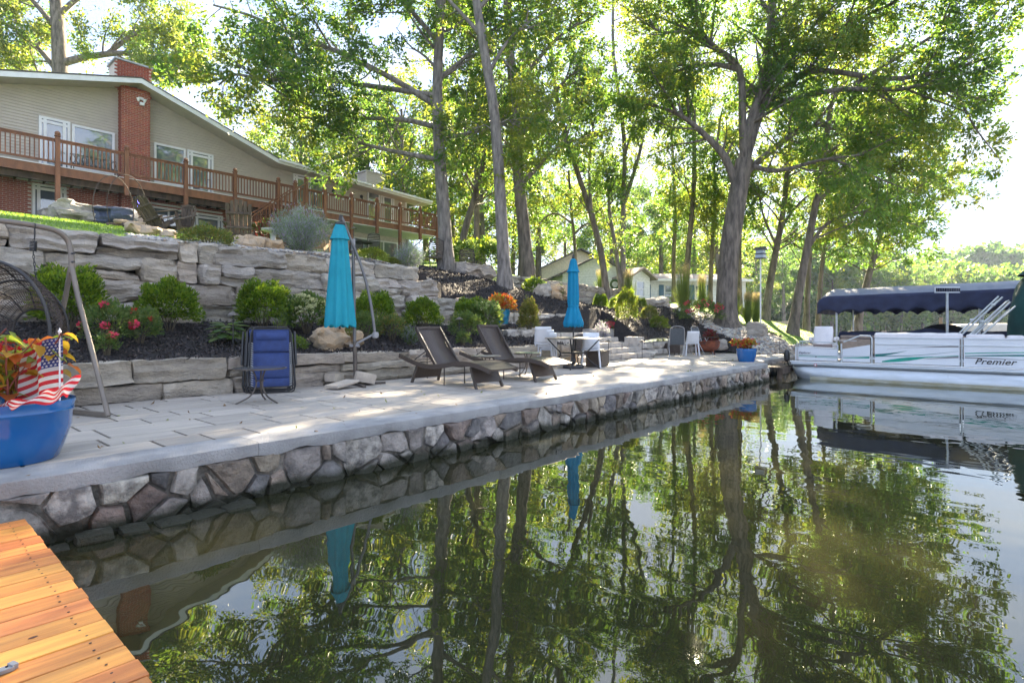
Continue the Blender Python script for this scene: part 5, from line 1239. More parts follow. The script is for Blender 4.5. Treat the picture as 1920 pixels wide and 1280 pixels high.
def ell(a, bb, off, t, tilt=0.): return CE+rx*(a*cos(t))+up*(bb*sin(t))+fz*off+rx*tilt-EO
rims = [(.66, .86, -.12), (.70, .74, .22), (.50, .55, .42), (.2, .25, .52)]
b = MB(); b.tube([ell(.68, .80, -.12, t) for t in np.linspace(0, 2*pi, 49)[:-1]], .019, 8, closed=True); b.build('rim', m_dark, ec, smooth=True, fix=False)
b = MB(); b.tube([ell(.59, .62, .25, t) for t in np.linspace(0, 2*pi, 41)[:-1]], .014, 8, closed=True); b.tube([ell(.28, .3, .50, t) for t in np.linspace(0, 2*pi, 33)[:-1]], .012, 6, closed=True)
for t in np.linspace(0, 2*pi, 13)[:-1]: b.tube([ell(.68, .80, -.12, t), ell(.65, .73, .1, t), ell(.59, .62, .25, t), ell(.45, .5, .42, t), ell(.28, .3, .5, t)], .010, 6)
b.build('rib', m_dark, ec, smooth=True, fix=False)
b = MB()
for k in range(110):   # woven strands in two directions
    t = 2*pi*k/110
    if -.6 < sin(t) < .0: continue
    for sg in (1, -1): b.tube([ell(a, c, o, t+sg*.09*i) for i, (a, c, o) in enumerate(((.68, .80, -.12), (.67, .77, .0), (.64, .72, .12), (.59, .62, .25), (.45, .5, .42), (.28, .3, .5)))], .0035, 3, cap=False)
for i in range(15):
    f = i/15; a = .68-.4*f**1.6; c = .80-.5*f**1.6; o = -.12+.62*f**.8
    b.tube([ell(a, c, o, t) for t in np.linspace(.25, 2.9, 25)], .005, 3, cap=False)
b.build('wicker', m_wick, ec, fix=False, kind='stuff')
b = MB(); b.lathe([(.1, 0), (.42, .03), (.46, .10), (.40, .17), (.1, .19)], tuple(CE-EO+Vector((-.05, -.02, -.74))), 24); b.build('cushion', mat('grey_cushion', (.10, .10, .11), .9, scale=20), ec, smooth=True)

# folded zero gravity chairs
def zg(x, y, lab, first=None):
    root = empty('folding_lounger', (x, y, ZP0), rz=-.42, label=lab, cat='folding chair', group='folded blue mesh chairs'); b = MB(); ln = -.17
    def Q(px_, z, t=0.): return Vector((px_, z*ln*-1+t, z))
    for i, (w, z0, z1, t) in enumerate(((.30, .02, 1.0, 0), (.33, .0, .93, .05), (.345, .04, .88, .09), (.33, .10, .97, -.04))):
        pts = []
        for xx, zz in ((-w, z0+.08), (-w+.01, z0+.03), (-w+.06, z0), (w-.06, z0), (w-.01, z0+.03), (w, z0+.08), (w*.94, (z0+z1)/2), (w*.86, z1-.08), (w*.8, z1-.02), (w*.72, z1), (-w*.72, z1), (-w*.8, z1-.02), (-w*.86, z1-.08), (-w*.94, (z0+z1)/2)): pts.append(Q(xx, zz, t))
        q = MB(); q.tube(pts, .011, 8, closed=True); q.build('frame_tube', m_black if i else m_dark, root, smooth=True, fix=False)
    for s in (-1, 1):
        q = MB(); q.bar(Q(s*.35, .42, .03), Q(s*.33, .93, .03), .03, .05); q.build('armrest', m_black, root, bevel=.006)
    for z0, z1, bow in ((.62, .96, .02), (.22, .61, .035), (.10, .23, .01)):
        q = MB(); q.grid(lambda i, j: Q((i-.5)*.50, z0+(z1-z0)*j, -.045-bow*sin(pi*j)*.8), 4, 8); o = q.build('sling', m_blue, root, smooth=True, fix=False)
        md = o.modifiers.new('s', 'SOLIDIFY'); md.thickness = .004
    q = MB(); q.grid(lambda i, j: Q((i-.5)*.42, .80+.12*j, -.07-.03*sin(pi*j)), 4, 6); q.build('headrest', m_blue, root, smooth=True, fix=False)
    q = MB()
    for s in (-1, 1):
        for k in range(20): z = .12+.66*k/20; q.tube([Q(s*.25, z, -.05), Q(s*.285, z+.015, -.03)], .004, 4)
    q.build('lacing', m_white, root)
    return root
zg(3.94, 8.28, 'front folded blue mesh lounger leaning on the low wall behind the small round table'); zg(3.94, 8.42, 'rear folded blue mesh lounger sandwiched between the front one and the low wall')

# small round tables
def side_table(loc, R, h, lab, topm, legs=True):
    t = empty('side_table', loc, label=lab, cat='side table'); b = MB(); b.lathe([(R*.96, h-.022), (R, h-.018), (R, h-.006), (R*.97, h-.004)], n=36); b.build('table_edge', m_bronze, t, smooth=True)
    b = MB(); b.lathe([(R*.955, h-.012), (R*.955, h)], n=36); b.build('table_top', topm, t, smooth=True)
    for k in range(3):
        a = k*2*pi/3+.9; q = MB(); q.tube(dense([Vector((cos(a)*.10, sin(a)*.10, h-.02)), Vector((cos(a)*.055, sin(a)*.055, h*.75)), Vector((cos(a)*.05, sin(a)*.05, h*.45)), Vector((cos(a)*.13, sin(a)*.13, h*.18)), Vector((cos(a)*R*.9, sin(a)*R*.9, 0))], 4), .011, 8); q.build('leg', m_bronze, t, smooth=True, fix=False)
    q = MB(); q.tube([(cos(a)*.058, sin(a)*.058, h*.62) for a in np.linspace(0, 6.28, 13)[:-1]], .006, 6, closed=True); q.build('ring', m_bronze, t)
    return t
m_gtop = mat('dark_glass_top', (.10, .10, .10), .15, (.06, .06, .06), 3)
p = WG(487, 754); side_table((p.x, p.y, ZP0), .335, .465, 'small dark round table in front of the folded blue chairs', m_gtop)
side_table((7.52, 7.25, ZP0), .28, .47, 'round bronze side table between the two woven loungers', m_stone_top)
side_table((8.98, 7.45, ZP0), .28, .47, 'round mosaic topped side table beside the stacked white chairs', mat('green_mosaic', (.30, .40, .24), .25, (.12, .16, .1), 12))

# cantilever umbrella
def canopy_mb(prof, pleats=8, amp=.16, n=64, seed=0, ragged=.0, twist=0.):
    b = MB(); m = len(prof)
    def fn(i, j):
        k = i*(m-1); a = int(min(k, m-2)); f = k-a; r = prof[a][0]*(1-f)+prof[a+1][0]*f; z = prof[a][1]*(1-f)+prof[a+1][1]*f; t = 2*pi*j+twist*i
        w = 1+amp*i**.5*cos(pleats*t+.6*sin(3*t+seed))+.05*i*sin(3*t+seed+i*3); zz = z-ragged*max(0, i-.9)*10*abs(cos(pleats*t/2))**2
        return (r*w*cos(t), r*w*sin(t), zz)
    b.grid(fn, 44, n); return b
p = WG(667, 722); cu = empty('cantilever_umbrella', (p.x, p.y, ZP0), label='closed turquoise cantilever umbrella hanging from a curved grey mast', cat='umbrella'); UO = Vector((p.x, p.y, ZP0)); dm = 9.6
r2 = lambda px, py, d=dm: WP(px, py, d)-UO
b = MB(); b.tube([(0, 0, .03), r2(665, 640)], .036, 14); b.build('mast', m_bronze, cu, smooth=True, fix=False)
b = MB(); b.tube([r2(665, 652), r2(662, 452)], .029, 14); b.build('mast', mat('mast_grey', (.16, .155, .155), .4, metal=.4), cu, smooth=True, fix=False)
arc = dense([r2(640, 406, 9.45), r2(648, 425, 9.5), r2(660, 455, 9.55), r2(676, 495, 9.6), r2(688, 535, 9.6), r2(697, 580, 9.6), r2(703, 626, 9.6)], 5)
b = MB(); b.tube(arc, .026, 12); b.build('arm', mat('mast_grey', (.16, .155, .155)), cu, smooth=True, fix=False)
b = MB(); b.tube([r2(665, 646), r2(700, 627)], .02, 10); b.tube([r2(656, 648), r2(674, 648)], .03, 10); b.lathe([(.001, -.06), (.05, -.045), (.058, 0), (.05, .045), (.001, .06)], tuple(r2(704, 628)), 12); b.tube([r2(662, 470), r2(662, 448)], .038, 12)
b.build('crank_joint', mat('joint_grey', (.28, .28, .29), .45), cu, smooth=True)
b = MB(); b.tube([r2(640, 403, 9.45), r2(638, 414, 9.45)], .03, 10); b.lathe([(.05, -.05), (.085, -.03), (.085, 0), (.05, .02)], tuple(r2(638, 418, 9.45)), 16); b.build('hub', m_dark, cu, smooth=True)
c0 = r2(637, 418, 9.45); hh = 190/1048*9.45
b = canopy_mb([(.065, 0), (.10, -.10), (.135, -.22), (.158, -.28), (.150, -.285), (.12, -.275), (.13, -.40), (.165, -.80), (.195, -1.2), (.225, -1.55), (.238, -hh+.02), (.235, -hh-.01)], 8, .13, ragged=.05, twist=.25)
o = b.build('canopy', m_cyan, cu, smooth=True, fix=False); o.location = c0; o.modifiers.new('s', 'SOLIDIFY').thickness = .004
b = MB()
for k in range(8):
    a = k*pi/4; b.tube([c0+Vector((cos(a)*.05, sin(a)*.05, -.3)), c0+Vector((cos(a)*.17, sin(a)*.17, -hh-.02))], .007, 5)
b.tube([c0, c0+Vector((0, 0, -hh-.08))], .018, 8); b.build('rib', m_dark, cu)
b = MB()
for a in (-.3, -.3+pi/2): b.bar((cos(a)*-.52, sin(a)*-.52, .02+.0), (cos(a)*.52, sin(a)*.52, .02), .05, .035)
b.box((0, 0, .045), (.14, .14, .02)); b.build('cross_base', m_bronze, cu)
def weight(px, py, dims, rz, ry, lab, dz=0., m=None):
    p = WG(px, py); o = put('paving_block', rock_mesh('paving_block', *dims, m or m_paver_r, px, rnd=.012, amp=.006, cell=.06), (p.x, p.y, ZP0+dims[2]/2+dz), None, rz, 0, ry); tag(o, lab, 'block', 'loose blocks weighing down the umbrella base')
m_paver_r = mat('weight_block', (.52, .45, .36), .85, (.40, .34, .28), 6, .4)
weight(627, 722, (.30, .20, .14), .5, .10, 'grey block tilted on the left end of the cantilever base', .06)
weight(641, 728, (.50, .30, .05), .25, -.12, 'flat tan slab leaning across the cantilever base in front of the mast', .05)
weight(684, 722, (.34, .22, .17), -.4, .22, 'large beige block tipped against the right side of the mast', .05)
weight(681, 712, (.26, .18, .12), .3, -.1, 'small block behind the mast and the tipped beige block', .11)

# loungers
def lounger(u, v, lab, back=50):
    t = empty('sun_lounger', (u, v, ZP0), label=lab, cat='sun lounger', group='woven loungers'); W_ = .64
    prof = [(-.12, .30), (.12, .365), (.40, .40), (.7, .385), (1.0, .335), (1.27, .31), (1.55, .33), (1.85, .39), (2.18, .48)]
    P = dense([Vector((0, a, z)) for a, z in prof], 4)
    for s in (-1, 1):
        q = MB()
        for a, c in zip(P, P[1:]): q.bar(a+Vector((s*W_/2, 0, 0)), c+Vector((s*W_/2, 0, 0)), .045, .075)
        q.build('side_rail', m_wick, t)
    q = MB(); n = [p for p in P if p.y < 1.30]; q.add([(x, p.y, p.z+.03) for p in n for x in (-W_/2, W_/2)], [(2*i, 2*i+1, 2*i+3, 2*i+2) for i in range(len(n)-1)]); o = q.build('seat', m_wick, t, fix=False); o.modifiers.new('s', 'SOLIDIFY').thickness = .03
    h = Vector((0, 1.22, .345)); L = .84; an = radians(back)
    q = MB(); q.grid(lambda i, j: (h.x+(i-.5)*(W_-.07), h.y+cos(an)*L*j+.05*sin(pi*j), h.z+sin(an)*L*j), 2, 10); o = q.build('backrest', m_wick, t, smooth=True, fix=False); o.modifiers.new('s', 'SOLIDIFY').thickness = .035
    top_ = h+Vector((0, cos(an)*L, sin(an)*L)); q = MB(); q.bar(top_+Vector((-W_/2+.03, 0, 0)), top_+Vector((W_/2-.03, 0, 0)), .05, .045)
    for s in (-1, 1): q.bar(h+Vector((s*(W_/2-.045), .02, 0)), top_+Vector((s*(W_/2-.045), .0, 0)), .03, .05)
    q.build('back_frame', m_wick, t)
    for y0, dy in ((.36, -.16), (1.70, .14)):
        for s in (-1, 1):
            q = MB(); q.bar((s*(W_/2-.04), y0, .34), (s*(W_/2-.01), y0+dy, .0), .035, .045); q.build('leg', m_bronze, t)
        q = MB(); q.add([(-W_/2+.04, y0, .33), (W_/2-.04, y0, .33), (W_/2-.02, y0+dy*.75, .09), (-W_/2+.02, y0+dy*.75, .09)], [(0, 1, 2, 3)]); o = q.build('leg_panel', m_wick, t, fix=False); o.modifiers.new('s', 'SOLIDIFY').thickness = .02
    for s in (-1, 1):
        q = MB(); q.tube([(s*.24, 1.05, .33), (s*.24, 1.05, 0)], .012, 6); q.build('leg', m_bronze, t)
    q = MB(); q.tube([(-.26, 1.85, .40), (-.26, 1.42, .62)], .008, 6); q.tube([(.26, 1.85, .40), (.26, 1.42, .62)], .008, 6); q.tube([(-.30, 1.62, .38), (.30, 1.62, .38)], .010, 6); q.tube([(-.30, 1.85, .41), (.30, 1.85, .41)], .010, 6); q.build('prop', m_dark, t)
    return t
lounger(6.68, 6.15, 'nearer brown woven chaise lounge with raised back, closest to the closed cantilever umbrella'); lounger(8.2, 6.15, 'farther brown woven chaise lounge with raised back, beside the mosaic side table', 54)

# dining set
p = WP(1075, 690, 13.6); tb = empty('dining_table', (p.x, p.y, ZP0), label='round dark patio table with curved legs under the closed blue umbrella', cat='table'); R = .70
b = MB(); b.lathe([(R*.97, .715), (R, .72), (R, .735), (R*.98, .742)], n=40); b.build('table_top', mat('slate_top', (.17, .145, .12), .35, (.10, .09, .08), 6), tb, smooth=True)
for k in range(4):
    a = k*pi/2+.5; q = MB(); q.tube(dense([Vector((cos(a)*R*.9, sin(a)*R*.9, .71)), Vector((cos(a)*R*.62, sin(a)*R*.62, .50)), Vector((cos(a)*R*.45, sin(a)*R*.45, .36)), Vector((cos(a)*R*.55, sin(a)*R*.55, .2)), Vector((cos(a)*R*.92, sin(a)*R*.92, 0))], 4), .016, 8); q.build('leg', m_dark, tb, smooth=True, fix=False)
b = MB(); b.lathe([(.27, .36), (.30, .37), (.30, .385), (.27, .39)], n=24); b.build('shelf_ring', m_dark, tb)
um = empty('umbrella', (p.x, p.y, ZP0), label='closed bright blue market umbrella standing through the round patio table', cat='umbrella')
b = MB(); b.tube([(0, 0, .05), (0, 0, 2.66)], .019, 12); b.build('pole', m_dark, um, smooth=True)
b = MB(); b.lathe([(.25, 0), (.26, .03), (.24, .08), (.10, .12), (.05, .17), (.04, .26)], n=28); b.build('base', m_dark, um, smooth=True)
m_cy2 = mat('azure_canvas', (.010, .38, .64), .75, (.008, .33, .58), 3, .15, bscale=120, trans=(.005, .33, .6))
b = canopy_mb([(.04, 2.66), (.075, 2.62), (.12, 2.40), (.155, 2.335), (.145, 2.33), (.115, 2.34), (.12, 2.15), (.135, 1.75), (.125, 1.58), (.115, 1.50), (.14, 1.40), (.195, 1.2), (.225, 1.10), (.205, 1.03)], 8, .15, ragged=.04, twist=1.1); o = b.build('canopy', m_cy2, um, smooth=True, fix=False); o.modifiers.new('s', 'SOLIDIFY').thickness = .004
b = MB(); b.lathe([(.128, 1.53), (.132, 1.52), (.132, 1.49), (.128, 1.48)], n=24, cap=False); b.build('tie_strap', m_cy2, um); b = MB(); b.lathe([(.02, 2.66), (.035, 2.68), (.03, 2.74), (.002, 2.78)], n=12); b.build('finial', m_dark, um)
def resin_chair(loc, rz, lab, group=None, m=None, arms=False):
    t = empty('resin_chair', loc, rz=rz, label=lab, cat='chair', group=group); m = m or m_wht
    q = MB(); q.grid(lambda i, j: ((i-.5)*(.46-.04*j), -.22+.44*j, .44+.02*(2*i-1)**2-.02*sin(pi*j)), 6, 6); o = q.build('seat', m, t, smooth=True, fix=False); o.modifiers.new('s', 'SOLIDIFY').thickness = .022
    q = MB(); q.grid(lambda i, j: ((i-.5)*(.44-.05*j), .20+.16*j+.04*(2*i-1)**2*-1, .44+.42*j), 6, 6); o = q.build('backrest', m, t, smooth=True, fix=False); o.modifiers.new('s', 'SOLIDIFY').thickness = .02
    for sx, sy in ((-1, -1), (1, -1), (1, 1), (-1, 1)):
        q = MB(); q.bar((sx*.19, sy*.19, .43), (sx*.23, sy*.24, 0), .035, .04); q.build('leg', m, t, bevel=.005)
    if arms:
        for s in (-1, 1): q = MB(); q.tube(dense([Vector((s*.22, .3, .66)), Vector((s*.25, .05, .67)), Vector((s*.24, -.17, .62)), Vector((s*.22, -.2, .45))], 3), .018, 6); q.build('armrest', m, t, smooth=True, fix=False)
    return t
bs = WP(1028, 685, 14.3)
for k in range(3): resin_chair((bs.x-.07*k+.0, bs.y+.03*k, ZP0+.075*k), 2.25, ('bottom', 'middle', 'top')[k]+' white resin chair of the stack beside the patio table', 'stacked white resin chairs')
c = WP(1108, 692, 13.9); resin_chair((c.x, c.y, ZP0), -1.0, 'single white resin chair pushed up to the right side of the patio table')
c = WP(1098, 680, 15.0); wc = empty('wicker_chair', (c.x, c.y, ZP0), rz=-.7, label='dark round backed wicker chair behind the patio table', cat='chair')
b = MB(); b.grid(lambda i, j: (.30*sin((i-.5)*2.6), .30*cos((i-.5)*2.6)*1.0, .30+(.52*j)*(1-.25*(2*i-1)**2)), 12, 6); o = b.build('backrest', m_wick, wc, smooth=True, fix=False); o.modifiers.new('s', 'SOLIDIFY').thickness = .03
b = MB(); b.lathe([(.27, .28), (.29, .32), (.27, .38)], n=20); b.build('seat', m_wick, wc)
for a in range(4): q = MB(); q.tube([(cos(a*pi/2+.78)*.22, sin(a*pi/2+.78)*.22, .3), (cos(a*pi/2+.78)*.25, sin(a*pi/2+.78)*.25, 0)], .016, 6); q.build('leg', m_dark, wc)
c = WP(1096, 680, 14.7); b = MB(); b.box((0, 0, .19), (.5, .42, .36)); b.box((0, 0, .39), (.54, .46, .04)); o = b.build('wicker_box', m_wick, None, bevel=.01); o.location = (c.x-.25, c.y-.55, ZP0); o.rotation_euler = (0, 0, .2); tag(o, 'dark woven cube under the round patio table', 'storage box')  # plain dark woven cube with a lid, set under the tabletop

# far group: folding chairs, lounge chair, fire bowl
def folding_chair(loc, rz, lab):
    t = empty('folding_chair', loc, rz=rz, label=lab, cat='folding chair', group='dark folding chairs at the far end'); al = mat('aluminium', (.45, .44, .43), .35, metal=.6)
    for s in (-1, 1):
        q = MB(); q.tube([(s*.27, -.26, 0), (s*.27, .10, .60)], .012, 6); q.build('leg', al, t); q = MB(); q.tube([(s*.25, .34, 0), (s*.25, -.06, .60)], .012, 6); q.build('leg', al, t)
        q = MB(); q.box((s*.28, -.02, .625), (.05, .44, .025)); q.build('armrest', m_darkwood, t, bevel=.006)
    q = MB(); q.tube(dense([Vector((-.24, .20, .38)), Vector((-.23, .34, .90)), Vector((-.16, .37, 1.0)), Vector((0, .38, 1.03)), Vector((.16, .37, 1.0)), Vector((.23, .34, .90)), Vector((.24, .20, .38))], 3), .012, 6); q.build('back_frame', al, t, fix=False)
    m = mat('grey_sling', (.09, .10, .11), .7, (.06, .07, .08), 30)
    q = MB(); q.grid(lambda i, j: ((i-.5)*.45, .21+.14*j, .42+.55*j), 2, 6)
    o = q.build('backrest', m, t, fix=False); o.modifiers.new('s', 'SOLIDIFY').thickness = .008
    q = MB(); q.grid(lambda i, j: ((i-.5)*.46, -.24+.44*j, .42-.02*sin(pi*j)), 2, 6); o = q.build('seat', m, t, fix=False); o.modifiers.new('s', 'SOLIDIFY').thickness = .01
    return t
c = WG(1268, 668); folding_chair((c.x, c.y, ZP0), 2.1, 'dark folding lawn chair nearest the steps, seen from the side'); c = WG(1318, 664); folding_chair((c.x, c.y, ZP0), -.2, 'dark folding lawn chair facing the water beside the rusty fire bowl')
c = WG(1296, 666.5); resin_chair((c.x, c.y, ZP0), 2.2, 'white resin chair between the two dark folding lawn chairs', arms=False)
c = WG(1275, 665); b = MB(); b.box((0, 0, .24), (.42, .42, .36))
for sx, sy in ((-1, -1), (1, -1), (1, 1), (-1, 1)): b.box((sx*.18, sy*.18, .03), (.04, .04, .06))
o = b.build('wicker_table', m_wick, None, bevel=.01); o.location = (c.x, c.y+.3, ZP0); tag(o, 'small dark woven cube table under the nearer folding lawn chair', 'table')
m_rust = mat('rusty_steel', (.28, .075, .03), .8, (.09, .03, .02), 5, .5)
c = WG(1338, 664); fb = empty('fire_bowl', (c.x, c.y+.25, ZP0), label='rusty round fire bowl beside the farther folding chair', cat='fire bowl')
b = MB(); b.lathe([(.20, .10), (.36, .16), (.44, .30), (.46, .46), (.49, .47), (.44, .48), (.40, .30), (.01, .22)], n=26, cap=False); b.build('bowl', m_rust, fb, smooth=True)
for k in range(3): q = MB(); q.bar((cos(k*2.1)*.3, sin(k*2.1)*.3, .2), (cos(k*2.1)*.42, sin(k*2.1)*.42, 0), .03, .03); q.build('leg', m_rust, fb)
c = WG(1352, 660); rk = rock_mesh('tarp', .7, .5, .28, mat('grey_tarp', (.16, .17, .18), .5, (.1, .1, .11), 5, .3), 77, rnd=.12, amp=.1, cell=.06); o = put('folded_tarp', rk, (c.x+.2, c.y+.2, ZP0+.13)); tag(o, 'crumpled grey tarp on the patio right of the rusty fire bowl', 'tarp')
c = WP(1333, 634, 21.6); fp_ = empty('flower_pot', (c.x, c.y, H(c.x, c.y)-.02), label='terracotta pot of dark red leaves on the pebbles above the fire bowl', cat='flower pot')
b = MB(); b.lathe([(.14, 0), (.22, .26), (.24, .27), (.24, .32), (.2, .32), (.01, .3)], n=18, cap=False); b.build('pot', m_rust, fp_, smooth=True); n = 400; R_ = unit(rng.normal(size=(n, 3))); P = R_*.26*rng.random((n, 1))**.4+np.array([0, 0, .45]); V, F = leaf_quads(P, .1, dirs=R_); npmesh('foliage', V, F, m_barb, fp_)

# path lights
def path_light(px, py, d, h, lab):
    p = WP(px, py, d); z = H(p.x, p.y) if p.y > 8.9 else ZP0; t = empty('path_light', (p.x, p.y, z), label=lab, cat='path light', group='bronze path lights'); b = MB(); b.tube([(0, 0, -.05), (0, 0, h-.02)], .009, 8); b.build('stake', m_dark, t)
    b = MB(); b.lathe([(.10, h-.03), (.098, h-.022), (.035, h+.015), (.018, h+.03), (.004, h+.035)], n=20); b.build('cap', m_bronze, t, smooth=True); return t
for a in ((437, 650, 8.95, .62, 'bronze path light beside the hosta left of the folded blue chairs'), (801, 640, 10.9, .45, 'bronze path light just above the first lounger backrest'), (1141, 655, 15.2, .62, 'bronze path light standing between stacked white chairs and table umbrella'),
          (861, 560, 13.0, .55, 'black path light at the stepped end of the boulder wall'), (1462, 640, 20.5, .55, 'path light at the edge of the pebbles near the boat bow'), (1204, 640, 17.6, .55, 'path light in the mulch right of the stone steps'),
          (1010, 535, 21.5, .5, 'path light in front of the far block wall'), (663, 470, 16.5, .95, 'tall path light on the terrace right of the umbrella mast'), (526, 430, 17.0, .75, 'path light beside the bird bath above the sage bush')): path_light(*a)
b = MB(); p = WP(1426, 618, 23.5); bh_ = empty('birdhouse_pole', (p.x, p.y, H(p.x, p.y)), label='tall thin white pole topped by a pale blue birdhouse on the lawn edge', cat='birdhouse')
b.tube([(0, 0, -.1), (0, 0, 3.12)], .03, 8); b.build('pole', m_white, bh_)
b = MB(); b.box((0, 0, 3.21), (.34, .34, .15)); b.box((0, 0, 3.40), (.30, .30, .13)); b.build('house_box', mat('pale_blue', (.42, .50, .58), .6), bh_)
b = MB(); b.box((0, 0, 3.31), (.42, .42, .03)); b.box((0, 0, 3.12), (.44, .44, .03)); b.prism([(-.22, 3.47), (.22, 3.47), (0, 3.62)], -.22, .22); b.build('roof', m_dark, bh_)
# ------------------------------------------------------------------ boats
m_alu = mat('pontoon_aluminium', (.52, .56, .60), .35, (.40, .43, .45), 3, .1, metal=.55, stretch=(1, .4, 3), detail=6)
m_scum = mat('waterline_scum', (.30, .27, .16), .8, (.40, .40, .34), 5, .2, stretch=(1, .6, 3))
m_panel = mat('boat_panel', (.66, .69, .73), .35, (.60, .63, .68), 1.5)
m_vinyl = mat('boat_vinyl', (.72, .70, .72), .45, (.64, .62, .64), 5, .1)
m_tealp = mat('teal_stripe', (.0, .16, .15), .4); m_grn = mat('green_stripe', (.0, .30, .22), .4); m_gry = mat('grey_stripe', (.22, .22, .23), .4)
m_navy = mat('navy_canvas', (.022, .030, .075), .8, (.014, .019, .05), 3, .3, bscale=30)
m_tarpg = mat('green_canvas', (.008, .060, .060), .85, (.005, .04, .042), 3, .3, bscale=20)
m_tanp = mat('tan_panel', (.34, .27, .22), .6)
BU, BV = 17.7, 4.62
pb = empty('pontoon_boat', (BU, BV, 0), label='long white and aluminium pontoon boat with teal stripes moored at the patio corner', cat='boat')
def Bp(s, x, z): return Vector((x, -s, z))
def part(b, nm, m, **k): return b.build(nm, m, pb, **k)
def sub(b, nm, m, o, **k): return b.build(nm, m, o, **k)
for x in (.18, 2.25):    # pontoons
    b = MB(); n = 22; V = []; F = []; st = [(-.03, .05, .30), (.02, .12, .26), (.12, .20, .21), (.3, .27, .16), (.6, .315, .115), (1.1, .33, .09)]+[(s, .335, .085) for s in (1.2, 2.4, 3.6, 4.8, 6, 7.2)]
    for s, r, zc in st:
        for k in range(n):
            a = 2*pi*k/n; V.append((x+r*cos(a), -s, zc+r*sin(a)))
    for i in range(len(st)-1):
        for k in range(n): F.append((i*n+k, i*n+(k+1) % n, (i+1)*n+(k+1) % n, (i+1)*n+k))
    F.append(tuple(range(n))); b.add(V, F); o = part(b, 'pontoon', m_alu, smooth=True)
    c = MB()
    for s in (1.22, 3.6, 6.0): c.tube([(x+.337*cos(a), -s, .085+.337*sin(a)) for a in np.linspace(0, 6.28, 25)[:-1]], .004, 5, closed=True)
    sub(c, 'weld_band', m_alu, o)
    c = MB(); r = .3385; c.grid(lambda i, j: (x-r*cos(-.28+.34*j)*1.0, -(.5+6.6*i), .085+r*sin(-.28+.34*j)-.02), 30, 3); sub(c, 'scum_line', m_scum, o, smooth=True, fix=False)
b = MB(); b.box((1.22, -3.5, .455), (2.5, 7.2, .07)); part(b, 'deck', mat('boat_deck', (.25, .23, .2), .8))
b = MB(); b.grid(lambda i, j: (-.045-.02*sin(pi*j), .02-7.2*i, .375+.10*j), 10, 5); b.grid(lambda i, j: (-.03+2.55*i, .05+.03*sin(pi*j), .375+.10*j), 6, 5); part(b, 'rub_rail', m_alu, smooth=True, fix=False)
b = MB(); b.tube([(-.05, .05, .485), (-.05, -7.1, .485)], .02, 8); part(b, 'bumper_edge', m_white)
def rail_panel(s0, s1, z0, za, zb, nm='fence_panel', bow=0.):
    b = MB(); b.add([(0, -s0, z0), (0, -s1, z0), (0, -s1, zb), (0, -s0, za), (.025, -s0, z0), (.025, -s1, z0), (.025, -s1, zb), (.025, -s0, za)], [(0, 1, 2, 3), (7, 6, 5, 4), (0, 3, 7, 4), (1, 5, 6, 2), (3, 2, 6, 7), (0, 4, 5, 1)])
    return part(b, nm, m_panel)
f1 = rail_panel(.16, 1.16, .53, .90, .86); f2 = rail_panel(1.28, 1.93, .53, .87, 1.0); f3 = rail_panel(2.04, 3.82, .52, 1.20, 1.22); f4 = rail_panel(3.9, 7.1, .51, 1.22, 1.22)
b = MB()
for a, c, z in ((.16, 1.16, .915), ): b.tube([(.012, -a, z), (.012, -c, z-.03)], .014, 8)
part(b, 'rail_cap', m_white)
def tubes(nm, runs, r=.016, m=None, parent=None):
    q = MB()
    for pts in runs: q.tube(pts, r, 8)
    return q.build(nm, m or m_alu, parent or pb, smooth=True, fix=False)
tubes('bow_rail', [[(.01, -.18, .90), (.01, -.18, 1.06), (.01, -.95, 1.05), (.01, -1.1, 1.03), (.01, -1.16, .97), (.01, -1.16, .53)]])
tubes('bow_rail', [[(.01, -.18, 1.06), (.6, -.05, 1.06), (2.2, -.05, 1.06), (2.45, -.2, 1.06), (2.45, -1.2, 1.05)]]+[[(x, -.05, .92), (x, -.05, 1.06)] for x in (.3, .9, 1.5, 2.1)], .012)
b = MB(); b.box((1.25, -.06, .71), (2.3, .03, .38)); part(b, 'bow_panel', m_panel)
tubes('gate_post', [[(.01, -1.25, .5), (.01, -1.25, 1.02)]], .022); tubes('gate_post', [[(.01, -1.97, .5), (.01, -1.97, 1.18), (.03, -1.93, 1.24), (.03, -1.7, 1.25), (.03, -1.3, 1.06)]], .02)
tubes('panel_post', [[(-.008, -3.86, .5), (-.008, -3.86, 1.2)]], .02)
b = MB()
for s0, s1, z in ((2.04, 7.1, 1.02), (2.04, 7.1, 1.19)): b.box((-.006, -(s0+s1)/2, z), (.02, s1-s0, .018))
part(b, 'trim_strip', m_alu)
def swoosh(s0, s1, zfn, wfn, m, nm='stripe', x=-.004, n=30):
    q = MB(); q.grid(lambda i, j: (x-.0012*0, -(s0+(s1-s0)*i), zfn(i)+wfn(i)*(j-.5)), n, 1); return q.build(nm, m, pb, fix=False)
tp = lambda p: (lambda i: .001+p*sin(pi*min(1, max(0, i)))**.8)
swoosh(.17, 1.15, lambda i: .675-.012*i, lambda i: .012, m_tealp); swoosh(.17, 1.15, lambda i: .64-.012*i, lambda i: .016, m_grn)
swoosh(1.29, 1.92, lambda i: .665+.02*i, lambda i: .010, m_tealp); swoosh(1.29, 1.92, lambda i: .625+.03*i, lambda i: .012+.03*i, m_grn)
swoosh(2.05, 2.75, lambda i: .72+.14*i**1.3, lambda i: .075*(1-i)+.002, m_tealp); swoosh(2.05, 3.8, lambda i: .70+.18*i-.04*sin(pi*i), lambda i: .018*(1-i)+.004, m_tealp, x=-.0055)
swoosh(2.2, 3.3, lambda i: .56+.17*i, lambda i: .09*sin(pi*min(1, .12+i*.88))**1.2+.002, m_grn); swoosh(2.4, 3.8, lambda i: .60+.20*i-.03*i*i, lambda i: .014, m_grn, x=-.0055)
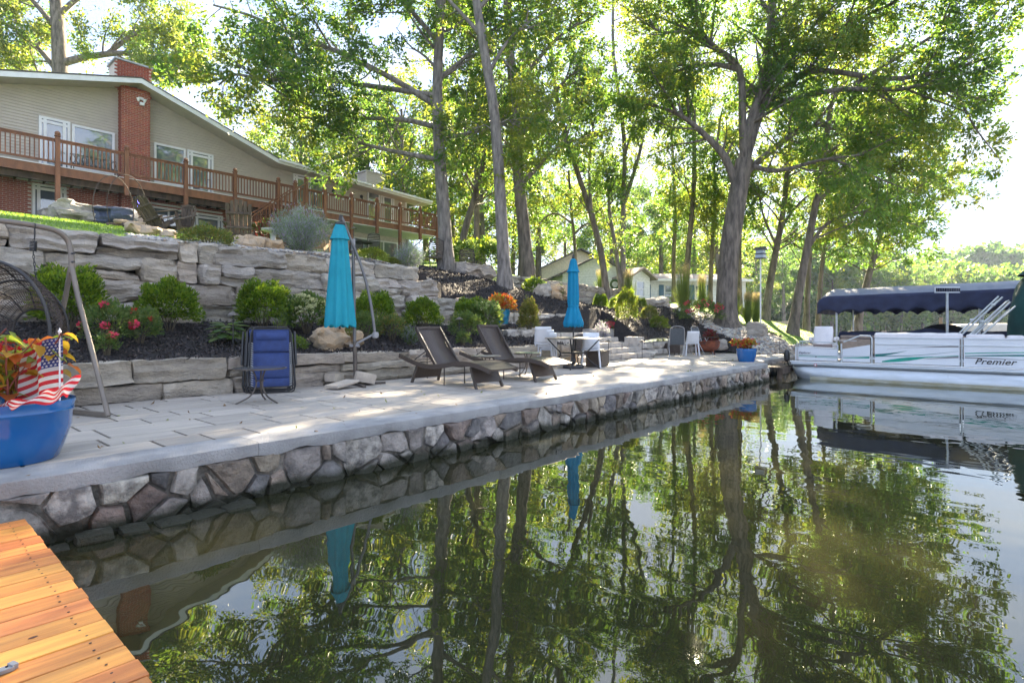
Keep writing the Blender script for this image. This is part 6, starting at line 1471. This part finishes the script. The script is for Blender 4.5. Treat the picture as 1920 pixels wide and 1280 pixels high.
swoosh(2.3, 3.8, lambda i: .88+.12*i**.6, lambda i: .004+.075*max(0, i-.45), m_gry); swoosh(3.1, 3.8, lambda i: .66+.08*i, lambda i: .05*i+.003, m_gry, x=-.0055)
swoosh(3.92, 7, lambda i: .83+.06*sin(pi*i), lambda i: .022, m_grn); swoosh(3.92, 7, lambda i: .77+.05*sin(pi*i), lambda i: .035*sin(pi*min(1, .1+i))+.004, m_tealp); swoosh(3.92, 5.2, lambda i: .73-.02*i, lambda i: .03*(1-i)+.002, m_gry)
def lettering(txt, s, z, size, sh, m, sx=1., nm='lettering'):
    cu_ = bpy.data.curves.new('text_outline', 'FONT'); cu_.body = txt; cu_.size = size; cu_.shear = sh; cu_.extrude = .002; cu_.offset = size*.012; cu_.space_character = 1.05
    q_ = bpy.data.objects.new('text_outline', cu_); C.objects.link(q_); me_ = bpy.data.meshes.new_from_object(q_.evaluated_get(bpy.context.evaluated_depsgraph_get())); bpy.data.objects.remove(q_); me_.name = nm; me_.materials.clear(); me_.materials.append(m)
    o = bpy.data.objects.new(nm, me_); link(o, pb); o.location = (-.008, -s, z)
    from mathutils import Matrix
    o.rotation_euler = Matrix(((0, 0, -1), (-1, 0, 0), (0, 1, 0))).to_euler(); o.scale = (sx, 1, 1); return o
lettering('Premier', 4.10, .585, .19, .35, m_black, 1.15); lettering('Explorer', .17, .715, .085, .45, mat('script_grey', (.1, .1, .12), .5), .95)
b = MB(); b.box((-.07, -.62, .40), (.006, .075, .075)); o = part(b, 'registration_sticker', mat('sticker_red', (.45, .02, .06), .5)); b = MB(); b.box((-.0745, -.62, .40), (.004, .05, .05)); sub(b, 'sticker_mark', m_white, o)
b = MB(); b.tube([(-.010, -.62, .635), (-.004, -.62, .635)], .018, 10); part(b, 'navigation_light', m_black)
# bow seat
b = MB(); b.grid(lambda i, j: (.75+.10*j+.05*(2*i-1)**2, -.62-(i-.5)*.52*(1-.35*max(0, j-.75)*(2*i-1)**2), 1.0+.50*j-.12*(1-j)*(1-(2*i-1)**2)*.6), 10, 8); o = part(b, 'seat_back', m_vinyl, smooth=True, fix=False); md = o.modifiers.new('s', 'SOLIDIFY'); md.thickness = .07
b = MB(); b.box((.80, -.62, .80), (.10, .50, .36)); part(b, 'seat_shell', mat('seat_shell', (.28, .22, .20), .7), bevel=.03)
b = MB(); b.box((1.08, -.62, .93), (.52, .54, .12)); part(b, 'seat_cushion', m_vinyl, bevel=.04); b = MB(); b.tube([(1.08, -.62, .5), (1.08, -.62, .9)], .04, 8); part(b, 'pedestal', m_dark)
for s in (-1, 1): b = MB(); b.box((.92, -.62+s*.33, 1.13), (.4, .085, .11)); part(b, 'armrest', m_vinyl, bevel=.03)
# bench backs along the rail
b = MB(); b.grid(lambda i, j: (.02+.30*sin(pi*j/2)*1.0, -(2.03+1.8*i), 1.20+.13*cos((j-.0)*pi/2*.0)*1.0*sin(pi*(.15+j*.6))+.008*sin(i*22)), 24, 8); o = part(b, 'bench_back', m_vinyl, smooth=True, fix=False)
b = MB(); b.box((.16, -2.95, 1.245), (.30, 1.86, .16)); b.box((.16, -4.30, 1.235), (.30, .72, .14)); b.box((.16, -4.85, 1.225), (.30, .32, .12)); part(b, 'bench_cushion', m_vinyl, bevel=.05)
# folded bimini bows and the green cover
runs = []
for k, (s0, s1, z1) in enumerate(((3.72, 4.55, 2.22), (3.80, 4.62, 2.2), (3.95, 4.70, 2.10), (4.05, 4.76, 2.08), (4.18, 4.85, 1.98))):
    runs.append([(.05+.02*k, -s0, 1.22), (.05+.02*k, -s1, z1)]); 
tubes('bimini_frame', runs, .019); tubes('bimini_frame', [[(2.35, -s0, 1.22), (2.35, -s0-.8, 2.2)] for s0 in (3.72, 3.95, 4.15)], .019)
for s, z in ((4.05, 1.66), (4.25, 1.62), (4.45, 2.02), (3.72, 1.27)): b = MB(); b.box((.05, -s, z), (.06, .08, .05)); part(b, 'bracket', m_alu, bevel=.01)
def gf(i, j):
    t = i*2*pi; z = 1.16+1.62*j; w = 1+.05*sin(t*7+j*5); s = 4.72+.30*abs(sin(j*1.3))*(1-j)*.0+(.12 if j < .15 else 0)-.15*sin(j*pi)*.6+max(0, j-.45)**1.5*.25*-1
    return (1.22+1.28*cos(t)*w*(1-.25*j**4), -(5.75-(5.75-s+.10*j)*(-sin(t) if False else 1)*(.5+.5*1)*(sin(t)*.0+1)*abs(1) if False else 5.9+1.15*sin(t)*w*(1-.3*j**5)), z)
b = MB(); b.grid(gf, 64, 14); part(b, 'cover', m_tarpg, smooth=True, fix=False)
b = MB(); b.lathe([(1.02, 0), (.9, .12), (.5, .2), (.01, .22)], (1.22, -5.9, 2.76), 28, cap=False); part(b, 'cover_top', m_tarpg, smooth=True)
# trolling motor at the bow
tm = empty('outboard_motor', (BU+.25, BV+.22, .2), label='small black trolling motor tilted up at the bow of the pontoon boat', cat='motor')
b = MB(); b.lathe([(.02, 0), (.075, .05), (.085, .2), (.06, .32), (.02, .36)], (0, 0, .25), 14); b.build('housing', m_black, tm, smooth=True); b = MB(); b.tube([(0, 0, .3), (0, -.1, -.02)], .02, 8); b.tube([(0, .05, .48), (-.12, .15, .5)], .018, 6); b.build('shaft', m_dark, tm)
for k in range(3): q = MB(); q.add([(0, .05, .28), (.03+.1*cos(k*2.1), .07, .28+.13*sin(k*2.1)), (.0+.12*cos(k*2.1+.5), .04, .28+.12*sin(k*2.1+.5))], [(0, 1, 2)]); q.build('propeller_blade', m_black, tm)
# low timber landing between wall and boat
ld = empty('landing', (18.2, 5.0, .2), label='low dark timber landing between the seawall corner and the pontoon bow', cat='landing')
for k in range(4): q = MB(); q.box((.0, -.16+.155*k, .12), (2.4, .145, .04)); q.build('plank', m_darkwood, ld)
q = MB(); q.box((0, -.28, .02), (2.4, .05, .16)); q.build('beam', m_darkwood, ld)
for x in (-1.1, 1.0): q = MB(); q.tube([(x, -.2, -.8), (x, -.2, .1)], .07, 8); q.build('pile', m_darkwood, ld)

# second boat under a canopy lift
cl = empty('boat_lift', (21.0, 4.7, 0), label='boat lift with a long navy scalloped canopy behind the pontoon boat', cat='boat lift')
LN = 7.6; WD = 2.9
def arch(i, j):   # j across, i along
    y = -LN*i; a = j; x = WD*a; z = 2.50+.02*sin(i*30)*.4+.30*sin(pi*a)**.6
    nose = min(1, i*30); z = 2.3+(z-2.3)*nose**.5 if i < .034 else z
    return (x, y+.0, z+.018*i*LN*.6)
b = MB(); b.grid(arch, 50, 18); b.build('canopy_top', mat('canopy_top_sunlit', (.20, .22, .26), .6, (.13, .15, .20), 2, .2), cl, smooth=True, fix=False)  # top of the navy canopy coloured paler, sunlight put into the material
def skirt(x, nm):
    b = MB(); n = 150
    V = []; 
    for i in range(n+1):
        s = i/n; sc = .10*abs(sin(s*LN*pi/.62))**.8; nose = min(1, s*30)**.5; zt = (2.3+.2*nose if s < .034 else 2.5)+.011*s*LN
        for j in range(7): t = j/6; V.append((x+(.02*sin(t*6+s*40)+.02*sin(s*90))*t*(1 if x < 1 else -1), -LN*s, zt+(1.93-.055+sc-zt)*t if False else zt*(1-t)+(1.95+sc*1.5-.05)*t))
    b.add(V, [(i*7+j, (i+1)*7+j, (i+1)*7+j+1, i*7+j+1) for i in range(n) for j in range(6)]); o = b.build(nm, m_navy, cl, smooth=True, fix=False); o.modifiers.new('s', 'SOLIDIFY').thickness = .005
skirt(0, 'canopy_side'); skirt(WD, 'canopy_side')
b = MB(); b.grid(lambda i, j: (WD*i, .02+.02*sin(i*20), 2.3*(1-j)+1.93*j), 20, 3); b.build('canopy_end', m_navy, cl, fix=False)
b = MB(); b.grid(lambda i, j: (WD*i, -LN-.02, (2.58+.30*sin(pi*i)**.6)*(1-j)+1.95*j), 20, 3); b.build('canopy_end', m_navy, cl, fix=False)
for x, y in ((.08, -.55), (.08, -4.2), (.08, -7.3), (WD-.08, -.55), (WD-.08, -4.2), (WD-.08, -7.3)):
    q = MB(); q.tube([(x, y, -.8), (x, y, 2.5)], .03, 8); q.build('post', m_alu, cl, smooth=True)
q = MB(); q.tube([(.08, -.4, 2.45), (.08, -7.4, 2.5)], .025, 6); q.tube([(WD-.08, -.4, 2.45), (WD-.08, -7.4, 2.5)], .025, 6); q.build('frame', m_alu, cl)
b2 = empty('covered_boat', (21.3, 4.1, .35), label='tan pontoon boat with navy mooring cover sitting in the canopy lift', cat='boat')
q = MB(); q.box((1.15, -3.4, .55), (2.3, 6.8, .62)); q.build('hull_panel', m_tanp, b2, bevel=.05)
q = MB()
for s in (.9, 2.6, 4.3, 6): q.box((-.006, -s, .55), (.012, .05, .62))
q.build('panel_post', m_dark, b2)
for x in (.35, 1.95): q = MB(); q.tube([(x, .1, .05), (x, -6.8, .0)], .26, 14); q.build('pontoon', m_alu, b2, smooth=True)
def cov(i, j):
    x = 2.3*j; e = abs(2*j-1)**6; h = .88+.10*(1-e)+.13*math.exp(-((i-.36)/.06)**2)+.10*math.exp(-((i-.75)/.1)**2)
    if j in (0, 1): h = .76
    return (x-.02+.04*j, -6.9*i+.05, h+.015*sin(i*40+j*9))
q = MB(); q.grid(cov, 60, 12); q.build('mooring_cover', m_navy, b2, smooth=True, fix=False)
q = MB(); q.lathe([(.02, .0), (.32, .05), (.36, .2), (.2, .3), (.02, .33)], (.7, -2.7, .9), 16, sy=1.4); q.build('covered_console', m_black, b2, smooth=True); q = MB(); q.lathe([(.02, .0), (.42, .05), (.3, .3), (.05, .42)], (.7, -4.9, .9), 12, sy=1.6); q.build('covered_seat', m_black, b2, smooth=True)
sp = WP(1776, 560, 16.1)
pn = empty('solar_panel', (sp.x, sp.y, 0), label='small solar panel on an aluminium pole in front of the navy canopy', cat='solar panel')
q = MB(); q.tube([(0, 0, -.6), (0, 0, 2.50)], .035, 10); q.build('pole', m_alu, pn, smooth=True)
M_ = -atan2(FU, FV)
q = MB(); q.box((0, 0, 2.55), (.70, .05, .17), rz=M_, rx=-.0); q.build('frame', m_panel, pn)
q = MB()
for k in range(14): c_, s_ = cos(M_), sin(M_); x = -.325+.05*k; q.box((x*c_+.03*s_, x*s_-.03*c_, 2.55), (.042, .006, .11), rz=M_)
q.build('solar_cell', mat('solar_cell', (.01, .012, .03), .2), pn)
sp = WP(1764, 600, 24.5); q = MB(); q.box((0, 0, .6), (.12, .12, 2.6)); o = q.build('mooring_post', m_tan, None); o.location = (sp.x, sp.y, 0); tag(o, 'square timber mooring post standing in the water left of the solar panel pole', 'post')
# further boats and docks across the cove
sp = WP(1820, 604, 33); b3 = empty('distant_boat', (sp.x, sp.y, 0), rz=-.7, label='white covered boat seen low behind the solar panel pole', cat='boat')
q = MB(); q.prism([(-2.6, .3), (2.5, .3), (2.9, 1.15), (-2.5, 1.15)], -1, 1); q.build('hull', m_white, b3, bevel=.1); q = MB(); q.prism([(-2.5, 1.15), (2.8, 1.15), (2.0, 1.7), (-1.5, 1.62)], -.95, .95); q.build('cover', m_soffit, b3, bevel=.12)
def far_dock(px, d, L, lab, hh=1.0):
    p = WP(px, 613, d); t = empty('far_dock', (p.x, p.y, .0), rz=-.72, label=lab, cat='dock'); q = MB(); q.box((0, 0, .5), (L, 2.2, .12)); q.build('deck', m_darkwood, t)
    for k in range(int(L/2)+1): q = MB(); q.tube([(-L/2+2*k, -1, -.8), (-L/2+2*k, -1, hh+.6)], .08, 6); q.build('pile', m_darkwood, t)
    return t
far_dock(1600, 92, 10, 'weathered dock across the cove left of the pale leaning trunk'); far_dock(1720, 95, 12, 'weathered dock across the cove behind the wooden mooring post')
def far_house(px, py, d, L, hh, m, lab, rz=-.75, roof=m_roof, z=None, dep=7, gable=False, win=3, shut=None):
    p = WP(px, py, d); z = H(p.x, p.y)-.1 if z is None else z; t = empty('house', (p.x, p.y, z), rz=rz, label=lab, cat='house')
    q = MB(); q.box((0, dep/2, hh/2), (L, dep, hh)); q.build('wall', m, t)
    q = MB(); zz = .3
    while zz < hh: q.box((0, -.008, zz), (L, .012, .012)); zz += .2
    q.build('siding_line', mat('siding_shadow', (.5, .52, .54), .8), t)
    if gable:
        q = MB(); q.prism([(-L/2, hh), (L/2, hh), (0, hh+L*.24)], 0, dep); q.build('gable', m, t)
        q = MB(); e = .45
        for s in (-1, 1): q.add([(s*(L/2+e), -e, hh-e*.48), (0, -e, hh+L*.24+.02), (0, dep+e, hh+L*.24+.02), (s*(L/2+e), dep+e, hh-e*.48), (s*(L/2+e), -e, hh-e*.48+.16), (0, -e, hh+L*.24+.18), (0, dep+e, hh+L*.24+.18), (s*(L/2+e), dep+e, hh-e*.48+.16)], [(0, 1, 2, 3), (7, 6, 5, 4), (0, 4, 5, 1), (1, 5, 6, 2), (2, 6, 7, 3), (3, 7, 4, 0)])
        q.build('roof', roof, t)
    else:
        q = MB(); q.prism([(-.5, hh-.02), (dep+.5, hh-.02), (dep/2, hh+.9)], -L/2-.4, L/2+.4, axis='x'); q.build('roof', roof, t)
        q = MB(); q.box((0, -.5, hh+.02), (L+.8, .06, .2)); q.build('eave_board', m_white, t)
    for k in range(win):
        x = -L/2+L*(k+.5)/win; w = MB()
        for a in (-1, 1): w.box((x+a*.48, -.03, hh*.55), (.07, .05, 1.2)); w.box((x, -.03, hh*.55+a*.6), (1.03, .05, .07))
        w.box((x, -.03, hh*.55), (.9, .04, .05)); o = w.build('window', m_white, t); g = MB(); g.box((x, -.012, hh*.55), (.9, .02, 1.15)); g.build('pane', m_glass, o)
        if shut:
            for a in (-1, 1): g = MB(); g.box((x+a*.76, -.03, hh*.55), (.40, .04, 1.3)); g.build('shutter', shut, t)
    return t
m_wsid = mat('white_siding', (.74, .76, .78), .7); m_bsid = mat('beige_siding', (.62, .55, .42), .7); m_shb = mat('blue_shutter', (.06, .15, .24), .6); m_roofw = mat('tan_shingle', (.34, .28, .23), .9, (.25, .2, .17), 8)
far_house(1285, 574, 47, 10.5, 2.25, m_wsid, 'white bungalow with blue shutters seen between the trunks left of the big oak', rz=-.78, roof=m_roofw, win=4, shut=m_shb)
far_house(1200, 572, 44.0, 2.4, 2.1, m_wsid, 'small white wing of the bungalow with a tan hipped roof', rz=-.2, roof=m_roofw, gable=True, win=1)
far_house(1120, 568, 44, 5.6, 1.9, m_wsid, 'white garage gable behind the blue market umbrella', rz=-.72, gable=True, win=0)
far_house(1088, 556, 57, 8.0, 3.2, m_bsid, 'beige two storey house beyond the far block wall', rz=-.7, gable=True, win=2, shut=mat('plum_shutter', (.10, .07, .09), .6))
g_ = WP(1153, 533, 42.8); q = MB(); q.tube([(cos(a)*.32, 0, sin(a)*.32) for a in np.linspace(0, 6.28, 17)[:-1]], .09, 8, closed=True); o = q.build('wreath', m_leafD, None, smooth=True); o.location = tuple(g_); o.rotation_euler = (0, 0, -.72); tag(o, 'round dark wreath on the white garage gable', 'wreath')
# planter box on the far lawn
pbx = WP(1440, 592, 36); q = MB(); q.box((0, 0, .3), (3.2, 1.4, .7)); o = q.build('raised_bed', m_step, None); o.location = (pbx.x, pbx.y, H(pbx.x, pbx.y)); o.rotation_euler = (0, 0, -.7); tag(o, 'low stone raised bed at the lake end of the lawn', 'raised bed')

# ------------------------------------------------------------------ things on the terrace
def adirondack(loc, rz, lab, h=1.05, w=.7, tilt=0., m=None):
    t = empty('adirondack_chair', loc, rz=rz, label=lab, cat='chair'); m = m or m_darkwood; t.rotation_euler = (tilt, 0, rz); n = 6
    for k in range(n):
        x = (k-(n-1)/2)*w*.8/n*1.05; hk = h*(1-.10*abs(2*k/(n-1)-1)**2); q = MB(); q.bar((x, .10, .12), (x*1.1, .42, hk), w*.8/n-.008, .022, up=(0, -1, .3)); q.build('back_slat', m, t)
    for z, y in ((.45, .25), (.85, .385)): q = MB(); q.box((0, y, z), (w*.86, .03, .06)); q.build('back_rail', m, t)
    for k in range(5): q = MB(); q.box((0, -.38+.11*k, .36-.035*k), (w*.8, .10, .022)); q.build('seat_slat', m, t)
    for s in (-1, 1):
        q = MB(); q.bar((s*w*.42, -.42, .36), (s*w*.42, .5, .03), .025, .12); q.build('side_rail', m, t); q = MB(); q.box((s*w*.45, -.38, .29), (.03, .09, .58)); q.build('front_leg', m, t); q = MB(); q.box((s*w*.48, -.08, .59), (.13, .78, .025)); q.build('armrest', m, t)
    return t
def gz(p): return (p.x, p.y, H(p.x, p.y)-.01)
adirondack(gz(WP(450, 452, 17.0)), pi-.5, 'tall dark wooden Adirondack chair seen from behind beside the deck stairs', 1.25, .80)
a1 = adirondack(gz(WP(306, 440, 17.2)), 1.7, 'weathered wooden Adirondack chair leaning steeply on the pebbles beside the striped towel', 1.15, .75); a1.rotation_euler = (-.25, .15, 1.9)
a2 = adirondack(gz(WP(345, 445, 17.6)), -1.1, 'weathered Adirondack chair lying low in front of the basement window', .9, .7); a2.rotation_euler = (.35, .1, -1.2)
adirondack(gz(WP(597, 447, 20.5)), 2.4, 'light wooden Adirondack chair whose fan back shows above the sage bush', 1.1, .7, m=mat('light_wood', (.32, .20, .11), .8))
c = WP(228, 445, 16.8); fd = empty('fire_pit_dome', gz(c), rz=.4, label='pair of thin arched iron hoops standing over stones on the lawn', cat='garden arch')
for k, (a, y) in enumerate(((0, -.25), (.1, .25))):
    q = MB(); q.tube([((.62)*cos(t)-.05*k, y, max(-.02, .55+1.0*sin(t)) if t < pi+.6 else -.02) for t in np.linspace(-.58, pi+.58, 26)], .012, 6); q.build('hoop', mat('iron', (.07, .05, .04), .7), fd)
c = WP(215, 428, 18.2); o = put('covered_grill', rock_mesh('covered_grill', 1.25, .7, .62, m_navy2 if 'm_navy2' in globals() else mat('slate_cover', (.07, .085, .13), .7, (.045, .055, .09), 3, .3), 61, rnd=.22, amp=.09, cell=.08), (c.x, c.y, H(c.x, c.y)+.28), rz=-.4); tag(o, 'slate blue fabric cover draped over a low seat behind the iron hoops', 'cover')
c = WP(232, 443, 16.6)
for k in range(3): o = put('log', rock_mesh('log', .9-.1*k, .14, .12, m_tan if k % 2 else m_darkwood, 70+k, rnd=.06, amp=.02, cell=.08), (c.x+.12*k, c.y-.1*k, H(c.x, c.y)+.06+.09*(k % 2)), rz=-.5+.3*k); tag(o, ('longest dark split log under the iron hoops', 'pale tan split log crossing the dark ones under the hoops', 'shortest dark split log nearest the water under the hoops')[k], 'log')
c = WP(259, 430, 17.6); q = MB()
for k in range(6): q.add([(k*.05, .0, 0), (k*.05+.05, 0, 0), (k*.05+.05, .05, .45), (k*.05, .05, .45)], [(0, 1, 2, 3)])
o = q.build('towel', mat('striped_towel', (.45, .34, .28), .9), None, fix=False); o.location = gz(c); o.rotation_euler = (0, 0, -.5); tag(o, 'pale striped towel hanging beside the leaning Adirondack chair', 'towel')
c = WV(259, 388, 24.9); bz = empty('bug_zapper', (c.x, c.y, 5.95), label='black bug zapper lantern with blue light hanging under the deck', cat='lantern')
m_uv = bpy.data.materials.new('uv_tube'); m_uv.use_nodes = True; e_ = m_uv.node_tree.nodes['Principled BSDF']; e_.inputs['Emission Color'].default_value = (.15, .12, 1, 1); e_.inputs['Emission Strength'].default_value = 3
q = MB(); q.lathe([(.03, .55), (.16, .50), (.17, .44), (.15, .42)], n=14); q.lathe([(.20, 0), (.17, .05), (.14, .08)], n=14); q.tube([(0, 0, .53), (0, 0, .95)], .008, 5); q.build('housing', m_black, bz)
q = MB()
for k in range(10): q.tube([(.13*cos(k*.628), .13*sin(k*.628), .07), (.13*cos(k*.628), .13*sin(k*.628), .43)], .006, 4)
q.build('grid', m_dark, bz); q = MB(); q.tube([(0, 0, .12), (0, 0, .40)], .03, 8); q.build('uv_tube', m_uv, bz)
c = WP(512, 457, 16.2); bb = empty('bird_bath', gz(c), label='pale stone bird bath beside the sage bush', cat='bird bath'); q = MB(); q.lathe([(.16, 0), (.09, .08), (.07, .35), (.10, .42)], n=16); q.build('pedestal', m_conc, bb, smooth=True); q = MB(); q.lathe([(.08, .42), (.30, .48), (.32, .54), (.28, .52), (.01, .47)], n=22, cap=False); q.build('basin', m_conc, bb, smooth=True)
def patio_chair(loc, rz, lab, m, hb_=.95):
    t = empty('patio_chair', loc, rz=rz, label=lab, cat='chair')
    q = MB(); q.tube(dense([Vector((-.28, .22, .42)), Vector((-.28, .34, hb_)), Vector((.28, .34, hb_)), Vector((.28, .22, .42))], 2), .018, 6); q.build('back_frame', m_dark, t, fix=False)
    q = MB()
    for k in range(9): z = .45+(hb_-.47)*k/8; q.box((0, .225+.115*(z-.42)/(hb_-.42), z), (.55, .012, .045))
    q.build('back_strap', m, t); q = MB(); q.box((0, 0, .42), (.58, .5, .03)); q.build('seat', m, t)
    for s in (-1, 1):
        q = MB(); q.tube([(s*.30, -.24, 0), (s*.30, -.24, .62), (s*.29, .3, .64)], .018, 6); q.build('armrest', m_dark, t, fix=False); q = MB(); q.tube([(s*.28, .25, .42), (s*.28, .32, 0)], .018, 6); q.build('leg', m_dark, t)
    return t
mS = mat('dark_sling', (.07, .065, .07), .8)
patio_chair((WV(700, 480, 24.6).x, 24.6, H(20, 24.6)-.0+.25), 2.6, 'dark strapped metal chair under the deck above the yellow green shrub', mS, 1.1)
patio_chair((WV(668, 480, 25.0).x, 25.0, H(18, 24.6)+.1), -.5, 'dark metal chair under the deck half hidden behind the umbrella arm', mS, 1.0)
q = MB(); q.lathe([(.5, .70), (.52, .73)], n=20); q.tube([(0, 0, 0), (0, 0, .7)], .03, 6); c = WV(680, 480, 24.4); o = q.build('bistro_table', m_dark, None); o.location = (c.x, c.y, H(c.x, c.y)+.1); tag(o, 'dark round table between the metal chairs under the deck', 'table')
patio_chair(gz(WP(812, 505, 21.6)), 2.9, 'dark wicker armchair just left of the tall straight maple trunk', m_wick, 1.05)
patio_chair(gz(WP(878, 503, 23.0)), 2.2, 'dark wicker armchair between the maple and the bent mossy trunk', m_wick, 1.0)
# bench on the deck
bn = empty('deck_bench', (WV(178, 320, 26.6).x, 26.6, ZDK+.0), label='dark ornate metal bench on the deck behind the railing left of the chimney', cat='bench')
q = MB(); q.box((0, 0, .42), (1.5, .45, .03)); q.build('seat', m_dark, bn); q = MB()
for k in range(8): q.tube([(-.65+.185*k+.07*cos(t), .2, .68+.14*sin(t)) for t in np.linspace(0, 6.28, 13)[:-1]], .014, 5, closed=True)
q.tube([(-.74, .2, .42), (-.74, .2, .86), (.74, .2, .86), (.74, .2, .42)], .015, 6); q.build('backrest', m_dark, bn)
for sx in (-.7, .7):
    for sy in (-.2, .2): q = MB(); q.tube([(sx, sy, 0), (sx, sy, .42)], .015, 6); q.build('leg', m_dark, bn)
# ------------------------------------------------------------------ air
hz = MB(); hz.box((90, 20, 24), (420, 620, 51)); hzo = hz.build('haze', mat('haze_tmp', (1, 1, 1)), kind='stuff')
mh = bpy.data.materials.new('haze_air'); mh.use_nodes = True; N = mh.node_tree.nodes; N.remove(N['Principled BSDF']); pv = N.new('ShaderNodeVolumePrincipled')
pv.inputs['Color'].default_value = (.72, .86, 1, 1); pv.inputs['Density'].default_value = .00038; pv.inputs['Anisotropy'].default_value = .0
mh.node_tree.links.new(pv.outputs[0], N['Material Output'].inputs['Volume']); hzo.data.materials.clear(); hzo.data.materials.append(mh)
